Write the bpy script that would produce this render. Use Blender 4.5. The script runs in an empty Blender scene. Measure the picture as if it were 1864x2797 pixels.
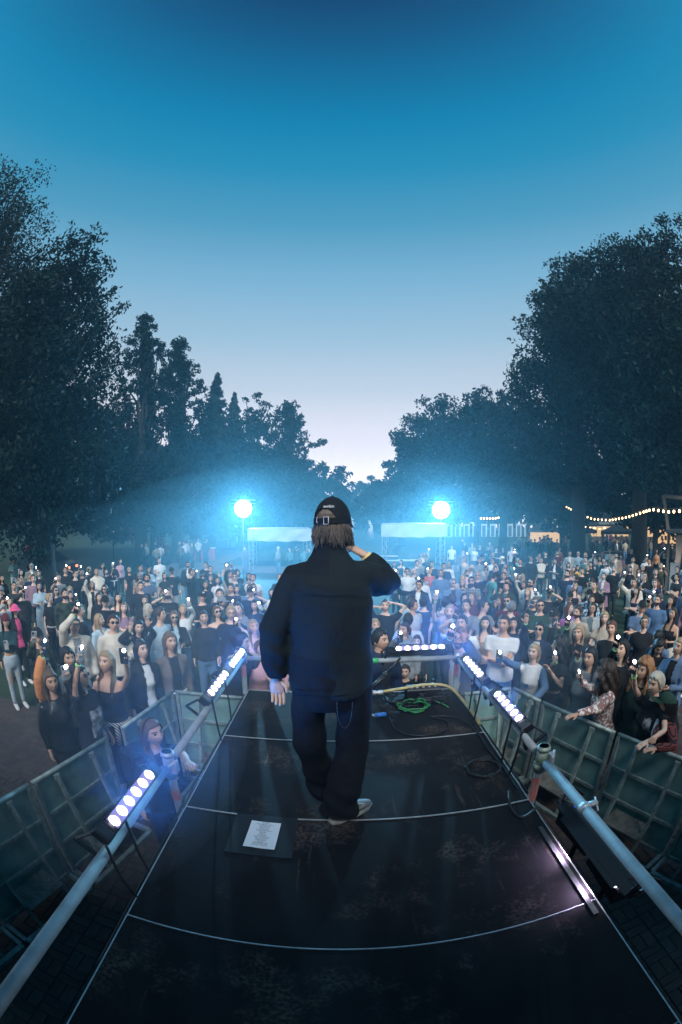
import bpy, bmesh, math, random
import numpy as np
from mathutils import Vector, Matrix, Euler
from math import sin, cos, pi, radians

# ---------------------------------------------------------------- scene, camera
SC = bpy.context.scene
COL = SC.collection
cam_d = bpy.data.cameras.new("camera")
cam = bpy.data.objects.new("camera", cam_d); COL.objects.link(cam)
cam.location = (0, 0, 3.5)
cam.rotation_euler = (radians(90.79), 0, 0)
cam_d.type = 'PANO'                      # 15 mm full-frame fisheye held upright
for holder in (cam_d, getattr(cam_d, 'cycles', None)):
    if holder is None: continue
    try:
        holder.panorama_type = 'FISHEYE_EQUISOLID'
        holder.fisheye_lens = 15.0
        holder.fisheye_fov = radians(220)
    except Exception:
        pass
cam_d.sensor_fit = 'AUTO'; cam_d.sensor_width = 36; cam_d.sensor_height = 24
cam_d.clip_start = 0.05; cam_d.clip_end = 2000
SC.camera = cam
SC.render.engine = 'CYCLES'
SC.render.resolution_x, SC.render.resolution_y = 682, 1024
cy = SC.cycles
cy.use_denoising = True
try: cy.denoiser = 'OPENIMAGEDENOISE'
except Exception: pass
cy.max_bounces = 5; cy.diffuse_bounces = 2; cy.glossy_bounces = 2; cy.transmission_bounces = 3
cy.volume_bounces = 0; cy.transparent_max_bounces = 28
cy.sample_clamp_indirect = 4.0
cy.caustics_reflective = False; cy.caustics_refractive = False
vs = SC.view_settings
vs.view_transform = 'Standard'; vs.look = 'None'; vs.gamma = 1.0; vs.exposure = 0.1
vs.use_curve_mapping = False

def lin(r, g=None, b=None):
    if g is None: g = b = r
    f = lambda c: (c/12.92 if c <= 0.04045 else ((c+0.055)/1.055)**2.4)
    return (f(r/255), f(g/255), f(b/255), 1.0)

# ---------------------------------------------------------------- dusk sky
W = bpy.data.worlds.new("World"); SC.world = W; W.use_nodes = True
nt = W.node_tree; nt.nodes.clear()
wo = nt.nodes.new('ShaderNodeOutputWorld'); bg = nt.nodes.new('ShaderNodeBackground')
tc = nt.nodes.new('ShaderNodeTexCoord'); sx = nt.nodes.new('ShaderNodeSeparateXYZ')
asn = nt.nodes.new('ShaderNodeMath'); asn.operation = 'ARCSINE'
mr = nt.nodes.new('ShaderNodeMapRange')
mr.inputs['From Min'].default_value = 0.0; mr.inputs['From Max'].default_value = pi/2
rp = nt.nodes.new('ShaderNodeValToRGB'); cr = rp.color_ramp; cr.interpolation = 'EASE'
cr.interpolation = 'LINEAR'
SKY = [(0, (255,232,228)), (4, (252,232,230)), (10, (232,221,226)), (17, (198,207,219)), (24, (158,190,212)),
       (32, (122,174,205)), (40, (82,160,198)), (48, (34,145,189)), (55, (0,132,181)), (62, (0,110,160)),
       (68, (0,88,138)), (75, (0,64,112)), (90, (0,50,92))]
while len(cr.elements) < len(SKY): cr.elements.new(0.5)
for e, (deg, c) in zip(cr.elements, SKY):
    k = 1.45 if deg < 8 else (1.18 if deg < 14 else (1.0 if deg < 36 else .88))      # the bright band along the horizon
    e.position = deg/90; e.color = tuple(v*k for v in lin(*c)[:3])+(1.0,)
nishita = nt.nodes.new('ShaderNodeTexSky'); nishita.sky_type = 'NISHITA'; nishita.sun_disc = False
nishita.sun_elevation = radians(-3); nishita.sun_rotation = radians(10)
nsc = nt.nodes.new('ShaderNodeVectorMath'); nsc.operation = 'SCALE'; nsc.inputs['Scale'].default_value = 0.003
add = nt.nodes.new('ShaderNodeVectorMath'); add.operation = 'ADD'
L = nt.links.new
L(tc.outputs['Generated'], sx.inputs[0]); L(sx.outputs['Z'], asn.inputs[0]); L(asn.outputs[0], mr.inputs['Value'])
L(mr.outputs[0], rp.inputs[0]); L(nishita.outputs[0], nsc.inputs[0]); L(rp.outputs[0], add.inputs[0]); L(nsc.outputs[0], add.inputs[1])
L(add.outputs[0], bg.inputs['Color']); L(bg.outputs[0], wo.inputs['Surface'])
bg.inputs['Strength'].default_value = 1.0

# soft after-glow from behind the stage (the bright western sky at the photographer's back)
sun_d = bpy.data.lights.new("sun", 'SUN'); sun_d.energy = 3.9; sun_d.angle = radians(30); sun_d.color = (0.96, 0.96, 0.95)
sun = bpy.data.objects.new("sun", sun_d); COL.objects.link(sun)
sun.rotation_euler = (radians(46), 0, radians(4)); sun.location = (0, -20, 20)

# ---------------------------------------------------------------- helpers
RND = random.Random(7)
MATS = {}
def mat(name, color, rough=0.6, metal=0.0, var=0.25, scale=8.0, bump=0.0, bscale=40.0, spec=0.5, coord='Object', dark=None, emit=None, estr=0.0, alpha=1.0):
    """procedural principled material: base colour mottled by noise, optional bump and emission"""
    if name in MATS: return MATS[name]
    m = bpy.data.materials.new(name); m.use_nodes = True; MATS[name] = m
    t = m.node_tree; p = t.nodes['Principled BSDF']
    c = color if len(color) == 4 else (*color, 1)
    d = dark if dark else tuple(v*(1-var) for v in c[:3])
    t_c = t.nodes.new('ShaderNodeTexCoord'); n = t.nodes.new('ShaderNodeTexNoise')
    n.inputs['Scale'].default_value = scale; n.inputs['Detail'].default_value = 4
    t.links.new(t_c.outputs[coord], n.inputs['Vector'])
    mx = t.nodes.new('ShaderNodeMix'); mx.data_type = 'RGBA'
    ms = t.nodes.new('ShaderNodeMapRange'); ms.inputs['From Min'].default_value = .3; ms.inputs['From Max'].default_value = .7
    t.links.new(n.outputs['Fac'], ms.inputs['Value']); t.links.new(ms.outputs[0], mx.inputs['Factor'])
    mx.inputs['A'].default_value = (*d[:3], 1); mx.inputs['B'].default_value = (*c[:3], 1)
    t.links.new(mx.outputs['Result'], p.inputs['Base Color'])
    p.inputs['Roughness'].default_value = rough; p.inputs['Metallic'].default_value = metal
    p.inputs['Specular IOR Level'].default_value = spec
    if alpha < 1: p.inputs['Alpha'].default_value = alpha
    if bump:
        b = t.nodes.new('ShaderNodeBump'); b.inputs['Strength'].default_value = bump; b.inputs['Distance'].default_value = 0.02
        n2 = t.nodes.new('ShaderNodeTexNoise'); n2.inputs['Scale'].default_value = bscale; n2.inputs['Detail'].default_value = 3
        t.links.new(t_c.outputs[coord], n2.inputs['Vector']); t.links.new(n2.outputs['Fac'], b.inputs['Height'])
        t.links.new(b.outputs[0], p.inputs['Normal'])
    if emit:
        p.inputs['Emission Color'].default_value = emit if len(emit) == 4 else (*emit, 1)
        p.inputs['Emission Strength'].default_value = estr
    return m

def tag(o, label=None, cat=None, group=None, kind=None):
    if label: o["label"] = label
    if cat: o["category"] = cat
    if group: o["group"] = group
    if kind: o["kind"] = kind
    return o
def empty(name, loc=(0,0,0), rz=0.0, label=None, cat=None, group=None):
    o = bpy.data.objects.new(name, None); COL.objects.link(o); o.empty_display_size = .1
    o.location = loc; o.rotation_euler = (0, 0, rz)
    return tag(o, label, cat, group)
def link(name, me, parent=None, loc=None):
    o = bpy.data.objects.new(name, me); COL.objects.link(o)
    if parent is not None: o.parent = parent
    if loc is not None: o.location = loc
    return o

class MB:
    """collects boxes, tubes, lathes... and links them as one mesh object"""
    def __init__(s): s.v = []; s.f = []; s.m = []
    def add(s, vs, fs, mi=0):
        o = len(s.v); s.v += [tuple(p) for p in vs]; s.f += [tuple(i+o for i in f) for f in fs]; s.m += [mi]*len(fs); return s
    def box(s, c, size, rot=None, mi=0, bev=0.0):
        x, y, z = size[0]/2, size[1]/2, size[2]/2
        if bev:
            b = min(bev, x*.9, y*.9, z*.9); vs = []; 
            for sz in (-1, 1):
                for sxx, syy in ((-1,-1),(1,-1),(1,1),(-1,1)):
                    pass
            prof = []
            for zz, k in ((-z, b), (-z+b, 0), (z-b, 0), (z, b)):
                prof.append([(-x+k+ (0 if k else 0), -y+k, zz), (x-k, -y+k, zz), (x-k, y-k, zz), (-x+k, y-k, zz)])
            ring = []
            for q in prof: ring += q
            vs = ring; fs = [(3,2,1,0), (12,13,14,15)]
            for r in range(3):
                for i in range(4):
                    j = (i+1) % 4; fs.append((r*4+i, r*4+j, r*4+4+j, r*4+4+i))
        else:
            vs = [(-x,-y,-z),(x,-y,-z),(x,y,-z),(-x,y,-z),(-x,-y,z),(x,-y,z),(x,y,z),(-x,y,z)]
            fs = [(3,2,1,0),(4,5,6,7),(0,1,5,4),(1,2,6,5),(2,3,7,6),(3,0,4,7)]
        M = rot if rot is not None else Matrix.Identity(3)
        c = Vector(c); return s.add([tuple(c + M @ Vector(p)) for p in vs], fs, mi)
    def beam(s, a, b, w, h, up=(0,0,1), mi=0):
        a, b = Vector(a), Vector(b); d = (b-a); ln = d.length; d.normalize(); u = Vector(up)
        r = d.cross(u)
        if r.length < 1e-5: r = d.cross(Vector((1,0,0)))
        r.normalize(); u = r.cross(d).normalized()
        M = Matrix((r, d, u)).transposed()
        return s.box((a+b)/2, (w, ln, h), M, mi)
    def tube(s, pts, r, n=8, mi=0, cap=True, closed=False):
        pts = [Vector(p) for p in pts]; k = len(pts); rs = r if isinstance(r, (list, tuple)) else [r]*k
        prev = None; vs = []; fs = []
        for i, p in enumerate(pts):
            if closed: d = pts[(i+1) % k]-pts[i-1]
            else: d = pts[min(i+1, k-1)]-pts[max(i-1, 0)]
            if d.length < 1e-9: d = Vector((0,0,1))
            d.normalize()
            if prev is None:
                a = Vector((0,0,1)) if abs(d.z) < .9 else Vector((1,0,0)); x = d.cross(a).normalized()
            else:
                x = prev - d*prev.dot(d)
                if x.length < 1e-6: x = d.cross(Vector((0.3,.5,.8)))
                x.normalize()
            prev = x; y = d.cross(x)
            for j in range(n):
                t = 2*pi*j/n; vs.append(tuple(p + (x*cos(t)+y*sin(t))*rs[i]))
        for i in range(k if closed else k-1):
            i2 = (i+1) % k
            for j in range(n): fs.append((i*n+j, i*n+(j+1) % n, i2*n+(j+1) % n, i2*n+j))
        if cap and not closed: fs.append(tuple(range(n-1, -1, -1))); fs.append(tuple(range((k-1)*n, k*n)))
        return s.add(vs, fs, mi)
    def lathe(s, prof, c=(0,0,0), n=16, rot=None, mi=0, cap=True):
        vs = []; fs = []; M = rot if rot is not None else Matrix.Identity(3); c = Vector(c)
        for r, z in prof:
            for j in range(n): t = 2*pi*j/n; vs.append(tuple(c + M @ Vector((r*cos(t), r*sin(t), z))))
        for i in range(len(prof)-1):
            for j in range(n): fs.append((i*n+j, i*n+(j+1) % n, (i+1)*n+(j+1) % n, (i+1)*n+j))
        if cap: fs.append(tuple(range(n-1, -1, -1))); fs.append(tuple(range((len(prof)-1)*n, len(prof)*n)))
        return s.add(vs, fs, mi)
    def ball(s, c, r, nu=10, nv=7, rot=None, mi=0):
        if not isinstance(r, (tuple, list)): r = (r, r, r)
        vs = []; fs = []; M = rot if rot is not None else Matrix.Identity(3); c = Vector(c)
        for i in range(nv+1):
            a = pi*i/nv
            for j in range(nu):
                t = 2*pi*j/nu; vs.append(tuple(c + M @ Vector((r[0]*sin(a)*cos(t), r[1]*sin(a)*sin(t), r[2]*cos(a)))))
        for i in range(nv):
            for j in range(nu): fs.append((i*nu+j, (i+1)*nu+j, (i+1)*nu+(j+1) % nu, i*nu+(j+1) % nu))
        return s.add(vs, fs, mi)
    def mesh(s, name, mats, smooth=False):
        me = bpy.data.meshes.new(name); me.from_pydata(s.v, [], s.f)
        for m in (mats if isinstance(mats, (list, tuple)) else [mats]): me.materials.append(m)
        if any(s.m): me.polygons.foreach_set('material_index', s.m)
        if smooth: me.polygons.foreach_set('use_smooth', [True]*len(s.f))
        me.update(); return me
    def build(s, name, mats, parent=None, smooth=False, loc=None):
        return link(name, s.mesh(name, mats, smooth), parent, loc)
def copy_tree(o, parent=None):
    c = o.copy(); COL.objects.link(c); c.parent = parent
    for ch in list(o.children): copy_tree(ch, c)
    return c
def rotmat(axis, ang): return Matrix.Rotation(ang, 3, axis)
def text_mesh(name, body, size, m, parent, loc, rot, align='CENTER', extrude=0.0):
    cu = bpy.data.curves.new(name, 'FONT'); cu.body = body; cu.size = size; cu.align_x = align; cu.extrude = extrude; cu.resolution_u = 2
    t = bpy.data.objects.new(name, cu); COL.objects.link(t)
    dg = bpy.context.evaluated_depsgraph_get(); me = bpy.data.meshes.new_from_object(t.evaluated_get(dg))
    bpy.data.objects.remove(t); me.name = name; me.materials.clear(); me.materials.append(m)
    o = link(name, me, parent, loc); o.rotation_euler = rot; return o

# ================================================================ ground and paving
def ground_sheet(name, x0, x1, y0, y1, z, m, nx=2, ny=2, amp=0.0):
    b = MB()
    vs = [(x0+(x1-x0)*i/nx, y0+(y1-y0)*j/ny, z + (amp*sin(i*1.7+j*2.3) if amp else 0)) for j in range(ny+1) for i in range(nx+1)]
    fs = [(j*(nx+1)+i, j*(nx+1)+i+1, (j+1)*(nx+1)+i+1, (j+1)*(nx+1)+i) for j in range(ny) for i in range(nx)]
    b.add(vs, fs); return tag(b.build(name, m), kind='structure')
def gz(x, y):
    """the lawn falls gently away from the stage"""
    return .40*math.exp(-max(0, math.hypot(x, y)-5)/3.2)
M_grass = mat('grass_ground', (0.022, 0.050, 0.022), .9, var=.5, scale=1.3, bump=.8, bscale=30)
M_earth = mat('joint_sand', (0.045, 0.035, 0.028), .95, var=.4, scale=14)
M_path = mat('gravel_path', (0.16, 0.14, 0.13), .9, var=.3, scale=5, bump=.4, bscale=60)
gb = MB(); RR = [0, 3, 5, 6, 7, 8, 9, 10, 11, 12, 14, 16, 18, 20, 24, 30, 45, 70, 100, 150]; NA = 72
for r in RR:
    for k in range(NA): ang = 2*pi*k/NA; x, y = r*sin(ang), r*cos(ang); gb.v.append((x, y, gz(x, y)-.03-.04*max(0, 1-r/14)))
for i in range(len(RR)-1):
    for k in range(NA): gb.f.append((i*NA+k, i*NA+(k+1) % NA, (i+1)*NA+(k+1) % NA, (i+1)*NA+k)); gb.m.append(0)
tag(gb.build('ground', M_grass, None, True), kind='structure')
pb = MB(); nX, nY = 56, 30; vs = []
for j in range(nY+1):
    for i in range(nX+1): x, y = -9+18.5*i/nX, -4+9.3*j/nY; vs.append((x, y, gz(x, y)-.012))
pb.add(vs, [(j*(nX+1)+i, j*(nX+1)+i+1, (j+1)*(nX+1)+i+1, (j+1)*(nX+1)+i) for j in range(nY) for i in range(nX)])
pav = tag(pb.build('pavement', M_earth, None, True), kind='structure')
ground_sheet('footpath', -9, 30, 26.5, 30.5, 0.0, M_path)
ground_sheet('footpath', 3.6, 6.2, 20.5, 26.5, 0.004, M_path)
ground_sheet('footpath', -13, -9, 24, 60, 0.004, M_path)
# clay pavers in basket weave; the nearest in view one by one, the others joined
BR = [mat('paver_%d' % i, c, .85, var=.35, scale=12, bump=.5, bscale=60) for i, c in enumerate(
    [(.075,.050,.045), (.062,.045,.042), (.088,.062,.054), (.055,.044,.044), (.078,.058,.056), (.070,.060,.060)])]
def brick_mesh(i):
    b = MB(); x, y, k = .0975, .0475, .006
    vs = [(-x,-y,-.05),(x,-y,-.05),(x,y,-.05),(-x,y,-.05),(-x,-y,-k),(x,-y,-k),(x,y,-k),(-x,y,-k),(-x+k,-y+k,0),(x-k,-y+k,0),(x-k,y-k,0),(-x+k,y-k,0)]
    fs = [(8,9,10,11)]
    for r in (0, 4):
        for q in range(4): fs.append((r+q, r+(q+1) % 4, r+4+(q+1) % 4, r+4+q))
    b.add(vs, fs); return b.mesh('brick', BR[i])
BM = [brick_mesh(i) for i in range(6)]
spots = []
rb = random.Random(3)
for ci in range(-36, 44):
    for cj in range(-8, 27):
        cx_, cy_ = ci*.2, cj*.2
        if -0.85 < cx_ < 1.05 and cy_ < 3.9: continue
        for q in (-1, 1):
            if (ci+cj) % 2: spots.append((cx_, cy_+q*.05, 0))
            else: spots.append((cx_+q*.05, cy_, 1))
def seen_rank(s):
    x, y, _ = s
    pen = 0
    if -2.2 < x < -1.0 or 1.25 < x < 2.2+(3.2-y)*.35: pen = 0
    else: pen = 4
    if y < -.2: pen += 3
    return math.hypot(x, y) + pen
spots.sort(key=seen_rank)
rest = MB()
proto_v = [tuple(v.co) for v in BM[0].vertices]; proto_f = [tuple(p.vertices) for p in BM[0].polygons]
for i, (x, y, r) in enumerate(spots):
    k = rb.choices(range(6), (5, 4, 3, 2, 2, 1))[0]; dz = gz(x, y)+rb.uniform(-.002, .003); a = (pi/2 if r else 0)+rb.uniform(-.012, .012)
    if i < 300:
        o = link('brick', BM[k], pav, (x, y, dz)); o.rotation_euler = (rb.uniform(-.006,.006), rb.uniform(-.006,.006), a)
    else:
        ca, sa = cos(a), sin(a)
        rest.add([(x+ca*p[0]-sa*p[1], y+sa*p[0]+ca*p[1], p[2]+dz) for p in proto_v], proto_f, k)
tag(rest.build('paving_bricks', BR, pav), kind='stuff')

# ================================================================ stage
DK = 1.75; SX0, SX1 = -0.94, 1.165
def stage_mat():
    m = mat('stage_ply', (.014,.0135,.015), .55, var=.35, scale=3, bump=.12, bscale=220, spec=.10)
    t = m.node_tree; p = t.nodes['Principled BSDF']
    base = p.inputs['Base Color'].links[0].from_socket
    g = t.nodes.new('ShaderNodeNewGeometry')
    n = t.nodes.new('ShaderNodeTexNoise'); n.inputs['Scale'].default_value = 2.4; n.inputs['Detail'].default_value = 8; n.inputs['Roughness'].default_value = .72
    n3 = t.nodes.new('ShaderNodeTexNoise'); n3.inputs['Scale'].default_value = 55; n3.inputs['Detail'].default_value = 4
    mp = t.nodes.new('ShaderNodeMapping'); mp.inputs['Scale'].default_value = (9, .55, 1)
    n2 = t.nodes.new('ShaderNodeTexNoise'); n2.inputs['Scale'].default_value = 3.0; n2.inputs['Detail'].default_value = 6
    for k in (n, n3): t.links.new(g.outputs['Position'], k.inputs['Vector'])
    t.links.new(g.outputs['Position'], mp.inputs['Vector']); t.links.new(mp.outputs[0], n2.inputs['Vector'])
    def rng(src, a, b):
        r = t.nodes.new('ShaderNodeMapRange'); r.inputs['From Min'].default_value = a; r.inputs['From Max'].default_value = b; t.links.new(src, r.inputs['Value']); return r.outputs[0]
    def mth(op, a, b):
        r = t.nodes.new('ShaderNodeMath'); r.operation = op
        for i, q in enumerate((a, b)):
            if hasattr(q, 'links'): t.links.new(q, r.inputs[i])
            else: r.inputs[i].default_value = q
        return r.outputs[0]
    dust = mth('MULTIPLY', rng(n.outputs['Fac'], .53, .78), rng(n3.outputs['Fac'], .38, .62))
    streak = mth('MULTIPLY', rng(n2.outputs['Fac'], .66, .80), rng(n3.outputs['Fac'], .3, .6))
    fac = mth('MINIMUM', mth('ADD', mth('MULTIPLY', dust, .85), mth('MULTIPLY', streak, .5)), 1.0)
    mx = t.nodes.new('ShaderNodeMix'); mx.data_type = 'RGBA'; t.links.new(fac, mx.inputs['Factor'])
    t.links.new(base, mx.inputs['A']); mx.inputs['B'].default_value = (.17, .125, .10, 1)
    t.links.new(mx.outputs['Result'], p.inputs['Base Color'])
    rr = t.nodes.new('ShaderNodeMapRange'); rr.inputs['To Min'].default_value = .6; rr.inputs['To Max'].default_value = .85
    t.links.new(fac, rr.inputs['Value']); t.links.new(rr.outputs[0], p.inputs['Roughness'])
    return m
M_deck = stage_mat()
M_alu = mat('worn_aluminium', (.60,.61,.62), .5, .5, var=.3, scale=25)
M_galv = mat('galvanised_tube', (.33,.36,.38), .66, .25, var=.35, scale=9, bump=.15, bscale=120)
M_black = mat('black_paint', (.012,.012,.014), .45, var=.3, scale=20)
M_blackcloth = mat('black_molton', (.008,.008,.01), .9, var=.3, scale=6)
M_steel = mat('dark_steel', (.10,.11,.11), .5, .7, var=.4, scale=10)
stage = empty('stage', (0.11, 1.5, 0), 0, 'low black plywood runway stage with thin metal joint strips', 'stage')
def part(mb, name, m, parent, smooth=False):
    o = mb.build(name, m, parent, smooth)
    if parent is not None: o.matrix_parent_inverse = Matrix.Translation(parent.location).inverted() if parent.rotation_euler.z == 0 and parent.type == 'EMPTY' else o.matrix_parent_inverse
    return o
SEAM = [-1.6, -.60, .985, 1.985, 3.0, 3.98]
SEAM = [-1.03, -.03, .975, 1.975, 2.985, 3.99]
for a, b in zip(SEAM[:-1], SEAM[1:]):
    part(MB().box(((SX0+SX1)/2, (a+b)/2, DK-.02), (SX1-SX0-.012, b-a-.014, .04), bev=.002), 'deck_panel', M_deck, stage)
for y in SEAM[1:-1]:
    part(MB().box(((SX0+SX1)/2, y, DK-.018), (SX1-SX0-.012, .0065, .041)), 'joint_strip', M_alu, stage)
for x in (SX0+.003, SX1-.003):
    part(MB().box((x, 1.48, DK-.021), (.0055, 5.02, .044)), 'edge_trim', M_alu, stage)
part(MB().box(((SX0+SX1)/2, 3.992+.004, DK-.021), (SX1-SX0-.02, .006, .044)), 'edge_trim', M_alu, stage)
fr = MB()
for x in (SX0+.05, SX1-.05): fr.box((x, 1.48, DK-.10), (.05, 5.0, .10))
for y in SEAM: fr.box(((SX0+SX1)/2, min(y, 3.96), DK-.102), (2.0, .05, .10))
part(fr, 'frame', M_steel, stage)
for x in (SX0+.06, SX1-.06):
    for y in (-.95, .97, 2.0, 3.0, 3.93): part(MB().tube([(x, y, 0), (x, y, DK-.14)], .024, 8), 'leg', M_galv, stage, True)
# black skirt round the stage
def skirt(x0, y0, x1, y1):
    b = MB(); n = 60; vs = []
    dx, dy = x1-x0, y1-y0; l = math.hypot(dx, dy); nx, ny = dy/l, -dx/l
    for i in range(n+1):
        t = i/n; w = .022*sin(t*l*16)+.012*sin(t*l*37+1)
        for z, k in ((DK-.05, .15), (DK*.5, .8), (.02, 1.2)): vs.append((x0+dx*t+nx*w*k, y0+dy*t+ny*w*k, z))
    fs = []
    for i in range(n):
        for k in range(2): fs.append((i*3+k, i*3+k+1, i*3+k+4, i*3+k+3))
    b.add(vs, fs); part(b, 'skirt', M_blackcloth, stage, True)
skirt(SX0-.012, -1, SX0-.012, 4.02); skirt(SX0-.012, 4.02, SX1+.012, 4.02); skirt(SX1+.012, 4.02, SX1+.012, -1)

# set list taped to the deck
mat_tape = mat('black_gaffer_mat', (.006,.007,.009), .7, var=.2, scale=30)
sl = empty('set_list', (-.43, 1.795, DK), 0, 'white printed set list sheet taped on a black mat', 'paper')
b = MB().box((0,0,.002), (.36, .37, .003)); b.build('backing_mat', mat_tape, sl)
pp = MB(); nx_, ny_ = 6, 8
pp.add([((i/nx_-.5)*.172, (j/ny_-.5)*.245, .0055+.0012*sin(i*1.3+j*.9)) for j in range(ny_+1) for i in range(nx_+1)],
       [(j*(nx_+1)+i, j*(nx_+1)+i+1, (j+1)*(nx_+1)+i+1, (j+1)*(nx_+1)+i) for j in range(ny_) for i in range(nx_)])
paper = pp.build('sheet', mat('paper', (.72,.74,.78), .8, var=.06, scale=8), sl, True); paper.rotation_euler = (0, 0, radians(-2))
M_ink = mat('ink', (.03,.03,.04), .8, var=.1)
LINES = ['INTRO', 'Mirsdag Randimu', 'Virapkund', 'Es un tupi', 'Neuzman', 'Tapat Naudoks', 'Jautaki', 'Mucis', 'K Muzio',
         'Tuvin Ziledzimu', 'Ko nu Mano', 'Ziemupco', 'Vienu', 'UZVARETAJS', 'Zimet Tripano']
for i, s in enumerate(LINES):
    text_mesh('lettering', s, .0145, M_ink, paper, (0.0, .104-i*.0145, .0085), (0, 0, 0))

# ================================================================ tube railing
def coupler(parent, x, y, z, tone):
    part(MB().tube([(x, y, z-.10), (x, y, z+.09)], [.038, .038], 14).lathe([(.045, -.02), (.045, .02)], (x, y, z-.06), 14).lathe([(.043,-.012),(.043,.012)], (x, y, z+.07), 14), 'coupler', tone, parent, True)
    part(MB().lathe([(.0, .0), (.032, .0)], (x, y, z+.0905), 14), 'coupler_mouth', M_black, parent)
    part(MB().box((x+.05, y-.03, z), (.03, .05, .07)).tube([(x+.03, y-.08, z+.03), (x+.07, y-.02, z+.05)], .008, 6), 'clamp_bolt', M_alu, parent)
M_green = mat('worn_green_paint', (.10,.19,.10), .55, .3, var=.8, scale=22, dark=(.34,.37,.34))
M_redtape = mat('torn_red_tape', (.60,.10,.07), .6, var=.5, scale=40, dark=(.45,.30,.26))
M_greytape = mat('pale_coupler', (.42,.44,.47), .5, .6, var=.5, scale=18)
rail = empty('tube_railing', (0.1, 1.5, 0), 0, 'low railing of thick grey metal tubes round the stage edge', 'railing')
RZ = 2.065
for x in (-1.0, 1.195):
    part(MB().tube([(x, -1.2, RZ), (x, 1.93, RZ)], .029, 16), 'rail_tube', M_galv, rail, True)
    part(MB().tube([(x, 2.07, RZ), (x, 4.06, RZ)], .027, 16), 'rail_tube', M_galv, rail, True)
    for y in (2.0, 4.09):
        part(MB().tube([(x, y, 0), (x, y, RZ+.02)], .026, 14), 'post', M_galv, rail, True)
        part(MB().lathe([(.09, 0), (.09, .012)], (x, y, 0), 14), 'base_plate', M_steel, rail)
    part(MB().lathe([(.0275, -.0), (.0290, .02), (.0275, .06), (.0295, .10), (.0275, .13)], (x, 4.09, 1.86), 14, cap=False), 'tape_band', M_redtape, rail, True)
coupler(rail, 1.195, 2.0, RZ, M_green); coupler(rail, -1.0, 2.0, RZ, M_greytape)
part(MB().lathe([(.0275, 0), (.029, .05), (.0275, .1), (.0290, .16), (.0275, .20)], (1.195, 2.0, 1.72), 14, cap=False), 'tape_band', M_redtape, rail, True)
part(MB().lathe([(.0275, 0), (.029, .04), (.0275, .09)], (-1.0, 2.0, 1.78), 14, cap=False), 'tape_band', M_redtape, rail, True)
part(MB().tube([(-1.0, 4.09, RZ), (1.195, 4.09, RZ)], .026, 16), 'rail_tube', M_galv, rail, True)
for x in (-1.0, 1.195): part(MB().lathe([(.045, -.05), (.045, .05)], (x, 4.09, RZ), 12), 'corner_clamp', M_greytape, rail, True)
part(MB().lathe([(.034,-.02),(.034,.02)], (1.195, 1.42, RZ), 14, rotmat('X', pi/2)).box((1.245, 1.42, RZ+.01), (.05, .03, .03)).tube([(1.25,1.36,RZ),(1.28,1.46,RZ+.02)], .006, 6), 'pipe_clamp', M_alu, rail, True)
for x in (.33, -.2): part(MB().lathe([(.029,-.045),(.029,.045)], (x, 4.09, RZ), 12, rotmat('Y', pi/2)), 'tape_band', mat('green_tape', (.05,.45,.16), .5), rail, True)

# ================================================================ light bars
M_house = mat('fixture_black', (.010,.010,.013), .38, var=.3, scale=15)
M_glass = mat('fixture_glass', (.20,.17,.30), .12, var=.2, scale=6, emit=(.45,.40,1.0), estr=.35)
M_lens = mat('lit_lens', (.9,.9,.95), .3, var=.02, emit=(.86,.84,1.0), estr=9.0)
def led_bar(c, rot, label, n=6, power=80, color=(.05,.28,1.0), lit=True, ln=.56):
    """local: x along the bar, z = light direction"""
    r = empty('light_bar', c, 0, label, 'light bar', 'stage light bars'); r.rotation_euler = rot.to_euler()
    MB().box((0,0,-.045), (ln, .085, .075), bev=.008).build('housing', M_house, r)
    MB().box((0,0,-.005), (ln-.07, .066, .010)).build('front_glass', M_glass, r)
    for s in (-1, 1):
        MB().box((0, s*.0385, .0), (ln-.05, .006, .028)).build('side_rail', M_house, r)
        e = s*(ln/2)
        MB().box((e+s*.035, 0, -.04), (.07, .088, .07), bev=.01).build('end_cap', M_house, r)
        br = MB(); x0 = e+s*.07
        br.beam((x0, -.045, -.05), (x0+s*.03, -.085, -.15), .016, .01).beam((x0, .045, -.05), (x0+s*.03, .085, -.15), .016, .01).beam((x0+s*.03, -.09, -.15), (x0+s*.03, .09, -.15), .022, .014)
        br.build('bracket', M_house, r)
    step = (ln-.10)/(n-1)*.97
    lens_me = MB().lathe([(.0, .010), (.016, .009), (.0265, .003), (.028, -.002)], n=18, cap=False).mesh('lens', M_lens if lit else M_house, True)
    for i in range(n): link('lens', lens_me, r, ((i-(n-1)/2)*step, 0, .003))
    if lit:
        for k in (-.16, .16):
            ld = bpy.data.lights.new('bar_lamp', 'SPOT'); ld.energy = power; ld.color = color; ld.spot_size = radians(110); ld.spot_blend = 1.0; ld.shadow_soft_size = .03
            lo = bpy.data.objects.new('bar_lamp', ld); COL.objects.link(lo); lo.parent = r; lo.location = (k, 0, .03); lo.rotation_euler = (pi, 0, 0)
    return r
def frame_from(xdir, zdir):
    x = Vector(xdir).normalized(); z = Vector(zdir); z = (z-x*z.dot(x)).normalized(); y = z.cross(x)
    return Matrix((x, y, z)).transposed()
FL = frame_from((0,1,0), (.62,-.1,.78)); FRr = frame_from((0,1,0), (-.55,-.1,.83)); FB = frame_from((1,0,0), (0,-.55,.83))
led_bar((-1.0, 1.50, 2.155), FL, 'nearest left light bar with six lit lenses, bottom left of the stage')
led_bar((-1.0, 3.18, 2.15), FL, 'middle left light bar with lit lenses beside the front deck')
led_bar((-1.0, 3.86, 2.15), FL, 'farthest left light bar on the rail by the stage front')
led_bar((1.195, 2.65, 2.15), FRr, 'nearer of two lit light bars on the right rail')
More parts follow.
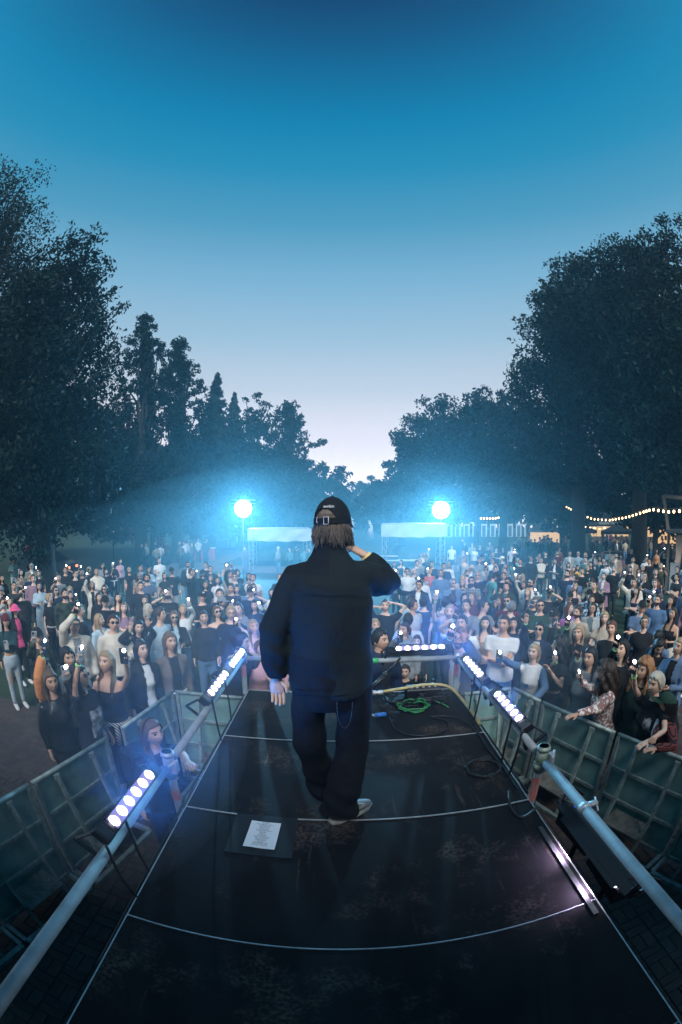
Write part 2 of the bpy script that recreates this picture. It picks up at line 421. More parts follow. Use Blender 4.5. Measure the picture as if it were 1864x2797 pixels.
led_bar((1.195, 3.55, 2.15), FRr, 'farther of two lit light bars on the right rail by the corner')
led_bar((.80, 4.09, 2.19), FB, 'lit light bar standing across the rear rail above the cables', power=55)
led_bar((1.215, 1.25, 1.86), frame_from((0,1,0), (-.66,0,-.75)), 'light bar lying outside the right stage edge, lighting the metal lip', power=10, color=(.85,.62,1.0), n=6, ln=.7)
part(MB().box((1.115, 1.27, DK+.006), (.028, .80, .010)), 'light_lip', M_steel, stage)
M_blue = mat('blue_display', (.03,.05,.5), .3, emit=(.05,.10,1.0), estr=1.6)
M_sticker = mat('round_sticker', (.75,.5,.3), .6, var=.6, scale=60, dark=(.2,.2,.2))
def dark_fixture(c, rz, label):
    r = empty('effect_light', c, rz, label, 'stage light', 'dark effect lights')
    MB().box((0,0,0), (.17,.42,.15), bev=.02).build('housing', M_house, r)
    for s in (-1, 1):
        MB().tube([(-.06, s*.2, .06), (-.06, s*.29, .08), (.06, s*.29, .08), (.06, s*.2, .06)], .013, 6).build('handle', M_house, r, True)
    MB().box((-.02,.14,.078), (.075,.085,.006)).build('display', M_blue, r)
    MB().lathe([(.0,.079),(.024,.0795)], (.045,.16,0), 12).build('sticker', M_sticker, r)
    for k in range(4): MB().lathe([(.009,.07),(.009,.088)], (-.04+.027*k, .02, 0), 8).build('knob', M_steel, r)
    for k in range(3): MB().box((0,-.10-.035*k,.08), (.12,.012,.012)).build('cooling_fin', M_house, r)
    return r
dark_fixture((1.50, 1.72, 1.55), radians(4), 'black effect light with blue display outside the right rail, farther one')
dark_fixture((1.50, 1.24, 1.53), radians(-3), 'black effect light with blue display outside the right rail, nearer one')
for yy in (1.72, 1.24): part(MB().tube([(1.50, yy, 0), (1.50, yy, 1.48)], .02, 8), 'light_stand_pole', M_black, rail)

# ================================================================ cables and clutter on deck
def cable(name, pts, r, m, label, n=6, group=None):
    # smooth the control points
    P = [Vector(p) for p in pts]; out = []
    for i in range(len(P)-1):
        p0, p1, p2, p3 = P[max(i-1,0)], P[i], P[i+1], P[min(i+2, len(P)-1)]
        for k in range(6):
            t = k/6; out.append(.5*((2*p1)+(p2-p0)*t+(2*p0-5*p1+4*p2-p3)*t*t+(3*p1-p0-3*p2+p3)*t**3))
    out.append(P[-1]); return tag(MB().tube(out, r, n).build(name, m, None, True), label, 'cable', group)
M_rub = mat('black_rubber', (.010,.011,.013), .5, var=.2, scale=30)
rc = random.Random(12)
def coil(c, r, turns, wob, cr_, flat=.003):
    return [(c[0]+(r+rc.uniform(-wob, wob))*cos(t*2*pi/18), c[1]+(r+rc.uniform(-wob, wob))*sin(t*2*pi/18)*.92, c[2]+cr_+flat*(t/18)) for t in range(int(turns*18)+1)]
cable('cable_coil', coil((.985,2.43,DK), .125, 4, .012, .006)+[(1.1,2.75,DK+.01),(1.13,3.2,DK+.01)], .0065, M_rub, 'neat round coil of black cable lying on the right of the deck')
M_gc = mat('green_cable', (.03,.22,.07), .5, var=.2)
cable('green_cable', coil((.66,3.55,DK), .13, 3.2, .03, .02, .012)+[(.9,3.62,DK+.03),(.98,3.5,DK+.02)], .006, M_gc, 'tangled green cable at the front right of the deck')
cable('black_cable_heap', coil((.88,3.72,DK), .11, 5, .05, .01, .012), .0075, M_rub, 'heap of black cable beside the green cable')
cable('black_cable_loop', coil((.60,3.74,DK), .15, 4, .06, .012, .012), .006, M_rub, 'loose loops of black cable behind the green cable')
cable('floor_cable', [(.42,3.45,DK+.008),(.45,3.15,DK+.008),(.62,3.02,DK+.008),(.86,3.08,DK+.008),(.90,3.25,DK+.008),(.78,3.36,DK+.008),(1.0,3.30,DK+.008),(1.09,3.05,DK+.008),(1.12,2.6,DK+.008),(1.13,2.1,DK+.008)], .0065, M_rub, 'single black cable sweeping in a loop over the front deck')
mc = cable('multicore_cable', [(.40,3.80,DK+.09),(.6,3.84,DK+.10),(.85,3.88,DK+.11),(1.05,3.80,DK+.10),(1.15,3.5,DK+.03),(1.16,3.1,DK+.02)], .016, mat('tan_cable', (.50,.40,.17), .5, var=.3, scale=20), 'thick tan multicore cable lying across the cable heap')
MB().lathe([(.022,0),(.024,.03),(.018,.04),(.024,.06),(.02,.10)], (.30,3.785,DK+.088), 12, rotmat('Y', pi/2)).build('connector', M_alu, mc, True)
bl = empty('stage_box', (.80,3.86,DK), 0, 'black stage box with metal sockets under the tan cable', 'stage box')
MB().box((0,0,.05), (.34,.16,.10), bev=.01).build('case', M_house, bl)
for k in range(5): MB().lathe([(.014,.098),(.014,.108)], (-.12+.06*k,-.02,0), 10).build('socket', M_alu, bl)
bp = empty('power_connector', (.345,3.42,DK), .2, 'small blue power connector on the deck beside the performer', 'connector')
MB().tube([(-.05,0,.022),(.05,0,.022)], .021, 12).build('plug', mat('blue_plastic', (.03,.16,.55), .4), bp, True); MB().tube([(-.075,0,.022),(-.05,0,.022)], .017, 10).build('collar', M_greytape, bp, True)
ts = empty('mic_stand_boom', (.42,3.93,DK), 0, 'black tubular stand leaning behind the performer at the stage front', 'stand')
MB().tube([(-.16,0,.03),(.02,.05,.20)], .026, 10).build('lower_tube', M_black, ts, True); MB().tube([(.02,.05,.20),(.17,.10,.36)], .012, 8).build('boom', M_black, ts, True); MB().ball((.02,.05,.20), .03).build('joint', M_black, ts, True)
for nm, x, ys, lab in (('hanging_cable', -1.0, (1.12,1.34), 'left near'), ('hanging_cable', -1.0, (2.9, 3.3), 'left far'), ('hanging_cable', 1.195, (2.3, 2.5), 'right near'), ('hanging_cable', 1.195, (3.2, 3.4), 'right far')):
    for i, y in enumerate(ys):
        s = 1 if x > 0 else -1
        cable(nm, [(x-s*.02, y, RZ+.06), (x-s*.05, y-.03, RZ-.15), (x-s*.06+s*.02*i, y+.02, 1.6), (x-s*.03, y+.06, 1.1), (x+s*.05, y+.1, .4), (x+s*.1, y+.2, .02)], .008, M_rub,
              'black cable hanging from the %s light bar, %s of its pair' % ({'left near':'nearest left','left far':'middle left','right near':'nearer right','right far':'farther right'}[lab], ('nearer','farther')[i]))
cable('edge_cable', [(SX1+.03, 3.9, DK-.02), (SX1+.035, 3.0, DK-.03), (SX1+.03, 2.2, DK-.02), (SX1+.06, 1.98, DK-.06), (SX1+.0, 1.86, DK+.008), (SX1-.12,1.80,DK+.008), (SX1-.15, 1.92, DK+.008), (SX1-.1, 2.1, DK+.008)], .009, M_rub, 'black cable running along the right stage edge to the post')
cable('edge_cable', [(SX0-.03, 3.9, DK-.02), (SX0-.03, 3.0, DK-.03), (SX0-.035, 2.2, DK-.02), (SX0-.02, 1.98, DK+.0), (SX0-.035, 1.4, DK-.04), (SX0-.03, .6, DK-.05)], .009, M_rub, 'black cable running along the left stage edge')

# ================================================================ crowd barriers
M_bsheet = mat('barrier_sheet', (.24,.42,.39), .55, .15, var=.45, scale=5, bump=.1, bscale=30)
M_bframe = mat('barrier_frame', (.34,.43,.41), .5, .3, var=.5, scale=14)
M_tread = mat('tread_plate', (.36,.34,.30), .5, .6, var=.5, scale=14)
def barrier(p, q, label):
    """p, q = ends of the top rail on the ground plan; the braces stand on the stage side (local +y)"""
    p, q = Vector((*p, 0)), Vector((*q, 0)); d = q-p; ln = d.length
    r = empty('crowd_barrier', (p.x, p.y, .395), math.atan2(d.y, d.x), label, 'barrier', 'crowd barriers round the stage')
    def B(mb, nm, m, sm=False): return mb.build(nm, m, r, sm)
    B(MB().tube([(.01,0,1.1),(ln-.01,0,1.1)], .021, 10), 'top_rail', M_bframe, True)
    B(MB().box((ln/2,-.012,.57), (ln-.03,.004,1.02)), 'sheet', M_bsheet)
    for x in (.03, ln-.03):
        B(MB().box((x,.008,.55), (.04,.035,1.07)), 'post', M_bframe)
        B(MB().box((x,.14,.03), (.045,.24,.05)), 'foot', M_bframe)
    for z in (.74, .40, .06): B(MB().box((ln/2,.008,z), (ln-.10,.025,.035)), 'cross_bar', M_bframe)
    for x in (ln*.27, ln*.73):
        B(MB().beam((x,.25,.05), (x,.035,1.065), .032, .032, up=(1,0,0)), 'brace', M_bframe)
        B(MB().box((x,.03,1.05), (.06,.03,.05)), 'bracket', M_bframe)
    B(MB().box((ln/2,.28,.035), (ln-.06,.045,.045)), 'base_rail', M_bframe)
    tr = B(MB().box((ln/2,.16,.315), (ln*.44,.26,.012)), 'tread_plate', M_tread)
    st = MB(); k = 0
    nxx = max(4, int(ln*.44/.035))
    for i in range(nxx):
        for j in range(8):
            a = pi/4 if (i+j) % 2 else -pi/4
            st.box((ln/2-ln*.22+.018+i*ln*.44/nxx, .05+j*.031, .3235), (.026,.009,.005), rotmat('Z', a))
    tag(st.build('tread_studs', M_tread, tr), kind='stuff')
    return r
for p, q, lab in [
    ((-2.08,3.22), (-1.93,4.28), 'barrier panel angled from the left corner toward the open gap'),
    ((-2.32,1.97), (-2.12,3.00), 'left barrier panel with its end standing free beside the gap'),
    ((-2.52,.94), (-2.325,1.95), 'second left barrier panel from the gap, by the near light bar'),
    ((-2.70,-.10), (-2.525,.92), 'left barrier panel nearest the photographer'),
    ((-1.91,4.31), (-.83,4.33), 'front barrier panel left of the stage, lit lilac'),
    ((-.81,4.33), (.27,4.35), 'front barrier panel hidden mostly behind the performer'),
    ((.29,4.35), (1.37,4.37), 'front barrier panel behind the rear light bar'),
    ((1.39,4.37), (2.00,4.39), 'front barrier panel right of the rear corner post'),
    ((2.02,4.38), (2.17,3.90), 'narrow right barrier panel at the corner'),
    ((2.18,3.88), (2.54,2.88), 'right barrier panel the patterned blouse leans on'),
    ((2.55,2.86), (2.90,1.85), 'right barrier panel under the striped sweater'),
    ((2.91,1.83), (3.25,.82), 'right barrier panel nearest the photographer'),
]:
    # braces to the stage side: left normal of p->q must point toward the stage centre
    d = Vector((q[0]-p[0], q[1]-p[1])); nrm = Vector((-d.y, d.x)); mid = Vector(((p[0]+q[0])/2, (p[1]+q[1])/2))
    if nrm.dot(Vector((.1, 2.5))-mid) < 0: p, q = q, p
    barrier(p, q, lab)

# ================================================================ people
PAL = dict(black=(.014,.015,.018), charcoal=(.035,.037,.042), grey=(.22,.23,.24), midgrey=(.16,.18,.19), lightgrey=(.42,.43,.43), white=(.72,.72,.72), cream=(.66,.60,.51),
  beige=(.45,.38,.30), tan=(.34,.24,.17), taupe=(.15,.125,.11), brownish=(.13,.09,.07), navy=(.018,.028,.065), slate=(.09,.12,.19), denim=(.13,.20,.32), blue=(.09,.17,.30),
  lightblue=(.40,.47,.52), skyblue=(.40,.52,.60), paleblue=(.45,.60,.68), teal=(.10,.20,.21), tealdark=(.022,.060,.070), tealgrey=(.14,.19,.20), turquoise=(.09,.30,.30), green=(.022,.060,.040), greendark=(.012,.030,.026), olive=(.075,.08,.045),
  camo=(.045,.060,.040), camolight=(.23,.25,.20), plaid=(.40,.43,.38), checked=(.45,.47,.45), mauve=(.30,.19,.25), purple=(.32,.11,.34), plum=(.30,.10,.20), pink=(.60,.33,.38), hotpink=(.75,.10,.25), pinkgrey=(.42,.30,.34),
  coral=(.55,.14,.15), wine=(.11,.018,.028), orange=(.85,.33,.12), rust=(.33,.13,.06), mustard=(.62,.38,.07), leather=(.012,.013,.016), navyfloral=(.025,.05,.10), floral=(.38,.20,.18), tiger=(.20,.045,.04), stripe=(.60,.56,.48), raglan=(.70,.71,.72))
HAIR = dict(black=(.010,.009,.009), brown=(.045,.028,.019), lightbrown=(.16,.10,.06), blonde=(.42,.30,.17), platinum=(.60,.54,.43), grey=(.22,.22,.22), auburn=(.13,.05,.03), ginger=(.40,.19,.08), white=(.75,.75,.75))
PATTERN = {  # second colour, pattern scale
  'camo': ((.012,.020,.014), 9), 'camolight': ((.06,.075,.06), 10), 'plaid': ((.07,.11,.09), 0), 'checked': ((.05,.07,.08), 0), 'navyfloral': ((.42,.55,.62), 26), 'floral': ((.74,.68,.62), 30), 'tiger': ((.012,.010,.012), -1), 'stripe': ((.03,.03,.035), -2), 'brownish': ((.30,.24,.2), 18)}
def cloth(col):
    nm = 'cloth_'+col
    if nm in MATS: return MATS[nm]
    c = PAL[col]; lea = col == 'leather'
    m = mat(nm, c, .32 if lea else .85, var=.30, scale=5, bump=.55, bscale=13, spec=.5 if lea else .25)
    if col in PATTERN:
        t = m.node_tree; p = t.nodes['Principled BSDF']; c2, sc = PATTERN[col]
        tcn = t.nodes.new('ShaderNodeTexCoord'); base = p.inputs['Base Color'].links[0].from_socket
        mx = t.nodes.new('ShaderNodeMix'); mx.data_type = 'RGBA'
        if sc > 0:
            v = t.nodes.new('ShaderNodeTexNoise'); v.inputs['Scale'].default_value = sc; v.inputs['Detail'].default_value = 2; t.links.new(tcn.outputs['Object'], v.inputs['Vector'])
            g = t.nodes.new('ShaderNodeMath'); g.operation = 'GREATER_THAN'; g.inputs[1].default_value = .52; t.links.new(v.outputs['Fac'], g.inputs[0]); f = g.outputs[0]
        elif sc == 0:
            fs = []
            for d in ('X', 'Z'):
                w = t.nodes.new('ShaderNodeTexWave'); w.wave_type = 'BANDS'; w.bands_direction = d; w.inputs['Scale'].default_value = 7; t.links.new(tcn.outputs['Object'], w.inputs['Vector'])
                g = t.nodes.new('ShaderNodeMath'); g.operation = 'GREATER_THAN'; g.inputs[1].default_value = .62; t.links.new(w.outputs['Fac'], g.inputs[0]); fs.append(g.outputs[0])
            g = t.nodes.new('ShaderNodeMath'); g.operation = 'MAXIMUM'; t.links.new(fs[0], g.inputs[0]); t.links.new(fs[1], g.inputs[1]); f = g.outputs[0]
        else:
            w = t.nodes.new('ShaderNodeTexWave'); w.wave_type = 'BANDS'; w.bands_direction = 'Z' if sc == -1 else 'DIAGONAL'; w.inputs['Scale'].default_value = 14; w.inputs['Distortion'].default_value = 6 if sc == -1 else 0
            t.links.new(tcn.outputs['Object'], w.inputs['Vector'])
            g = t.nodes.new('ShaderNodeMath'); g.operation = 'GREATER_THAN'; g.inputs[1].default_value = .55; t.links.new(w.outputs['Fac'], g.inputs[0]); f = g.outputs[0]
        t.links.new(f, mx.inputs['Factor']); t.links.new(base, mx.inputs['A']); mx.inputs['B'].default_value = (*c2, 1); t.links.new(mx.outputs['Result'], p.inputs['Base Color'])
    return m
def hairmat(col):
    nm = 'hair_'+col
    if nm in MATS: return MATS[nm]
    m = mat(nm, HAIR[col], .5, var=.5, scale=6, spec=.4)
    t = m.node_tree; p = t.nodes['Principled BSDF']; tcn = t.nodes.new('ShaderNodeTexCoord'); mp = t.nodes.new('ShaderNodeMapping'); mp.inputs['Scale'].default_value = (60, 60, 5)
    n = t.nodes.new('ShaderNodeTexNoise'); n.inputs['Scale'].default_value = 2; b = t.nodes.new('ShaderNodeBump'); b.inputs['Strength'].default_value = .7; b.inputs['Distance'].default_value = .01
    t.links.new(tcn.outputs['Object'], mp.inputs[0]); t.links.new(mp.outputs[0], n.inputs['Vector']); t.links.new(n.outputs['Fac'], b.inputs['Height']); t.links.new(b.outputs[0], p.inputs['Normal'])
    return m
SKINS = [mat('skin_%d' % i, c, .5, var=.12, scale=14, spec=.35) for i, c in enumerate([(.60,.36,.26), (.66,.42,.31), (.54,.31,.21), (.62,.40,.32)])]
M_eye = mat('eye_white', (.62,.60,.58), .3, var=.05); M_iris = mat('iris', (.035,.028,.022), .25, var=.1); M_lip = mat('lips', (.42,.17,.14), .45, var=.1); M_brow = mat('brow', (.07,.045,.03), .8, var=.2)
M_sung = mat('dark_lens', (.006,.006,.008), .12, var=.1); M_specs = mat('glasses_frame', (.03,.025,.02), .3, var=.1)
M_band = mat('neon_wristband', (.35,.75,.30), .6, var=.1)
M_flash = mat('phone_flash', (1,1,1), .3, var=.01, emit=(.93,.96,1.0), estr=26.0)
M_phone = [mat('phone_'+n, c, .25, var=.1) for n, c in (('black', (.012,.013,.016)), ('blue', (.05,.10,.18)), ('white', (.55,.56,.58)), ('graphite', (.05,.05,.055)))]
M_screen = mat('phone_screen', (.02,.02,.025), .1, var=.05, emit=(.35,.45,.6), estr=.25)
M_cup = mat('clear_cup', (.50,.60,.66), .15, var=.1, alpha=.45)
M_shoe_w = mat('shoe_white', (.60,.58,.55), .6, var=.2, scale=20); M_shoe_b = mat('shoe_black', (.015,.015,.017), .5, var=.3, scale=20)

def np_rings(rings, n=14):
    """rings: (centre, xaxis, yaxis, rx, ry)"""
    vs = []; fs = []; k = len(rings)
    for c, ax, ay, rx, ry in rings:
        for j in range(n):
            t = 2*pi*j/n
            vs.append((c[0]+ax[0]*rx*cos(t)+ay[0]*ry*sin(t), c[1]+ax[1]*rx*cos(t)+ay[1]*ry*sin(t), c[2]+ax[2]*rx*cos(t)+ay[2]*ry*sin(t)))
    for i in range(k-1):
        for j in range(n): fs.append((i*n+j, i*n+(j+1) % n, (i+1)*n+(j+1) % n, (i+1)*n+j))
    fs.append(tuple(range(n-1, -1, -1))); fs.append(tuple(range((k-1)*n, k*n)))
    return vs, fs
X, Y, Z = (1,0,0), (0,1,0), (0,0,1)
TORSO = {'m': [(.80,.10,.085,.01),(.86,.150,.112,.008),(.95,.160,.118,.006),(1.05,.152,.108,0),(1.15,.156,.112,-.004),(1.27,.174,.122,-.006),(1.36,.182,.116,.002),(1.42,.160,.096,.008),(1.465,.100,.074,.012),(1.50,.062,.06,.012)],
         'f': [(.80,.11,.09,.01),(.87,.163,.122,.01),(.95,.158,.115,.006),(1.05,.125,.096,0),(1.14,.124,.098,-.004),(1.24,.145,.124,-.018),(1.33,.150,.108,-.004),(1.40,.130,.086,.006),(1.45,.080,.065,.012),(1.49,.052,.052,.012)]}
def torso_rings(sex, grow, z0, z1, flare=0.0):
    T_ = TORSO[sex]; out = []
    zs = [z0]+[t[0] for t in T_ if z0+.015 < t[0] < z1-.015]+[z1]
    A = np.array(T_)
    for z in zs:
        rx, ry, y = (np.interp(z, A[:,0], A[:,i]) for i in (1,2,3))
        if z < .9: rx, ry = max(rx, .155 if sex == 'm' else .162), max(ry, .112)
        k = flare*max(0, (1.1-z)/.3)
        out.append(((0, y, z), X, Y, rx+grow+k, ry+grow+k))
    return out
def limb(pts, rads, n=10):
    b = MB(); b.tube(pts, rads, n); return b.v, b.f
def ik(S, T_, l1, l2, pole):
    S, T_ = Vector(S), Vector(T_); d = T_-S; L_ = d.length
    if L_ > (l1+l2)*.985: T_ = S+d*((l1+l2)*.985/L_); d = T_-S; L_ = d.length
    if L_ < .14: d = d.normalized()*.14 if L_ > 1e-4 else Vector((0,-.14,0)); T_ = S+d; L_ = .14
    a = (l1*l1-l2*l2+L_*L_)/(2*L_); h = math.sqrt(max(l1*l1-a*a, 0)); dn = d.normalized()
    p = Vector(pole); p = p-dn*p.dot(dn)
    if p.length < 1e-4: p = Vector((0,1,0))-dn*dn.y
    return S+dn*a+p.normalized()*h, T_

def head_arrays(sex, lod, rnd, beard=False):
    """sculpted head, centre at its middle, facing -y: returns verts, faces, material ids (0 skin 1 eye 2 iris 3 lips 4 brow 5 beard)"""
    if lod == 0: uf = np.linspace(-62, 62, 35); ub = np.linspace(62, 298, 18)[1:-1]; vz = np.concatenate([np.linspace(0, 55, 7)[:-1], np.linspace(55, 150, 38)[:-1], np.linspace(150, 180, 5)])
    elif lod == 1: uf = np.linspace(-62, 62, 25); ub = np.linspace(62, 298, 16)[1:-1]; vz = np.concatenate([np.linspace(0, 55, 6)[:-1], np.linspace(55, 150, 26)[:-1], np.linspace(150, 180, 4)])
    else: uf = np.linspace(-62, 62, 15); ub = np.linspace(62, 298, 10)[1:-1]; vz = np.concatenate([np.linspace(0, 55, 4)[:-1], np.linspace(55, 150, 17)[:-1], np.linspace(150, 180, 3)])
    u = np.radians(np.concatenate([uf, ub])); v = np.radians(vz); U, V = np.meshgrid(u, v)
    a, b, c = (.077, .098, .119) if sex == 'm' else (.073, .094, .116)
    x = a*np.sin(V)*np.sin(U); y = -b*np.sin(V)*np.cos(U); z = c*np.cos(V)
    s = np.clip(-z/c, 0, 1); front = y < 0
    jw = (.24 if sex == 'm' else .32)+rnd.uniform(-.03, .03)
    x = x*(1-jw*s**1.3); y = np.where(front, y*(1-.04*s), y*(1-.42*s))
    fw = np.clip(-y/b, 0, 1)**1.5
    y = np.where(front, np.maximum(y, -.93*b-.3*(y+.93*b)*0), y)
    ns = rnd.uniform(.85, 1.15)
    nose = .024*ns*np.exp(-(x/.0125)**2)*np.clip((.028-z)/.058, 0, 1)*(z > -.036)*np.exp(-np.clip(-(z+.026), 0, 1)**2/.00003)
    sock = -.010*np.exp(-((np.abs(x)-.031)/.017)**2-((z-.012)/.013)**2)
    brow = .005*np.exp(-((np.abs(x)-.03)/.026)**2-((z-.033)/.010)**2)*(1.3 if sex == 'm' else .6)
    lips = .006*np.exp(-(x/.023)**2-((z+.063)/.010)**2)-.005*np.exp(-(x/.024)**2-((z+.0635)/.0028)**2)
    chin = .007*np.exp(-(x/.022)**2-((z+.100)/.016)**2); cheek = .004*np.exp(-((np.abs(x)-.045)/.02)**2-((z+.022)/.022)**2)
    y = y-fw*(nose+sock+brow+lips+chin+cheek)
    nr, nc = U.shape
    vs = np.stack([x, y, z], -1).reshape(-1, 3)
    idx = np.arange(nr*nc).reshape(nr, nc); i2 = np.roll(idx, -1, 1)
    f = np.stack([idx[:-1], idx[1:], i2[1:], i2[:-1]], -1).reshape(-1, 4)
    cen = vs[f].mean(1); cx, cyy, cz = cen.T; ax = np.abs(cx); fr = cyy < -.035
    mi = np.zeros(len(f), int)
    ed = 1.0 if lod < 2 else 1.25
    eye = fr & (((ax-.031)/(.0150*ed))**2+((cz-.012)/(.0072*ed))**2 < 1)
    iris = eye & (((ax-.031)/(.0068*ed*1.2))**2 < 1)
    lash = fr & ~eye & (((ax-.031)/.0175)**2+((cz-.0145)/.0085)**2 < 1) & (cz > .013)
    br = fr & (ax > .012) & (ax < .052) & (np.abs(cz-(.036-.10*(ax-.03)**2/.03)) < .0050*ed)
    lp = fr & ((cx/.0235)**2+((cz+.063)/.0095)**2 < 1)
    if beard:
        bd = (cz < -.035) & (cyy < .03) & ~((ax < .03) & (cz > -.048) & False); mi[bd] = 5
        mi[fr & (ax < .028) & (np.abs(cz+.047) < .006)] = 5
    mi[br] = 4; mi[lash] = 4; mi[eye] = 1; mi[iris] = 2; mi[lp] = 3
    if lod == 2: mi[eye] = 2
    V_ = [tuple(p) for p in vs]; F_ = [tuple(q) for q in f]; M_ = mi.tolist()
    for sd in (-1, 1):
        eb = MB().ball((sd*(a+.002), .012, -.006), (.010, .018, .030), 8, 6); o = len(V_)
        V_ += eb.v; F_ += [tuple(i+o for i in q) for q in eb.f]; M_ += [0]*len(eb.f)
    return V_, F_, M_

HANDS = {}
def hand_arrays(kind):
    """right-handed: wrist at origin, fingers along +z, palm faces -y, thumb on -x; kinds relaxed / grip / open"""
    if kind in HANDS: return HANDS[kind]
    b = MB()
    vs, fs = np_rings([((0,0,-.02), X, Y, .026, .020), ((0,0,.01), X, Y, .031, .018), ((0,0,.05), X, Y, .041, .016), ((0,.002,.085), X, Y, .041, .014), ((0,.003,.098), X, Y, .036, .011)], 10)
    b.add(vs, fs)
    bend = {'relaxed': (.25,.35,.3), 'grip': (.75,1.05,.8), 'open': (.04,.08,.06), 'fist': (1.3,1.5,1.2)}[kind]
    for i, (x0, l, r) in enumerate(((-.030,.070,.0088), (-.010,.078,.0092), (.011,.073,.0088), (.030,.058,.0080))):
        p = Vector((x0, .002, .090)); a = 0; pts = [p.copy()]; sp = (x0*(1.2 if kind == 'open' else .25))
        for k, seg in enumerate((.45,.31,.24)):
            a += bend[k]*(1+.08*i)
            p = p+Vector((sp*seg*l*8, -sin(a), cos(a)))*l*seg; pts.append(p.copy())
        b.tube(pts, [r*1.08, r, r*.93, r*.72], 6)
    th = {'relaxed': ((-.03,-.005,.02),(-.052,-.018,.05),(-.056,-.030,.078)), 'grip': ((-.03,-.004,.02),(-.054,-.020,.05),(-.046,-.042,.072)), 'open': ((-.03,0,.02),(-.062,-.008,.045),(-.085,-.012,.07)), 'fist': ((-.03,-.01,.03),(-.040,-.040,.06),(-.015,-.052,.07))}[kind]
    b.tube([Vector(t) for t in th], [.0135,.0112,.0085], 6)
    HANDS[kind] = (b.v, b.f); return HANDS[kind]

def shell(prof_fn, cols, closed=False):
    """grid surface from columns of points; returns verts, faces"""
    vs = []; fs = []; nr = None
    for cidx, u in enumerate(cols):
        col = prof_fn(u, cidx); nr = len(col); vs += col
    nC = len(cols)
    for i in range(nC if closed else nC-1):
        j = (i+1) % nC
        for k in range(nr-1): fs.append((i*nr+k, i*nr+k+1, j*nr+k+1, j*nr+k))
    return vs, fs
def hair_arrays(style, sex, rnd, lod):
    """hair in head coordinates (centre of head = origin, facing -y)"""
    a, b, c = (.077,.098,.119) if sex == 'm' else (.073,.094,.116)
    B = MB(); nC = (52, 32, 22)[lod]; nR = (12, 9, 6)[lod]
    off = {'buzz': .004, 'short': .013, 'med': .016, 'long': .011, 'bob': .016, 'curly': .034, 'bun': .008, 'under': .006}[style]
    part_ = rnd.uniform(-.4, .4); ph = [rnd.uniform(0, 6.28) for _ in range(6)]
    def strand(u, z): return sin(u*23+ph[0]+z*30)*.5+sin(u*41+ph[1]-z*22)*.35+sin(u*67+ph[2]+z*15)*.3
    def vend(u):
        d = abs(math.degrees(math.atan2(sin(u), cos(u))))   # 0 = front
        fl = 52 if style in ('buzz','short') else 54
        if style == 'under': fl = 70
        if d < 48: return fl+4*abs(d/48)+ (6*sin(u*9+ph[3]) if style in ('short','med') else 0)
        if d < 82: t = (d-48)/34; return fl+4+(98-fl-4)*t*t*(3-2*t)
        if d < 105: return 98 if style in ('buzz','short') else 104
        t = min((d-105)/35, 1); return (98 if style in ('buzz','short') else 104)+(22 if style in ('buzz','short') else 26)*t
    def cap_col(u, ci):
        out = []; ve = radians(vend(u))
        for k in range(nR+1):
            v = ve*k/nR; tp = 1 if k < nR else .25
            lump = strand(u, k/nR)*(.0028 if style not in ('curly',) else .010)
            if style == 'curly': lump += .012*sin(u*7+k*1.9+ph[4])*sin(k*2.3+ph[5])
            top = .010*max(0, cos(v)) if style in ('short','med') else .004
            g = (off+top+lump)*tp+.0015
            s = max(0, -cos(v)); bk = (1-.42*s) if cos(u) < 0 else 1
            xx = (a+g)*sin(v)*sin(u); yy = -(b+g)*sin(v)*cos(u)*bk; zz = (c+g)*cos(v)
            out.append((xx, yy, zz))
        return out
    vs, fs = shell(cap_col, [2*pi*i/nC for i in range(nC)], True); B.add(vs, [f[::-1] for f in fs])
    if style in ('long','med','bob','curly'):
        ln = {'long': rnd.uniform(.26,.36), 'med': rnd.uniform(.10,.17), 'bob': .10, 'curly': rnd.uniform(.20,.28)}[style]
        nH = (12, 9, 6)[lod]; op = 62 if style == 'curly' else (80 if style == 'long' else 72); cols = [radians(op)+radians(360-2*op)*i/(nC-1) for i in range(nC)]
        for layer in (0, 1):
            def hang(u, ci):
                d = abs(math.degrees(math.atan2(sin(u), cos(u)))); out = []; jag = rnd.uniform(-.06, .03) if layer == 0 else -.03
                l = (ln+jag)*(1 if d > 95 else .95)
                for k in range(nH+1):
                    t = k/nH; z0 = .045; z = z0-(l+z0+.05)*t
                    w = 1+.03*sin(min(t*2, 1)*pi)-(.10*math.exp(-((z+.125)/.05)**2) if style in ('long','med') else 0)+(.10*t if style == 'long' else 0)+(.25*sin(min(t*1.4,1)*pi*.8) if style == 'curly' else 0)
                    g = off+.004-(.016 if layer else 0)
                    st = strand(u, z*3)*(.0045 if style != 'curly' else .011)+(.016*sin(u*9+z*38+ph[4]) if style == 'curly' else 0)
                    rx = (a+g+st)*w; ry = (b+g+st)*w*.98
                    if t > .7: rx *= 1-.10*(t-.7)/.3; ry *= 1-.10*(t-.7)/.3
                    yy = -ry*cos(u)
                    if yy < 0: yy = yy*.75+.0
                    yb = .012 if z > -.1 else .022+.03*min(1, (-.1-z)/.15)
                    if z < -.11 and yy < .02: yy -= .035*min(1, (-.11-z)/.12)   # front locks fall over the chest
                    out.append((rx*sin(u), yy+(yb if yy > 0 else 0), z))
                return out
            vs, fs = shell(hang, cols); B.add(vs, fs if layer else [f[::-1] for f in fs])
    if style == 'bun':
        if rnd.random() < .5: B.ball((0, b+.035, .035), (.036,.034,.036), 10, 8)
        else:
            B.tube([(0, b+.005, .02), (.01, b+.05, .01), (.015, b+.06, -.08), (.01, b+.05, -.20)], [.022,.028,.026,.010], 8)
    return B.v, B.f
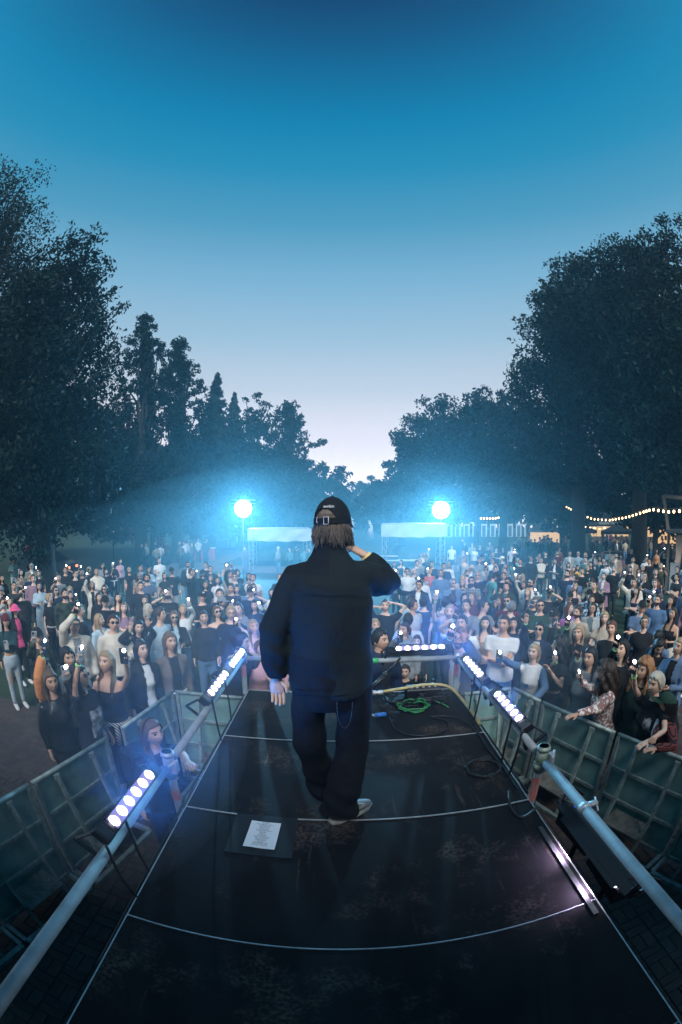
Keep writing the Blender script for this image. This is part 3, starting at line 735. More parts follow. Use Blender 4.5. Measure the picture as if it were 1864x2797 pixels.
def cap_arrays(kind, sex):
    a, b, c = (.077,.098,.119); g = .017; B = MB()
    def dome(vmax, gg, nR=8, nC=24):
        def col(u, ci): return [((a+gg)*sin(v)*sin(u), -(b+gg)*sin(v)*cos(u), (c+gg)*cos(v)) for v in [radians(vmax)*k/nR for k in range(nR+1)]]
        vs, fs = shell(col, [2*pi*i/nC for i in range(nC)], True); B.add(vs, [f[::-1] for f in fs])
    if kind == 'cap':
        dome(74, g); B.ball((0,0,c+g), (.008,.008,.005), 8, 4)
        vs = []; n = 12
        for i in range(n+1):
            u = radians(-62+124*i/n); z0 = (c+g)*cos(radians(74)); vs.append(((a+g)*sin(radians(74))*sin(u), -(b+g)*sin(radians(74))*cos(u), z0)); 
            ext = .075*max(0, cos(u*1.25)); vs.append(((a+g+.004)*sin(u)*.97, -(b+g)*cos(u)-ext, z0-.012-.018*sin(u)**2))
        B.add(vs, [(2*i, 2*i+1, 2*i+3, 2*i+2) for i in range(n)]); B.add([(p[0], p[1], p[2]-.005) for p in vs], [(2*i, 2*i+2, 2*i+3, 2*i+1) for i in range(n)])
    elif kind == 'bucket':
        dome(72, g+.004); vs = []; n = 28; z0 = (c+g+.004)*cos(radians(72))
        for i in range(n):
            u = 2*pi*i/n
            for e, dz in ((.0,0), (.05,-.045)): vs.append(((a+g+e)*sin(radians(72)+0)*sin(u)*1.02, -(b+g+e)*sin(radians(72))*cos(u)*1.02, z0+dz))
        B.add(vs, [(2*i, 2*i+1, (2*i+3) % (2*n), (2*i+2) % (2*n)) for i in range(n)])
    else: dome(88, .02)
    return B.v, B.f
def glasses_arrays(dark):
    B = MB()
    for s in (-1, 1):
        if dark: B.ball((s*.032, -.098, .012), (.027, .006, .019), 12, 6)
        else: B.tube([(s*.032+.024*cos(t), -.100, .010+.018*sin(t)) for t in [2*pi*i/12 for i in range(12)]], .0028, 5, closed=True)
        B.tube([(s*.056, -.096, .016), (s*.079, -.04, .016), (s*.083, .012, .014)], .003, 5)
    B.tube([(-.01, -.104, .016), (.01, -.104, .016)], .003, 5)
    return B.v, B.f

PENDING = []      # (temp object, callback) – all voxel remeshes are evaluated together
def remesh(vs_fs, voxel, cb, smooth=3, fac=.5, keep=1.0):
    me = bpy.data.meshes.new('tmp'); V_ = []; F_ = []
    for vs, fs in vs_fs:
        o = len(V_); V_ += vs; F_ += [tuple(i+o for i in f) for f in fs]
    me.from_pydata([tuple(p) for p in V_], [], F_); ob = bpy.data.objects.new('tmp', me); COL.objects.link(ob)
    r = ob.modifiers.new('r', 'REMESH'); r.mode = 'VOXEL'; r.voxel_size = voxel; r.adaptivity = 0
    if smooth: s = ob.modifiers.new('s', 'SMOOTH'); s.factor = fac; s.iterations = smooth
    if keep < 1: d_ = ob.modifiers.new('d', 'DECIMATE'); d_.ratio = keep
    PENDING.append((ob, cb))
def flush_remesh():
    bpy.context.view_layer.update(); dg = bpy.context.evaluated_depsgraph_get()
    for ob, cb in PENDING:
        me = bpy.data.meshes.new_from_object(ob.evaluated_get(dg)); cb(me)
    for ob, cb in PENDING:
        m = ob.data; bpy.data.objects.remove(ob); bpy.data.meshes.remove(m)
    PENDING.clear()
def verts_of(me): a = np.empty(len(me.vertices)*3); me.vertices.foreach_get('co', a); return a.reshape(-1, 3)
def wrinkle(me, amp, rnd, freq=22.0):
    """cloth folds: displace along normals with a few random waves"""
    co = verts_of(me); no = np.empty(len(me.vertices)*3); me.vertices.foreach_get('normal', no); no = no.reshape(-1, 3); d = np.zeros(len(co))
    for k in range(7):
        w = np.array([rnd.gauss(0, 1), rnd.gauss(0, 1), rnd.gauss(0, .8)]); w /= np.linalg.norm(w)
        d += np.sin(co @ w*freq*rnd.uniform(.5, 1.8)+rnd.uniform(0, 6.28))/2.2
    me.vertices.foreach_set('co', (co+no*(d*amp)[:, None]).ravel())
def split_faces(me, mask, name):
    """moves the masked faces of a quad/tri mesh into a new mesh"""
    polys = [tuple(p.vertices) for p in me.polygons]; co = verts_of(me)
    def sub(sel):
        used = sorted({i for f in sel for i in f}); mp = {v: k for k, v in enumerate(used)}
        n = bpy.data.meshes.new(name); n.from_pydata([tuple(co[i]) for i in used], [], [tuple(mp[i] for i in f) for f in sel]); return n
    return sub([p for p, k in zip(polys, mask) if not k]), sub([p for p, k in zip(polys, mask) if k])
def face_centres(me): a = np.empty(len(me.polygons)*3); me.polygons.foreach_get('center', a); return a.reshape(-1, 3)
def smooth_all(me): me.polygons.foreach_set('use_smooth', [True]*len(me.polygons))

ITEMS = []   # things held in hands
def make_person(x, y, H, sex, hair, top, bottom, armL, armR, rot, hyaw, extras, label, pidx):
    rnd = random.Random(pidx*77+5); s = H/1.75; dist = math.hypot(x, y)
    lod = 0 if dist < 6.6 else (1 if dist < 11.5 else 2); vox = (.020, .028, .038)[lod]; thin = (0, .029, .037)[lod]
    root = empty('person', (x, y, gz(x, y)), radians(rot), label, 'person', 'concert crowd'); root.scale = (s, s, s)
    skin = SKINS[rnd.randrange(4)]; ex = dict((e.split(':')+[None])[:2] for e in extras.split(',') if e)
    tstyle, tcol, tin = (top.split(':')+[None, None])[:3]; bstyle, bcol = bottom.split(':'); hstyle, hcol = hair.split(':')
    sexm = sex == 'm'
    lean = .30 if (armL[0] == 'l' and armR[0] == 'l') else (.14 if 'l' in (armL[0], armR[0]) else rnd.uniform(-.03, .04))
    sway = rnd.uniform(-.03, .03)
    def bend(p):   # lean of the upper body about the hips
        z = p[2]
        if z < .9: return (p[0]+sway*max(0, z-.1)*.15, p[1], z)
        t = min((z-.9)/.25, 1); t = t*t*(3-2*t); a = lean*t; dz = z-.9
        return (p[0]+sway*.12+sway*dz*.4, p[1]-sin(a)*dz, .9+cos(a)*dz if True else z)
    def bend_me(me):
        co = verts_of(me); z = co[:, 2]; t = np.clip((z-.9)/.25, 0, 1); t = t*t*(3-2*t); a = lean*t; dz = np.maximum(z-.9, 0)
        out = co.copy(); out[:, 1] -= np.sin(a)*dz; out[:, 2] = np.where(z > .9, .9+np.cos(a)*dz, z)
        out[:, 0] += np.where(z > .9, sway*.12+sway*dz*.4, sway*np.maximum(0, z-.1)*.15); me.vertices.foreach_set('co', out.ravel())
    shx = .188 if sexm else .160; shz = 1.395 if sexm else 1.385
    k = 1.0 if sexm else .88
    arms = []
    for sd, (code, item, tgt) in ((-1, armL), (1, armR)):
        S = Vector((sd*shx, .005, shz)); o = sd
        if tgt: T_ = Vector(tgt)/s; 
        else:
            T_ = {'d': Vector((o*(shx+.075), -.02+rnd.uniform(-.04,.03), .87)), 'k': Vector((o*.19, -.10, .92)), 'p': Vector((o*.22, -.24, 1.88)), 'f': Vector((o*.10, -.36, 1.58)),
                  'c': Vector((o*.10, -.28, 1.18)), 'x': Vector((-o*.12, -.20, 1.17+.03*o)), 'w': Vector((o*.30, -.16, 1.72)), 'h': Vector((o*.14, .06, 1.68)), 'l': Vector((o*.20, -.36, 1.13))}[code]
        if code in 'pfcwhl' and tgt: T_ = T_-Vector((0, 0, .09 if code in 'pfw' else 0))
        pole = {'d': (o*.5, 1, 0), 'k': (o*1, .8, 0), 'p': (o*.9, .2, -.6), 'f': (o*.7, .1, -1), 'c': (o*.8, .3, -1), 'x': (o*.6, -.2, -.9), 'w': (o*.9, .1, -.7), 'h': (o*1, .2, .3), 'l': (o*.9, .4, -.2)}[code]
        E_, Wr = ik(S, T_, .285*k+.012, .245*k+.012, pole); arms.append((sd, code, item, S, E_, Wr))
    # ---- clothed zones
    sleeve = {'tee': .42, 'polo': .45, 'tank': 0, 'crop': .42 if hstyle != 'long' else 1.0, 'dress': .35, 'raglan': 1.0}.get(tstyle, 1.0)
    hem = {'crop': 1.08, 'tank': .90, 'tee': .84, 'polo': .85, 'dress': .70, 'cardigan': .62, 'hoodie': .84, 'jacket': .84, 'long': .86, 'raglan': .88}[tstyle]
    loose = {'tank': .010, 'crop': .014, 'hoodie': .030, 'jacket': .026, 'cardigan': .028, 'tee': .017, 'long': .017, 'dress': .014, 'polo': .02, 'raglan': .016}[tstyle]
    # ---- body: one continuous figure
    comps = [np_rings(torso_rings(sex, -.006, .80, 1.49)), limb([(0,.012,1.44), (0,.008,1.50), (0,-.006,1.56), (0,-.012,1.60)], [.066*k, .056*k, .052*k, .050*k])]
    ar = [.056*k, .052*k, .040*k, .036*k, .024]
    for sd, code, item, S, E_, Wr in arms:
        inn = Vector((sd*.07, .005, 1.405)); M1 = S.lerp(E_, .5); M2 = E_.lerp(Wr, .35)
        comps.append(limb([inn, S, M1, E_, M2, Wr], [max(q, thin) for q in (.05*k, .050*k, .043*k, .037*k, .037*k, .0245)], 8))
    for sd in (-1, 1):
        comps.append(limb([(sd*.085,0,.90), (sd*.092,-.005,.72), (sd*.098,-.012,.50), (sd*.10,.010,.34), (sd*.10,.02,.10), (sd*.10,.02,.06)], [.088, .078, .054, .056, .036, .040], 10))
        comps.append(limb([(sd*.10,.05,.045), (sd*.102,-.05,.04), (sd*.108,-.14,.03)], [.036,.042,.03], 8))
    hp = Vector((0, -.012, 1.632)); hpitch = radians(rnd.uniform(4, 14) if dist < 16 else 3); hroll = radians(rnd.uniform(-7, 7))
    if 'looking down' in label: hpitch = radians(-28)
    HR = Euler((-hpitch, hroll, radians(hyaw)), 'XYZ').to_matrix(); piv = Vector((0, .01, 1.54))
    def to_head(p): return bend(piv + HR @ (Vector(p)+hp-piv))
    def cb_body(me):
        bend_me(me); co = verts_of(me); polys = [tuple(p.vertices) for p in me.polygons]; mi = [0]*len(polys); V_ = [tuple(c) for c in co]
        hv, hf, hm = head_arrays(sex, lod, rnd, 'beard' in ex); o = len(V_); V_ += [tuple(to_head(p)) for p in hv]; polys += [tuple(i+o for i in f) for f in hf]; mi += hm
        for sd, code, item, S, E_, Wr in arms:
            d = (Wr-E_).normalized()
            up = Vector((0,-1,0)) if code in 'pfwc' else (Vector((-sd,0,0)) if code in 'dk' else Vector((0,0,-1)))
            if code in 'pf': d = (d*.6+Vector((0,0,1))).normalized(); up = Vector((0,-1,0))
            if code == 'w': d = (d*.6+Vector((0,0,1))).normalized()
            n_ = up-d*up.dot(d)
            if n_.length < .05: n_ = Vector((0,0,1))-d*d.z
            n_.normalize(); yv = -n_; xv = yv.cross(d)
            kind = 'grip' if item else ('open' if code == 'w' and 'fist' not in label else 'fist' if code == 'w' else 'relaxed')
            hv, hf = hand_arrays(kind); o = len(V_); hs = .98*k+.02
            sgn = 1 if sd < 0 else -1
            V_ += [bend(Wr+(xv*(p[0]*sgn)+yv*p[1]+d*p[2])*hs) for p in hv]; polys += [tuple(i+o for i in f) for f in hf]; mi += [0]*len(hf)
            if item:
                W_ = Vector(bend(Wr)); ITEMS.append((item, root, label, W_, d, n_, sd, code, lod, rnd.randrange(99)))
            elif code in 'pwfl' and rnd.random() < .7: pass
        n = bpy.data.meshes.new('body'); n.from_pydata(V_, [], polys)
        for m in (skin, M_eye, M_iris, M_lip, M_brow, hairmat(hcol if hcol in HAIR else 'brown')): n.materials.append(m)
        n.polygons.foreach_set('material_index', mi); smooth_all(n); link('body', n, root); bpy.data.meshes.remove(me)
    remesh(comps, vox*1.14, cb_body, 2, keep=(.32, .33, .42)[lod])
    # ---- top
    if tstyle == 'tank': tc_ = [np_rings(torso_rings(sex, .010, hem, 1.34)), limb([(.085,.0,1.30), (.10,.01,1.42), (.08,.05,1.32)], .02, 6), limb([(-.085,.0,1.30), (-.10,.01,1.42), (-.08,.05,1.32)], .02, 6)]
    elif tstyle == 'dress': tc_ = [np_rings([((0,0,.30), X, Y, .27, .25), ((0,0,.6), X, Y, .22, .19)]+torso_rings(sex, loose, .86, 1.455))]
    else: tc_ = [np_rings(torso_rings(sex, loose, hem, 1.478 if tstyle in ('hoodie','polo','jacket') else 1.462, .03 if tstyle in ('hoodie','jacket','cardigan','tee') else .01))]
    if tstyle == 'cardigan': tc_[0] = np_rings([((0,.01,hem), X, Y, .235, .19), ((0,.01,.80), X, Y, .21, .16)]+torso_rings(sex, loose, .92, 1.462, .02))
    if sleeve:
        for sd, code, item, S, E_, Wr in arms:
            inn = Vector((sd*.06, .005, 1.40)); g = loose*.75+.004
            if sleeve < 1:
                q = S.lerp(E_, sleeve*1.25); tc_.append(limb([inn, S, S.lerp(E_, sleeve*.6), q], [.052*k+g, .052*k+g, .047*k+g+.004, .045*k+g+.008], 12))
            else: tc_.append(limb([inn, S, S.lerp(E_, .5), E_, E_.lerp(Wr, .5), E_.lerp(Wr, .94)], [.055*k+g, .056*k+g, .048*k+g, .044*k+g, .040*k+g*.9, .033*k+g*.8], 12))
    if tstyle == 'hoodie': tc_.append(limb([(-.10,-.045,1.455), (-.115,.04,1.475), (-.06,.115,1.475), (.06,.115,1.475), (.115,.04,1.475), (.10,-.045,1.455)], [.025,.04,.05,.05,.04,.025], 8))
    if tstyle in ('polo','jacket'): tc_.append(limb([(-.035,-.062,1.455), (-.068,-.01,1.49), (-.05,.06,1.505), (.05,.06,1.505), (.068,-.01,1.49), (.035,-.062,1.455)], .016, 6))
    if tstyle == 'crop' and sleeve == 1.0: pass
    nm = {'tee':'tee_shirt','tank':'tank_top','long':'long_sleeved_top','jacket':'jacket','hoodie':'hooded_top','crop':'cropped_top','cardigan':'cardigan','dress':'dress','polo':'polo_shirt','raglan':'raglan_shirt'}[tstyle]
    def cb_top(me):
        wrinkle(me, (.0075, .0065, .004)[lod] if tstyle != 'tank' else .002, rnd)
        fc = face_centres(me)
        inner = None
        if tin and tstyle in ('jacket','cardigan'):
            w = .050+.02*rnd.random(); mask = (fc[:, 1] < -.045) & (np.abs(fc[:, 0]) < w+.03*np.clip(1.3-fc[:, 2], -.1, .6)) & (fc[:, 2] < 1.47)
            me2, inner = split_faces(me, mask, 'shirt'); bpy.data.meshes.remove(me); me = me2
        elif tstyle == 'raglan':
            mask = np.abs(fc[:, 0]) > .135; me2, inner = split_faces(me, mask, 'sleeves'); bpy.data.meshes.remove(me); me = me2
        if 'print' in ex or 'print2' in ex:
            cxp, czp, wx, wz = (0.0, 1.12, .105, .20) if 'print' in ex else (.05, 1.24, .045, .07)
            mask = (fc[:, 1] < -.03) & (np.abs(fc[:, 0]-cxp) < wx) & (np.abs(fc[:, 2]-czp) < wz); me2, pr = split_faces(me, mask, 'print'); bpy.data.meshes.remove(me); me = me2
            bend_me(pr); smooth_all(pr); pr.materials.append(mat('shirt_print', (.55,.56,.56), .8, var=.5, scale=16, dark=(.014,.015,.018))); link('print', pr, root)
        bend_me(me); smooth_all(me); me.name = nm; me.materials.append(cloth(tcol)); t = link(nm, me, root)
        if inner is not None and len(inner.polygons):
            co = verts_of(inner)
            if tstyle != 'raglan': co[:, 1] += .012
            inner.vertices.foreach_set('co', co.ravel()); bend_me(inner); smooth_all(inner); inner.materials.append(cloth(tin)); link('shirt' if tstyle != 'raglan' else 'sleeves', inner, root)
        front = -float(np.abs(verts_of(me)[:, 1]).max())
        if 'star' in ex:
            pts = []
            for i in range(10): a = pi/2+2*pi*i/10; r = .062 if i % 2 == 0 else .026; pts.append((r*cos(a), 0, r*sin(a)))
            sb = MB(); vs = [(0, -.004, 0)]+pts; sb.add(vs, [(0, 1+i, 1+(i+1) % 10) for i in range(10)]); sb.add([(p[0]*.45, -.006, p[2]*.45) for p in pts], [tuple(range(10))], 1)
            sb.build('star_emblem', [mat('star_blue', (.02,.16,.42), .7, var=.2), mat('star_dark', (.01,.04,.14), .7)], root, loc=bend((.0, -.150, 1.22)))
        if 'text' in ex: text_mesh('lettering', 'AMENITIES' if ex['text'] == 'white' else 'SERVICE', .035, mat('print_white', (.6,.6,.6), .8) if ex['text'] == 'white' else mat('print_grey', (.12,.13,.13), .8), root, bend((.0, -.168, 1.25)), (pi/2-lean, 0, 0))
    remesh(tc_, vox*.95, cb_top, 3, keep=(.7, .6, .55)[lod])
    # ---- bottoms
    if bstyle == 'skirt': bc = [np_rings([((0,0,.30), X, Y, .24, .22), ((0,0,.6), X, Y, .21, .18), ((0,0,.80), X, Y, .185, .14), ((0,.005,.95), X, Y, .168, .125), ((0,0,1.03), X, Y, .14, .11)])]; bn = 'skirt'
    else:
        wl = 1.02 if sexm else 1.035; bc = [np_rings(torso_rings(sex, .010, .80, wl))]; bn = 'shorts' if bstyle == 'shorts' else ('jeans' if bstyle in ('jeans','ripped') else 'trousers')
        for sd in (-1, 1):
            if bstyle == 'shorts': pts = [(sd*.085,0,.90), (sd*.095,-.005,.72), (sd*.105,-.01,.52)]; rr = [.098,.098,.105]
            elif bstyle == 'wide': pts = [(sd*.085,0,.90), (sd*.095,-.005,.72), (sd*.105,-.005,.45), (sd*.11,0,.06)]; rr = [.098,.098,.105,.125]
            else: pts = [(sd*.085,0,.90), (sd*.092,-.005,.72), (sd*.099,-.012,.50), (sd*.10,.008,.30), (sd*.10,.015,.09)]; rr = [.097,.088,.068,.064,.056]
            bc.append(limb(pts, rr, 12))
    def cb_bot(me):
        wrinkle(me, (.005, .004, .003)[lod], rnd, 18)
        co = verts_of(me); wl = co[:, 2].max()
        if bstyle == 'ripped':
            fc = face_centres(me); mask = np.zeros(len(fc), bool)
            for q in range(7):
                z = rnd.uniform(.3, .72); sd = rnd.choice((-1, 1)); mask |= (fc[:, 1] < -.02) & (np.abs(fc[:, 2]-z) < .014) & (np.abs(fc[:, 0]-sd*.1) < .045)
            me2, rip = split_faces(me, mask, 'rip'); bpy.data.meshes.remove(me); me = me2; bend_me(rip); smooth_all(rip); rip.materials.append(skin); tag(link('rips', rip, root), kind='stuff')
        bend_me(me); smooth_all(me); me.name = bn; me.materials.append(cloth(bcol)); link(bn, me, root)
    remesh(bc, vox*1.2, cb_bot, 3, keep=.45)
    # ---- shoes
    white = bstyle == 'ripped' or 'whiteshoes' in ex or rnd.random() < .3
    for sd in (-1, 1):
        sh = MB(); vs, fs = np_rings([((sd*.10,.085,.05), X, Z, .028, .035), ((sd*.10,.05,.05), X, Z, .040, .050), ((sd*.10,-.02,.05), X, Z, .042, .050), ((sd*.104,-.09,.038), X, Z, .047, .037), ((sd*.108,-.15,.030), X, Z, .040, .028), ((sd*.11,-.185,.026), X, Z, .02, .018)], 10)
        sh.add(vs, fs); sh.build('shoe', M_shoe_w if white else M_shoe_b, root, True)
    # ---- hair, hats, glasses
    hs = hstyle; hat = None
    if hs in ('cap','bucket'): hat = (hs, hcol); hs2 = 'short' if sexm else 'long'; hc2 = rnd.choice(('black','brown')); 
    else: hs2, hc2 = hs, hcol
    if 'beanie' in ex: hat = ('beanie', ex['beanie'])
    def headpart(name, arr, m):
        b = MB(); b.add([to_head(p) for p in arr[0]], arr[1]); return b.build(name, m, root, True)
    if hs2 != 'bald': headpart('hair', hair_arrays(hs2 if not (hat and hs2 == 'short') else 'under', sex, rnd, lod), hairmat(hc2))
    if hat:
        nmh = {'cap':'cap','bucket':'bucket_hat','beanie':'beanie'}[hat[0]]; headpart(nmh, cap_arrays(hat[0], sex), cloth(hat[1]))
        if 'logo' in ex or 'whitelogo' in ex:
            b = MB(); b.box((0, -.112, .082), (.05 if 'logo' in ex else .03, .004, .03 if 'logo' in ex else .012)); headpart('emblem', (b.v, b.f), cloth('white'))
    if 'sun' in ex: headpart('sunglasses', glasses_arrays(True), M_sung)
    if 'glasses' in ex: headpart('glasses', glasses_arrays(False), M_specs)
    if 'suntop' in ex: g = glasses_arrays(True); headpart('sunglasses', ([(p[0], p[1]+.012, p[2]+.085) for p in g[0]], g[1]), M_sung)
    if 'headband' in ex: b = MB(); b.tube([(.088*cos(t), .01-.02*sin(t), .01+.125*sin(t)) for t in [pi*i/14 for i in range(15)]], .009, 6); headpart('headband', (b.v, b.f), M_black)
    def strap(name, pts, r, m, n=6): b = MB(); b.tube([bend(p) for p in pts], r, n); return b.build(name, m, root, True)
    def block(name, c, size, m, bev=.02): b = MB(); b.box((0,0,0), size, bev=bev); return b.build(name, m, root, False, bend(c))
    if 'sash' in ex: 
        strap('tied_sleeves', [(.17*cos(t), -.13*sin(t)-.005, 1.0-.03*sin(t)) for t in [pi*i/10 for i in range(11)]], .022, cloth(ex['sash'] or 'white'))
        strap('hanging_sleeve', [(.02,-.15,.98), (.03,-.165,.88), (.02,-.16,.74)], [.02,.03,.028], cloth(ex['sash'] or 'white'))
    if 'bag' in ex: block('bag', (.20, -.06, .90), (.20, .10, .22 if ex['bag'] == 'paleblue' else .12), cloth(ex['bag']))
    if 'pouch' in ex:
        strap('pouch_strap', [(.10,.0,1.44), (.0,-.145,1.25), (-.12,-.16,1.02)] if ex['pouch'] == 'black' else [(.18*cos(t), -.14*sin(t), .98-.05*sin(t)) for t in [pi*i/10 for i in range(11)]], .012, M_black); block('pouch', (0.02 if ex['pouch'] == 'white' else .02, -.17, .90 if ex['pouch'] == 'white' else .95), (.24,.09,.16), cloth(ex['pouch']), .04)
    if 'pack' in ex:
        block('backpack', (0, .22 if ex['pack'] != 'black' else .21, 1.22), (.30, .17, .42), cloth(ex['pack']), .06)
        for sd in (-1, 1): strap('pack_strap', [(sd*.12,.13,1.40), (sd*.125,.02,1.47), (sd*.13,-.12,1.36), (sd*.15,-.12,1.18), (sd*.16,.05,1.05)], .018, cloth(ex['pack']))
    if 'strap' in ex or 'crossbag' in ex: strap('shoulder_strap', [(-.10,.06,1.46), (-.11,-.05,1.45), (.0,-.165,1.25), (.14,-.13,1.0)], .014, M_black)
    if 'belt' in ex or 'belt2' in ex:
        strap('belt', [(.158*cos(t), -.125*sin(t), 1.0) for t in [2*pi*i/20 for i in range(21)]], .014, cloth('white') if 'belt' in ex else M_black); block('buckle', (0,-.145,1.0), (.05,.012,.04), M_alu, .004)
    if 'chain' in ex: strap('neck_chain', [(-.06,-.02,1.46), (-.055,-.10,1.40), (0,-.145,1.33), (.055,-.10,1.40), (.06,-.02,1.46)], .005, M_alu)
    if 'scarf' in ex: strap('scarf', [(-.07,.0,1.47), (-.05,-.09,1.45), (.0,-.13,1.41), (.02,-.17,1.30), (.02,-.18,1.18)], [.03,.035,.03,.045,.02], cloth('white'), 8)
    for sd, code, item, S, E_, Wr in arms:
        if code in 'pfw' and rnd.random() < .75 and lod < 2:
            d = (Wr-E_).normalized(); q = Wr-d*.02; strap('wristband', [q-d*.009, q+d*.009], .031, M_band, 10)
    return root

def phone_template(lit, mi):
    r = empty('smartphone', (0,0,0))
    MB().box((0,0,0), (.078,.009,.158), bev=.004).build('case', M_phone[mi], r)
    MB().box((0,.0055,0), (.070,.002,.148)).build('screen', M_screen, r)
    MB().box((-.018,-.006,.052), (.030,.004,.034), bev=.0015).build('camera_bump', M_phone[3], r)
    if lit: MB().ball((.010,-.009,.058), (.020,.007,.020), 10, 6).build('flash', M_flash, r, True)
    return r
def cup_template():
    r = empty('plastic_cup', (0,0,0)); MB().lathe([(.030,-.06),(.041,.06),(.039,.06),(.028,-.055)], n=16, cap=False).build('wall', M_cup, r, True)
    MB().lathe([(.0,-.055),(.0285,-.054),(.033,.01),(.0,.012)], n=14, cap=False).build('drink', mat('drink', (.25,.20,.10), .2, var=.1), r, True); return r
def place_items():
    tmpl = {}
    seen = {}
    for item, root, label, W_, d, n_, sd, code, lod, q in ITEMS:
        who = label[0].lower()+label[1:]
        who = who.replace('person in ', '').replace('person ', 'one ').replace(' raising a phone', '').replace(' filming', ''); who = ' '.join(who.split()[:12]).rstrip(',')
        if item in 'PQ':
            key = (item == 'P', q % 4)
            if 'white phone' in label: key = (key[0], 2)
            if 'blue phone' in label: key = (key[0], 1)
            if key not in tmpl: tmpl[key] = phone_template(*key); o = tmpl[key]
            else: o = copy_tree(tmpl[key])
            lab = ('lit phone of the ' if item == 'P' else 'phone of the ')+who; cat = 'phone'; grp = 'phones held by the crowd'; off = d*.105+n_*.028
            zdir = d if code in 'pf' else Vector((0,0,1)); up = Vector((0,-1,0))
        elif item == 'C':
            if 'cup' not in tmpl: tmpl['cup'] = cup_template(); o = tmpl['cup']
            else: o = copy_tree(tmpl['cup'])
            lab = 'cup of the '+who; cat = 'cup'; grp = 'plastic cups'; off = d*.08+n_*.035; zdir = Vector((0,0,1)); up = n_
        else:
            o = empty('camera_gear', (0,0,0)); MB().box((0,0,0), (.15,.07,.10), bev=.012).build('camera_body', M_house, o); MB().tube([(0,-.03,0),(0,-.15,0)], [.04,.045], 14).build('lens_barrel', M_house, o, True)
            lab = 'black camera of the '+who; cat = 'camera'; grp = None; off = d*.08+n_*.05; zdir = Vector((0,0,1)); up = Vector((0,-1,0))
        R_ = Matrix.Rotation(root.rotation_euler.z, 3, 'Z'); sc = root.scale.x
        o.location = Vector(root.location)+R_ @ ((W_+off)*sc)
        z = zdir.normalized(); y = -(up-z*up.dot(z)); y.normalize(); x_ = y.cross(z)
        o.rotation_euler = (R_ @ Matrix((x_, y, z)).transposed()).to_euler(); tag(o, lab, cat, grp)
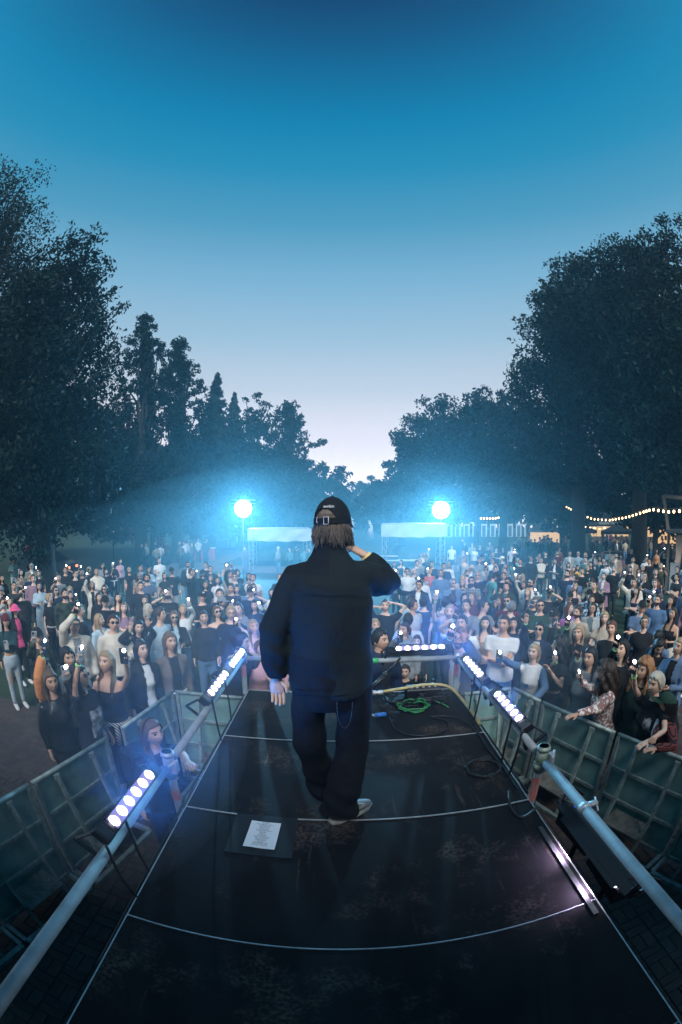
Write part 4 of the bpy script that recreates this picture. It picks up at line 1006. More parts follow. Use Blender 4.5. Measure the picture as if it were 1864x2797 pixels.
PEOPLE = [
 (-14.34, 14.14, 1.7, 'f', 'med:brown', 'long:teal', 'jeans:lightblue', ('c', '', 0), ('d', '', 0), 50, 0, '', 'person in dull teal jacket standing alone at the far left of the crowd'),
 (-11.2, 12.09, 1.8, 'm', 'cap:grey', 'jacket:plaid:white', 'trousers:charcoal', ('d', '', 0), ('c', 'P', (0.25, -0.36, 1.46)), 48, 0, '', 'person in white and green plaid overshirt and cap'),
 (-11.0, 11.28, 1.66, 'f', 'long:brown', 'long:brownish', 'trousers:black', ('c', '', 0), ('d', '', 0), 50, 0, '', 'person in brown patterned top just left of the plaid overshirt'),
 (-10.52, 9.75, 1.66, 'f', 'long:black', 'long:black', 'trousers:black', ('c', '', 0), ('d', '', 0), 60, 4, '', 'person in black at the left picture edge behind the pale shirt'),
 (-8.21, 9.18, 1.68, 'f', 'long:black', 'long:skyblue', 'wide:skyblue', ('c', '', 0), ('c', '', 0), 49, 0, '', 'person in matching pale blue blouse and wide trousers'),
 (-8.35, 10.31, 1.78, 'm', 'short:brown', 'tee:grey', 'trousers:black', ('f', 'P', (-0.17, -0.36, 1.66)), ('d', '', 0), 45, 0, '', 'person in grey tee filming with a lit phone, left side'),
 (-9.26, 11.91, 1.8, 'm', 'short:brown', 'tee:black', 'trousers:charcoal', ('d', '', 0), ('p', 'P', (0.08, -0.23, 1.82)), 43, 0, 'text:black', 'person in black tee with faint lettering under an orange phone light'),
 (-8.57, 11.99, 1.74, 'm', 'short:black', 'tee:black', 'trousers:charcoal', ('p', 'P', (-0.11, -0.21, 1.82)), ('d', '', 0), 41, 0, '', 'person in black half hidden behind the raised white cardigan sleeve'),
 (-6.91, 10.15, 1.68, 'f', 'long:blonde', 'cardigan:cream:black', 'jeans:blue', ('p', 'P', (-0.18, -0.2, 2.02)), ('d', '', 0), 41, 0, 'bag:purple', 'person in cream cardigan with a purple belt bag, arm raised'),
 (-9.35, 14.61, 1.68, 'f', 'med:brown', 'hoodie:grey', 'jeans:lightblue', ('d', '', 0), ('c', '', 0), 37, 0, '', 'person in grey hooded top and pale jeans standing apart on the lawn'),
 (-9.12, 15.07, 1.72, 'f', 'med:black', 'long:black', 'trousers:black', ('c', '', 0), ('c', '', 0), 35, 0, 'sun,sash:white', 'person in black with sunglasses and a white cloth at the waist'),
 (-7.72, 14.0, 1.66, 'f', 'long:blonde', 'dress:black', 'skirt:black', ('d', '', 0), ('c', 'Q', 0), 33, 0, '', 'person in long black dress looking at a phone'),
 (-9.75, 16.77, 1.66, 'f', 'med:brown', 'long:pink', 'trousers:charcoal', ('d', '', 0), ('d', '', 0), 58, 16, '', 'person in pale pink top far back on the left lawn'),
 (-6.07, 7.72, 1.82, 'm', 'short:black', 'long:camo', 'trousers:black', ('d', '', 0), ('d', '', 0), 53, 4, 'beard', 'person in dark green camouflage shirt with a beard, left crowd'),
 (-6.93, 9.06, 1.66, 'f', 'med:blonde', 'long:charcoal', 'trousers:black', ('d', '', 0), ('d', '', 0), 45, 0, '', 'person in charcoal partly hidden behind the dark camouflage shirt'),
 (-6.57, 7.67, 1.68, 'f', 'short:blonde', 'tee:black', 'trousers:black', ('d', '', 0), ('c', '', 0), 85, 24, 'sash:lightgrey', 'person in black tee turned right with a pale jacket tied at the waist'),
 (-5.65, 8.56, 1.66, 'f', 'long:brown', 'long:black', 'trousers:black', ('d', '', 0), ('d', '', 0), 53, 8, '', 'person in black beside the cream cardigan, facing right'),
 (-4.73, 7.4, 1.8, 'm', 'cap:black', 'tee:black', 'trousers:black', ('d', '', 0), ('d', '', 0), 42, 0, '', 'person in black tee and black cap above the blond bob, left crowd'),
 (-5.03, 8.46, 1.7, 'f', 'long:black', 'tank:black', 'trousers:black', ('d', '', 0), ('d', '', 0), 38, 0, '', 'person in black strappy top behind the mauve tee'),
 (-4.25, 7.35, 1.7, 'f', 'long:lightbrown', 'tee:mauve', 'jeans:blue', ('x', '', 0), ('x', '', 0), 39, 0, '', 'person in mauve tee with folded arms'),
 (-7.53, 7.68, 1.74, 'm', 'short:black', 'long:charcoal', 'trousers:black', ('p', 'P', (0.01, -0.22, 1.74)), ('d', '', 0), 53, 0, '', 'person in charcoal holding a pinkish lit phone by the blue blouse'),
 (-6.35, 6.2, 1.66, 'f', 'bucket:hotpink', 'jacket:black:hotpink', 'trousers:black', ('d', '', 0), ('d', '', 0), 69, 8, '', 'person in hot pink bucket hat and pink top'),
 (-5.57, 5.13, 1.7, 'f', 'long:black', 'crop:tealdark', 'ripped:lightblue', ('d', '', 0), ('c', 'Q', (-0.09, -0.32, 1.26)), 61, 0, 'sun,beanie:wine', 'person in wine red beanie, cropped teal jacket and ripped pale jeans'),
 (-6.89, 6.35, 1.74, 'm', 'short:brown', 'long:lightgrey', 'trousers:black', ('p', 'P', (-0.02, -0.22, 1.72)), ('d', '', 0), 58, 0, '', 'person in pale grey shirt at the left picture edge, lit phone'),
 (-4.59, 6.22, 1.8, 'm', 'short:grey', 'long:charcoal', 'trousers:black', ('d', '', 0), ('d', '', 0), 90, 28, '', 'person in charcoal facing right behind the white jacket'),
 (-4.12, 4.42, 1.7, 'f', 'cap:black', 'long:camo', 'trousers:black', ('f', 'Q', (-0.18, -0.34, 1.69)), ('d', '', 0), 60, 0, '', 'person in dark cap photographing with a white phone, far left'),
 (-3.77, 4.92, 1.82, 'm', 'short:brown', 'jacket:cream:grey', 'trousers:black', ('p', 'P', (-0.03, -0.22, 2.0)), ('d', '', 0), 53, 0, 'glasses', 'person in cream jacket over grey tee, glasses, arm raised overhead'),
 (-4.06, 6.14, 1.68, 'f', 'long:blonde', 'jacket:skyblue:white', 'jeans:blue', ('d', '', 0), ('d', '', 0), 75, 20, '', 'person in pale denim jacket turned right beside the cream hooded top'),
 (-3.36, 5.44, 1.8, 'm', 'short:brown', 'hoodie:cream', 'trousers:charcoal', ('d', '', 0), ('c', '', 0), 45, 0, 'sun', 'person in cream hooded top and dark sunglasses'),
 (-3.07, 5.71, 1.7, 'f', 'long:black', 'jacket:black:white', 'trousers:black', ('w', '', (-0.18, -0.22, 1.7)), ('w', '', (0.1, -0.28, 1.77)), 40, 0, '', 'person in black jacket over white top with both hands raised'),
 (-2.98, 3.25, 1.68, 'f', 'med:black', 'hoodie:orange', 'trousers:black', ('p', 'P', (-0.16, -0.16, 1.98)), ('d', '', 0), 98, 20, '', 'person in bright orange hooded top stretching up a blue phone'),
 (-2.7, 3.0, 1.68, 'f', 'long:lightbrown', 'long:leather', 'trousers:black', ('d', '', 0), ('f', 'P', (-0.0, -0.41, 1.89)), 64, -4, '', 'person in black leather jacket at the left barrier, phone held high'),
 (-2.9, 3.62, 1.7, 'f', 'med:black', 'jacket:lightgrey:white', 'jeans:blue', ('d', '', 0), ('d', '', 0), 61, 0, '', 'person in pale shirt between the leather jacket and the printed tee'),
 (-2.41, 3.18, 1.72, 'f', 'med:black', 'tee:black', 'trousers:black', ('p', 'P', (-0.15, -0.17, 2.01)), ('d', '', 0), 88, 16, 'sun,print', 'person in black tee with a large white print and sunglasses'),
 (-2.37, 3.6, 1.74, 'f', 'long:blonde', 'tank:black', 'trousers:black', ('d', '', 0), ('c', 'P', (0.26, -0.28, 1.75)), 21, -24, 'sash:stripe', 'person in black tank top with a striped shirt tied at the waist'),
 (-7.57, 16.51, 1.8, 'm', 'short:brown', 'tee:white', 'shorts:lightgrey', ('c', '', 0), ('d', '', 0), 28, 0, '', 'person in loose white tee and pale shorts on the left lawn'),
 (-7.06, 13.68, 1.8, 'm', 'short:brown', 'tee:black', 'trousers:black', ('d', '', 0), ('c', '', 0), 31, 0, '', 'person in black tee on the lawn left of the loose white tee'),
 (-5.74, 12.88, 1.68, 'f', 'long:black', 'tee:black', 'trousers:black', ('d', '', 0), ('d', '', 0), 28, 0, '', 'person in black tee just below the loose white tee'),
 (-5.59, 13.23, 1.82, 'm', 'cap:black', 'tee:black', 'shorts:lightgrey', ('c', '', 0), ('d', '', 0), 27, 0, '', 'person in black cap, black tee and pale shorts'),
 (-5.71, 15.12, 1.84, 'm', 'short:black', 'jacket:black:white', 'jeans:blue', ('d', '', 0), ('d', '', 0), 24, 0, 'beard', 'person in open black jacket over a long white tee'),
 (-5.06, 9.78, 1.8, 'm', 'short:brown', 'long:black', 'trousers:black', ('d', '', 0), ('d', '', 0), 33, 0, '', 'person in black crewneck above the waving hands, left crowd'),
 (-4.4, 8.64, 1.66, 'f', 'med:brown', 'long:black', 'trousers:black', ('d', '', 0), ('d', '', 0), 34, 0, '', 'person in black whose face shows above the pale blond bob'),
 (-4.6, 13.62, 1.74, 'f', 'cap:black', 'tee:black', 'trousers:black', ('p', 'Q', (-0.14, -0.21, 1.6)), ('d', '', 0), 22, 0, '', 'person in black cap and tee raising a phone on the left lawn'),
 (-4.7, 14.76, 1.74, 'm', 'short:black', 'hoodie:black', 'trousers:black', ('d', '', 0), ('d', '', 0), 20, 0, 'text:white', 'person in black hooded top with a small white chest print'),
 (-5.13, 15.54, 1.8, 'm', 'short:black', 'long:black', 'trousers:black', ('d', '', 0), ('d', '', 0), 3, -12, '', 'person in black farthest back of the three by the lawn path'),
 (-3.77, 11.35, 1.68, 'f', 'long:brown', 'tee:black', 'jeans:blue', ('d', '', 0), ('d', '', 0), 22, 0, '', 'person in black tee behind the cap with the pale logo'),
 (-4.63, 16.72, 1.68, 'f', 'med:brown', 'dress:beige', 'skirt:beige', ('c', '', 0), ('d', '', 0), 18, 0, '', 'person in beige dress by the left white canopy leg'),
 (-3.58, 13.34, 1.74, 'm', 'short:brown', 'tee:beige', 'trousers:charcoal', ('c', '', 0), ('c', '', 0), 18, 0, '', 'person in beige tee in front of the beige dress'),
 (-2.59, 12.3, 1.8, 'm', 'short:brown', 'tee:white', 'trousers:charcoal', ('d', '', 0), ('d', '', 0), 2, -8, '', 'person in white tee nearest the left of the performer'),
 (-3.49, 14.06, 1.72, 'f', 'med:black', 'long:black', 'trousers:black', ('f', 'Q', 0), ('d', '', 0), 16, 0, '', 'person in black holding up a phone beside the beige tee'),
 (-3.02, 13.64, 1.66, 'f', 'med:brown', 'long:grey', 'trousers:black', ('d', '', 0), ('d', '', 0), 15, 0, '', 'person in grey behind the left white tee by the performer'),
 (-3.79, 8.63, 1.84, 'm', 'short:brown', 'tee:black', 'trousers:black', ('p', 'P', (-0.14, -0.21, 1.78)), ('d', '', 0), 30, 0, 'beard,text:white', 'person in black tee with white lettering, lit phone raised'),
 (-3.77, 7.56, 1.66, 'f', 'bob:platinum', 'tee:black', 'trousers:black', ('d', '', 0), ('d', '', 0), 76, 28, '', 'person in black tee turned right in front of a waving hand'),
 (-3.01, 6.42, 1.8, 'm', 'short:brown', 'long:skyblue', 'trousers:charcoal', ('d', '', 0), ('d', '', 0), 71, 24, '', 'person in pale blue shirt turned right, left crowd'),
 (-2.89, 6.78, 1.7, 'f', 'long:lightbrown', 'jacket:black:skyblue', 'trousers:black', ('d', '', 0), ('c', '', 0), 32, 0, 'sun', 'person in black jacket over pale blue top with sunglasses'),
 (-3.06, 7.65, 1.68, 'f', 'long:blonde', 'long:white', 'jeans:blue', ('d', '', 0), ('p', 'P', (0.1, -0.24, 1.78)), 29, 0, '', 'person in white blouse raising a white phone'),
 (-2.97, 8.65, 1.82, 'm', 'cap:black', 'tee:black', 'trousers:black', ('c', 'C', 0), ('d', '', 0), 24, 0, 'logo', 'person in black cap with a pale logo, holding a cup'),
 (-2.28, 6.7, 1.74, 'f', 'bun:brown', 'long:black', 'jeans:blue', ('d', '', 0), ('d', '', 0), 26, 0, '', 'person in black V-neck sweater and blue jeans'),
 (-2.67, 9.02, 1.82, 'm', 'short:brown', 'tee:black', 'trousers:black', ('d', '', 0), ('d', '', 0), 21, 0, 'text:white', 'person in black tee with a small white chest mark'),
 (-1.87, 6.91, 1.8, 'm', 'short:blonde', 'tee:black', 'trousers:charcoal', ('d', '', 0), ('c', 'P', (0.09, -0.34, 1.54)), 21, 0, 'glasses', 'person in black tee and glasses with a lit phone at the chest'),
 (-1.81, 7.28, 1.8, 'm', 'short:brown', 'hoodie:grey', 'trousers:charcoal', ('d', '', 0), ('d', '', 0), 7, -8, '', 'person in grey hooded top behind the glasses and black tee'),
 (-2.08, 9.59, 1.8, 'm', 'cap:black', 'tee:black', 'trousers:black', ('d', '', 0), ('p', 'P', (0.15, -0.2, 1.72)), 4, -8, '', 'person in black cap holding a lit phone close to the performer'),
 (-1.75, 8.42, 1.68, 'f', 'med:black', 'long:black', 'trousers:black', ('d', '', 0), ('p', 'P', (0.16, -0.2, 1.63)), 4, -8, '', "person in black lifting a lit phone right beside the performer's sleeve"),
 (-2.74, 10.27, 1.78, 'm', 'short:brown', 'long:charcoal', 'trousers:black', ('d', '', 0), ('d', '', 0), 1, -12, '', 'person in charcoal below the beige tee, left of the performer'),
 (-2.27, 4.25, 1.7, 'f', 'long:black', 'jacket:black:white', 'trousers:black', ('d', '', 0), ('d', '', 0), 58, 8, 'pouch:white', 'person in black blazer with a white pouch at the waist, left barrier'),
 (-2.05, 4.62, 1.72, 'f', 'med:lightbrown', 'cardigan:taupe:black', 'shorts:black', ('d', '', 0), ('d', '', 0), 45, 4, 'belt', 'person in long taupe jacket, black crop top and white belt'),
 (-1.25, 4.62, 1.8, 'm', 'short:black', 'tee:black', 'trousers:black', ('d', '', 0), ('l', '', 0), 68, 28, '', 'person in black tee facing right at the front barrier, left of stage'),
 (-1.28, 5.19, 1.68, 'f', 'long:blonde', 'long:beige', 'jeans:blue', ('d', '', 0), ('d', '', 0), 29, 4, '', 'person in beige behind the black tee at the front barrier'),
 (-1.01, 4.91, 1.66, 'f', 'bun:lightbrown', 'long:pink', 'jeans:blue', ('d', '', 0), ('l', '', 0), 32, 8, 'suntop', 'person in pink checked shirt at the stage front, left of the performer'),
 (2.18, 17.4, 1.68, 'f', 'long:black', 'long:charcoal', 'trousers:black', ('d', '', 0), ('d', '', 0), -8, 0, '', 'person in charcoal under the right canopy, nearest its left leg'),
 (1.94, 14.71, 1.7, 'f', 'med:brown', 'long:grey', 'trousers:black', ('d', '', 0), ('p', 'P', (0.02, -0.22, 1.61)), -8, 0, '', "person in grey with a lit phone beside the performer's elbow"),
 (2.22, 13.97, 1.8, 'm', 'short:black', 'tee:white', 'trousers:charcoal', ('d', '', 0), ('d', '', 0), -10, 0, 'sun', 'person in plain white tee and sunglasses right of the performer'),
 (2.5, 14.24, 1.76, 'm', 'bald:black', 'long:charcoal', 'trousers:black', ('d', '', 0), ('d', '', 0), 1, 8, '', 'person in charcoal beside the plain white tee with sunglasses'),
 (2.96, 16.44, 1.82, 'm', 'short:black', 'long:grey', 'trousers:black', ('d', '', 0), ('d', '', 0), 7, 12, '', 'person in grey below the mixing desk'),
 (2.97, 14.1, 1.8, 'm', 'short:brown', 'tee:coral', 'trousers:charcoal', ('d', '', 0), ('d', '', 0), 22, 24, '', 'person in coral tee turned right'),
 (3.49, 16.07, 1.82, 'm', 'short:brown', 'long:navy', 'trousers:black', ('d', '', 0), ('d', '', 0), -14, 0, '', 'person in navy behind the coral tee'),
 (3.26, 13.68, 1.7, 'f', 'long:black', 'long:white', 'trousers:charcoal', ('c', '', 0), ('d', '', 0), -15, 0, '', 'person in loose white top with long loose sleeves, right of the performer'),
 (2.0, 10.77, 1.82, 'm', 'short:black', 'jacket:navy:white', 'trousers:charcoal', ('p', '', (-0.5, -0.31, 1.81)), ('d', '', 0), -19, -4, 'glasses', 'person in navy jacket over white tee, glasses, arm stretched sideways'),
 (3.82, 15.39, 1.8, 'm', 'short:black', 'long:navy', 'trousers:black', ('d', '', 0), ('d', '', 0), -10, 4, '', 'person in navy behind the loose white top'),
 (4.36, 16.76, 1.68, 'f', 'med:blonde', 'long:white', 'trousers:charcoal', ('d', '', 0), ('d', '', 0), -16, 0, '', 'person in white beside the navy back behind the loose white top'),
 (5.65, 18.86, 1.7, 'f', 'med:brown', 'tank:beige', 'trousers:charcoal', ('p', 'P', (0.12, -0.23, 1.95)), ('d', '', 0), -12, 4, '', 'person in beige strapless top with a phone stretched overhead'),
 (6.91, 25.93, 1.8, 'm', 'short:black', 'tee:white', 'shorts:charcoal', ('d', '', 0), ('d', '', 0), -16, 0, '', 'person in white tee standing alone right of the right canopy'),
 (4.62, 14.56, 1.8, 'm', 'bucket:beige', 'jacket:denim:white', 'trousers:charcoal', ('d', '', 0), ('d', '', 0), -20, 0, '', 'person in beige bucket hat and denim jacket'),
 (2.99, 11.05, 1.8, 'm', 'short:grey', 'jacket:denim:charcoal', 'trousers:charcoal', ('c', '', 0), ('d', '', 0), 0, 12, 'sun', 'person in denim vest and sunglasses turned right'),
 (3.84, 12.95, 1.68, 'f', 'med:brown', 'long:white', 'trousers:charcoal', ('d', '', 0), ('d', '', 0), -19, 0, 'strap', 'person in white blouse with a camera strap'),
 (3.57, 11.15, 1.82, 'm', 'short:black', 'tee:checked', 'trousers:charcoal', ('c', 'K', (-0.05, -0.33, 1.59)), ('d', '', 0), -21, 0, 'sun', 'person in checked sleeveless shirt holding a camera'),
 (0.84, 7.89, 1.8, 'm', 'buzz:brown', 'tee:black', 'trousers:charcoal', ('h', '', (-0.14, -0.02, 1.66)), ('h', '', (0.14, -0.02, 1.74)), -8, 0, '', 'person in black tee with both hands behind the head'),
 (1.41, 8.52, 1.78, 'm', 'short:brown', 'tee:skyblue', 'trousers:charcoal', ('d', '', 0), ('d', '', 0), 168, 0, '', 'person in pale blue tee seen from behind, right of the performer'),
 (1.37, 7.96, 1.78, 'm', 'short:brown', 'tee:lightgrey', 'trousers:charcoal', ('d', '', 0), ('d', '', 0), 36, 32, '', 'person in light grey tee in profile facing right'),
 (1.65, 8.21, 1.8, 'm', 'short:black', 'tee:navy', 'trousers:charcoal', ('d', '', 0), ('d', '', 0), 166, 0, '', 'person in navy tee seen from behind'),
 (2.01, 7.99, 1.82, 'm', 'short:black', 'tee:grey', 'trousers:charcoal', ('d', '', 0), ('d', '', 0), 172, 0, 'pack:pinkgrey', 'person with a pinkish backpack seen from behind'),
 (2.3, 8.59, 1.78, 'm', 'short:brown', 'polo:plum', 'trousers:charcoal', ('d', '', 0), ('d', '', 0), -139, 0, '', 'person in plum polo turned away behind the backpack'),
 (2.36, 7.63, 1.8, 'm', 'short:brown', 'tee:grey', 'trousers:charcoal', ('d', '', 0), ('d', '', 0), -28, -4, '', 'person in grey tee with bare arms, right behind the bearded one filming'),
 (1.1, 6.78, 1.7, 'm', 'short:black', 'tee:lightgrey', 'trousers:charcoal', ('d', '', 0), ('d', '', 0), 168, 0, '', 'person in light grey tee with back turned above the rear light bar'),
 (0.94, 6.08, 1.68, 'f', 'bun:brown', 'hoodie:grey', 'trousers:charcoal', ('c', 'P', (0.05, -0.33, 1.52)), ('d', '', 0), -30, -12, '', 'person in grey hooded top with a lit phone above the rear light bar'),
 (0.54, 6.58, 1.66, 'f', 'long:blonde', 'long:charcoal', 'trousers:black', ('d', '', 0), ('d', '', 0), 6, 8, '', "person in charcoal beside the performer's right hip"),
 (0.46, 4.71, 1.82, 'm', 'short:black', 'jacket:navy:charcoal', 'trousers:charcoal', ('d', '', 0), ('d', '', 0), 27, 24, '', 'person in dark jacket turned right behind the rear rail'),
 (1.18, 6.4, 1.4, 'f', 'med:brown', 'long:charcoal', 'trousers:black', ('d', '', 0), ('d', '', 0), -14, 0, '', 'child peeking over the middle of the rear light bar'),
 (1.77, 5.94, 1.78, 'm', 'short:black', 'tee:white', 'trousers:charcoal', ('p', 'Q', (-0.07, -0.24, 1.86)), ('d', '', 0), -30, -4, '', 'person in white tee raising a dark phone above the bearded one'),
 (1.36, 4.62, 1.82, 'm', 'short:lightbrown', 'jacket:slate:lightgrey', 'trousers:charcoal', ('f', 'P', (-0.02, -0.39, 1.93)), ('f', '', (0.13, -0.36, 1.89)), -27, 0, 'glasses,beard', 'person in slate jacket, glasses and beard filming behind the rear rail'),
 (0.78, 4.92, 1.3, 'm', 'short:brown', 'tee:black', 'trousers:black', ('d', '', 0), ('d', '', 0), -14, 0, 'chain', 'child in black tee with a pale neck chain under the rear rail'),
 (8.25, 25.33, 1.7, 'f', 'med:brown', 'tee:white', 'trousers:charcoal', ('d', '', 0), ('c', '', 0), -19, 0, '', 'person in white tee far right of the canopy, beside the navy cap'),
 (8.86, 26.02, 1.78, 'm', 'short:black', 'long:navy', 'trousers:black', ('d', '', 0), ('d', '', 0), -20, 0, '', 'person in navy farthest back beside the far white tee'),
 (6.52, 18.91, 1.78, 'm', 'cap:navy', 'tee:navy', 'trousers:charcoal', ('d', '', 0), ('d', '', 0), -3, 12, '', 'person in navy cap and navy tee'),
 (9.42, 25.99, 1.68, 'f', 'med:black', 'tee:black', 'trousers:black', ('c', '', 0), ('d', '', 0), -21, 0, '', 'person in black far back between the navy cap and the grey path'),
 (8.83, 22.95, 1.8, 'm', 'short:black', 'tee:black', 'trousers:black', ('c', '', 0), ('c', '', 0), -23, 0, '', 'person in black far back, left of two at the grey path'),
 (9.73, 24.18, 1.7, 'f', 'bun:black', 'long:black', 'trousers:black', ('c', '', 0), ('c', '', 0), -24, 0, '', 'person in black far back, right of two at the grey path'),
 (10.06, 23.49, 1.82, 'm', 'short:black', 'tee:white', 'trousers:black', ('d', '', 0), ('p', 'P', (0.16, -0.25, 1.58)), -13, 8, 'crossbag', 'person in white tee with a black cross bag, lit phone up'),
 (6.14, 18.05, 1.7, 'f', 'med:brown', 'long:grey', 'trousers:charcoal', ('c', '', 0), ('d', '', 0), -21, 0, '', 'person in grey under the navy cap'),
 (6.3, 16.86, 1.8, 'm', 'short:black', 'long:white', 'trousers:charcoal', ('d', '', 0), ('d', '', 0), -23, 0, 'sun', 'person in white shirt and sunglasses beside the white cap'),
 (6.86, 17.1, 1.84, 'm', 'cap:white', 'tee:black', 'trousers:charcoal', ('d', '', 0), ('d', '', 0), -72, -32, '', 'person in white cap and black tee facing left'),
 (5.82, 15.16, 1.8, 'm', 'short:black', 'long:navy', 'trousers:charcoal', ('d', '', 0), ('d', '', 0), -30, -4, '', 'person in navy shirt in front of the white cap'),
 (5.61, 15.69, 1.7, 'f', 'long:lightbrown', 'cardigan:lightgrey:grey', 'trousers:charcoal', ('d', '', 0), ('d', '', 0), -10, 8, '', 'person in long light grey coat'),
 (4.54, 12.11, 1.84, 'm', 'cap:black', 'tee:turquoise', 'trousers:tealdark', ('d', '', 0), ('d', '', 0), 96, 0, '', 'person in turquoise tee and dark cap looking down'),
 (4.94, 12.15, 1.8, 'm', 'short:black', 'long:black', 'trousers:black', ('d', '', 0), ('d', '', 0), -26, 0, '', 'person in black right behind the turquoise tee'),
 (7.22, 16.51, 1.7, 'f', 'bun:brown', 'long:turquoise', 'jeans:navy', ('w', '', (-0.18, -0.26, 1.51)), ('c', 'C', 0), -26, 0, '', 'person in teal shirt raising a fist and holding a drink'),
 (7.93, 17.9, 1.7, 'f', 'med:black', 'long:turquoise', 'trousers:black', ('d', '', 0), ('d', '', 0), -26, 0, '', 'person in green just behind the raised fist'),
 (8.13, 16.81, 1.84, 'm', 'short:brown', 'long:black', 'shorts:black', ('d', '', 0), ('d', '', 0), -29, 0, 'sun', 'person in black sweater and shorts with sunglasses on the right lawn'),
 (9.33, 18.52, 1.68, 'f', 'long:brown', 'long:black', 'shorts:black', ('d', '', 0), ('d', '', 0), -35, -4, '', 'person in black with bare legs next to the black sweater and shorts'),
 (9.86, 18.65, 1.84, 'm', 'short:black', 'jacket:black:black', 'shorts:black', ('c', '', 0), ('c', '', 0), -30, 0, 'whiteshoes', 'person in black jacket and shorts with white shoes on the lawn'),
 (9.23, 16.54, 1.7, 'f', 'bun:brown', 'jacket:black:white', 'jeans:navy', ('x', '', 0), ('x', '', 0), -38, -4, '', 'person with folded arms in black jacket over a white top on the lawn'),
 (12.42, 21.77, 1.8, 'm', 'short:black', 'long:rust', 'jeans:navy', ('d', '', 0), ('d', '', 0), -8, 16, '', 'person in rust orange jacket walking on the right lawn'),
 (11.19, 18.51, 1.84, 'm', 'short:brown', 'cardigan:lightgrey:white', 'trousers:charcoal', ('d', '', 0), ('d', '', 0), -28, 4, '', 'person in light grey cardigan left of the pale blue shirt'),
 (9.2, 15.3, 1.66, 'f', 'bob:black', 'tank:white', 'trousers:black', ('d', '', 0), ('d', '', 0), -35, 0, 'strap', 'person in white sleeveless top with a dark strap'),
 (5.86, 12.67, 1.66, 'f', 'long:blonde', 'long:black', 'trousers:black', ('d', '', 0), ('d', '', 0), 151, 0, '', 'person in black with back turned above the white tee and beard'),
 (4.91, 11.71, 1.68, 'f', 'long:brown', 'long:charcoal', 'trousers:black', ('d', '', 0), ('d', '', 0), -27, 0, '', 'person in charcoal behind the green sweater'),
 (4.2, 10.1, 1.78, 'm', 'short:black', 'hoodie:green', 'trousers:black', ('w', '', (-0.14, -0.26, 1.66)), ('d', '', 0), -27, 0, '', 'person in dark green hooded top with a raised fist'),
 (3.36, 7.96, 1.8, 'm', 'short:brown', 'tee:wine', 'trousers:charcoal', ('d', '', 0), ('d', '', 0), -35, -4, 'sun', 'person in wine red tee with sunglasses'),
 (3.12, 7.26, 1.8, 'm', 'buzz:grey', 'tee:black', 'trousers:charcoal', ('d', '', 0), ('d', '', 0), 150, 0, '', 'person in black tee seen from behind, close-cropped head'),
 (4.91, 10.11, 1.86, 'm', 'buzz:brown', 'tee:white', 'trousers:charcoal', ('d', '', 0), ('c', '', 0), -49, -12, 'sun,beard', 'person in white tee, sunglasses and beard, taller than the others'),
 (4.57, 9.55, 1.7, 'f', 'long:blonde', 'jacket:tealgrey:black', 'trousers:black', ('d', '', 0), ('p', 'P', (0.28, -0.14, 1.65)), -43, -8, '', 'person in teal grey jacket raising a phone under the tall white tee'),
 (4.62, 8.54, 1.82, 'm', 'cap:black', 'tee:black', 'trousers:black', ('d', '', 0), ('p', 'P', (0.09, -0.22, 1.84)), -29, 4, '', 'person in black tee reaching up behind the cap and sunglasses'),
 (3.42, 6.04, 1.82, 'm', 'cap:black', 'jacket:green:black', 'trousers:black', ('d', '', 0), ('c', 'Q', (0.18, -0.29, 1.59)), -46, -4, 'sun,whitelogo', 'person in black cap, sunglasses and dark green jacket'),
 (2.6, 7.34, 1.82, 'm', 'short:black', 'tee:grey', 'trousers:charcoal', ('d', '', 0), ('c', '', 0), 28, 36, '', 'person in grey tee in profile facing right beside the folded arms'),
 (2.24, 5.41, 1.86, 'm', 'buzz:brown', 'tee:white', 'jeans:blue', ('x', '', 0), ('x', '', 0), -36, -2, '', 'person in white tee with big folded arms at the right front'),
 (2.84, 5.45, 1.72, 'f', 'bun:black', 'jacket:navy:white', 'trousers:navy', ('w', '', (-0.15, -0.29, 1.91)), ('d', '', 0), -39, 0, 'sun', 'person in navy vest over white tee with small sunglasses'),
 (2.31, 4.45, 1.64, 'f', 'bun:blonde', 'raglan:white:blue', 'trousers:navy', ('c', 'P', (-0.24, -0.46, 1.59)), ('l', '', 0), -49, -4, 'star', 'person in white top with blue sleeves and a blue star'),
 (2.55, 4.33, 1.7, 'f', 'curly:black', 'crop:black', 'jeans:navy', ('f', 'P', (0.32, -0.21, 1.6)), ('c', '', (0.25, -0.22, 1.37)), -89, -28, 'belt2', 'person in black crop top and belt, cap in hand, turned left'),
 (11.63, 18.31, 1.82, 'm', 'bald:brown', 'long:skyblue', 'trousers:charcoal', ('d', '', 0), ('d', '', 0), -35, 0, 'sun', 'person in pale blue shirt with sunglasses behind the yellow top'),
 (8.95, 14.14, 1.68, 'f', 'bob:black', 'tee:mustard', 'trousers:black', ('d', '', 0), ('d', '', 0), -18, 12, '', 'person in mustard yellow top'),
 (8.52, 13.79, 1.68, 'f', 'long:lightbrown', 'long:charcoal', 'trousers:black', ('d', '', 0), ('d', '', 0), -36, 0, '', 'person in charcoal left of the mustard yellow top'),
 (9.08, 13.57, 1.7, 'f', 'long:blonde', 'long:black', 'trousers:black', ('d', '', 0), ('d', '', 0), -32, 4, '', 'person in black right of the mustard yellow top'),
 (10.16, 14.91, 1.68, 'f', 'med:black', 'long:black', 'trousers:black', ('d', '', 0), ('d', '', 0), -44, -4, '', 'person in black behind, between the mustard top and the leather jacket'),
 (12.24, 18.48, 1.68, 'f', 'med:black', 'tee:black', 'trousers:black', ('d', '', 0), ('d', '', 0), -37, 0, '', 'person in black just right of the pale blue shirt with sunglasses'),
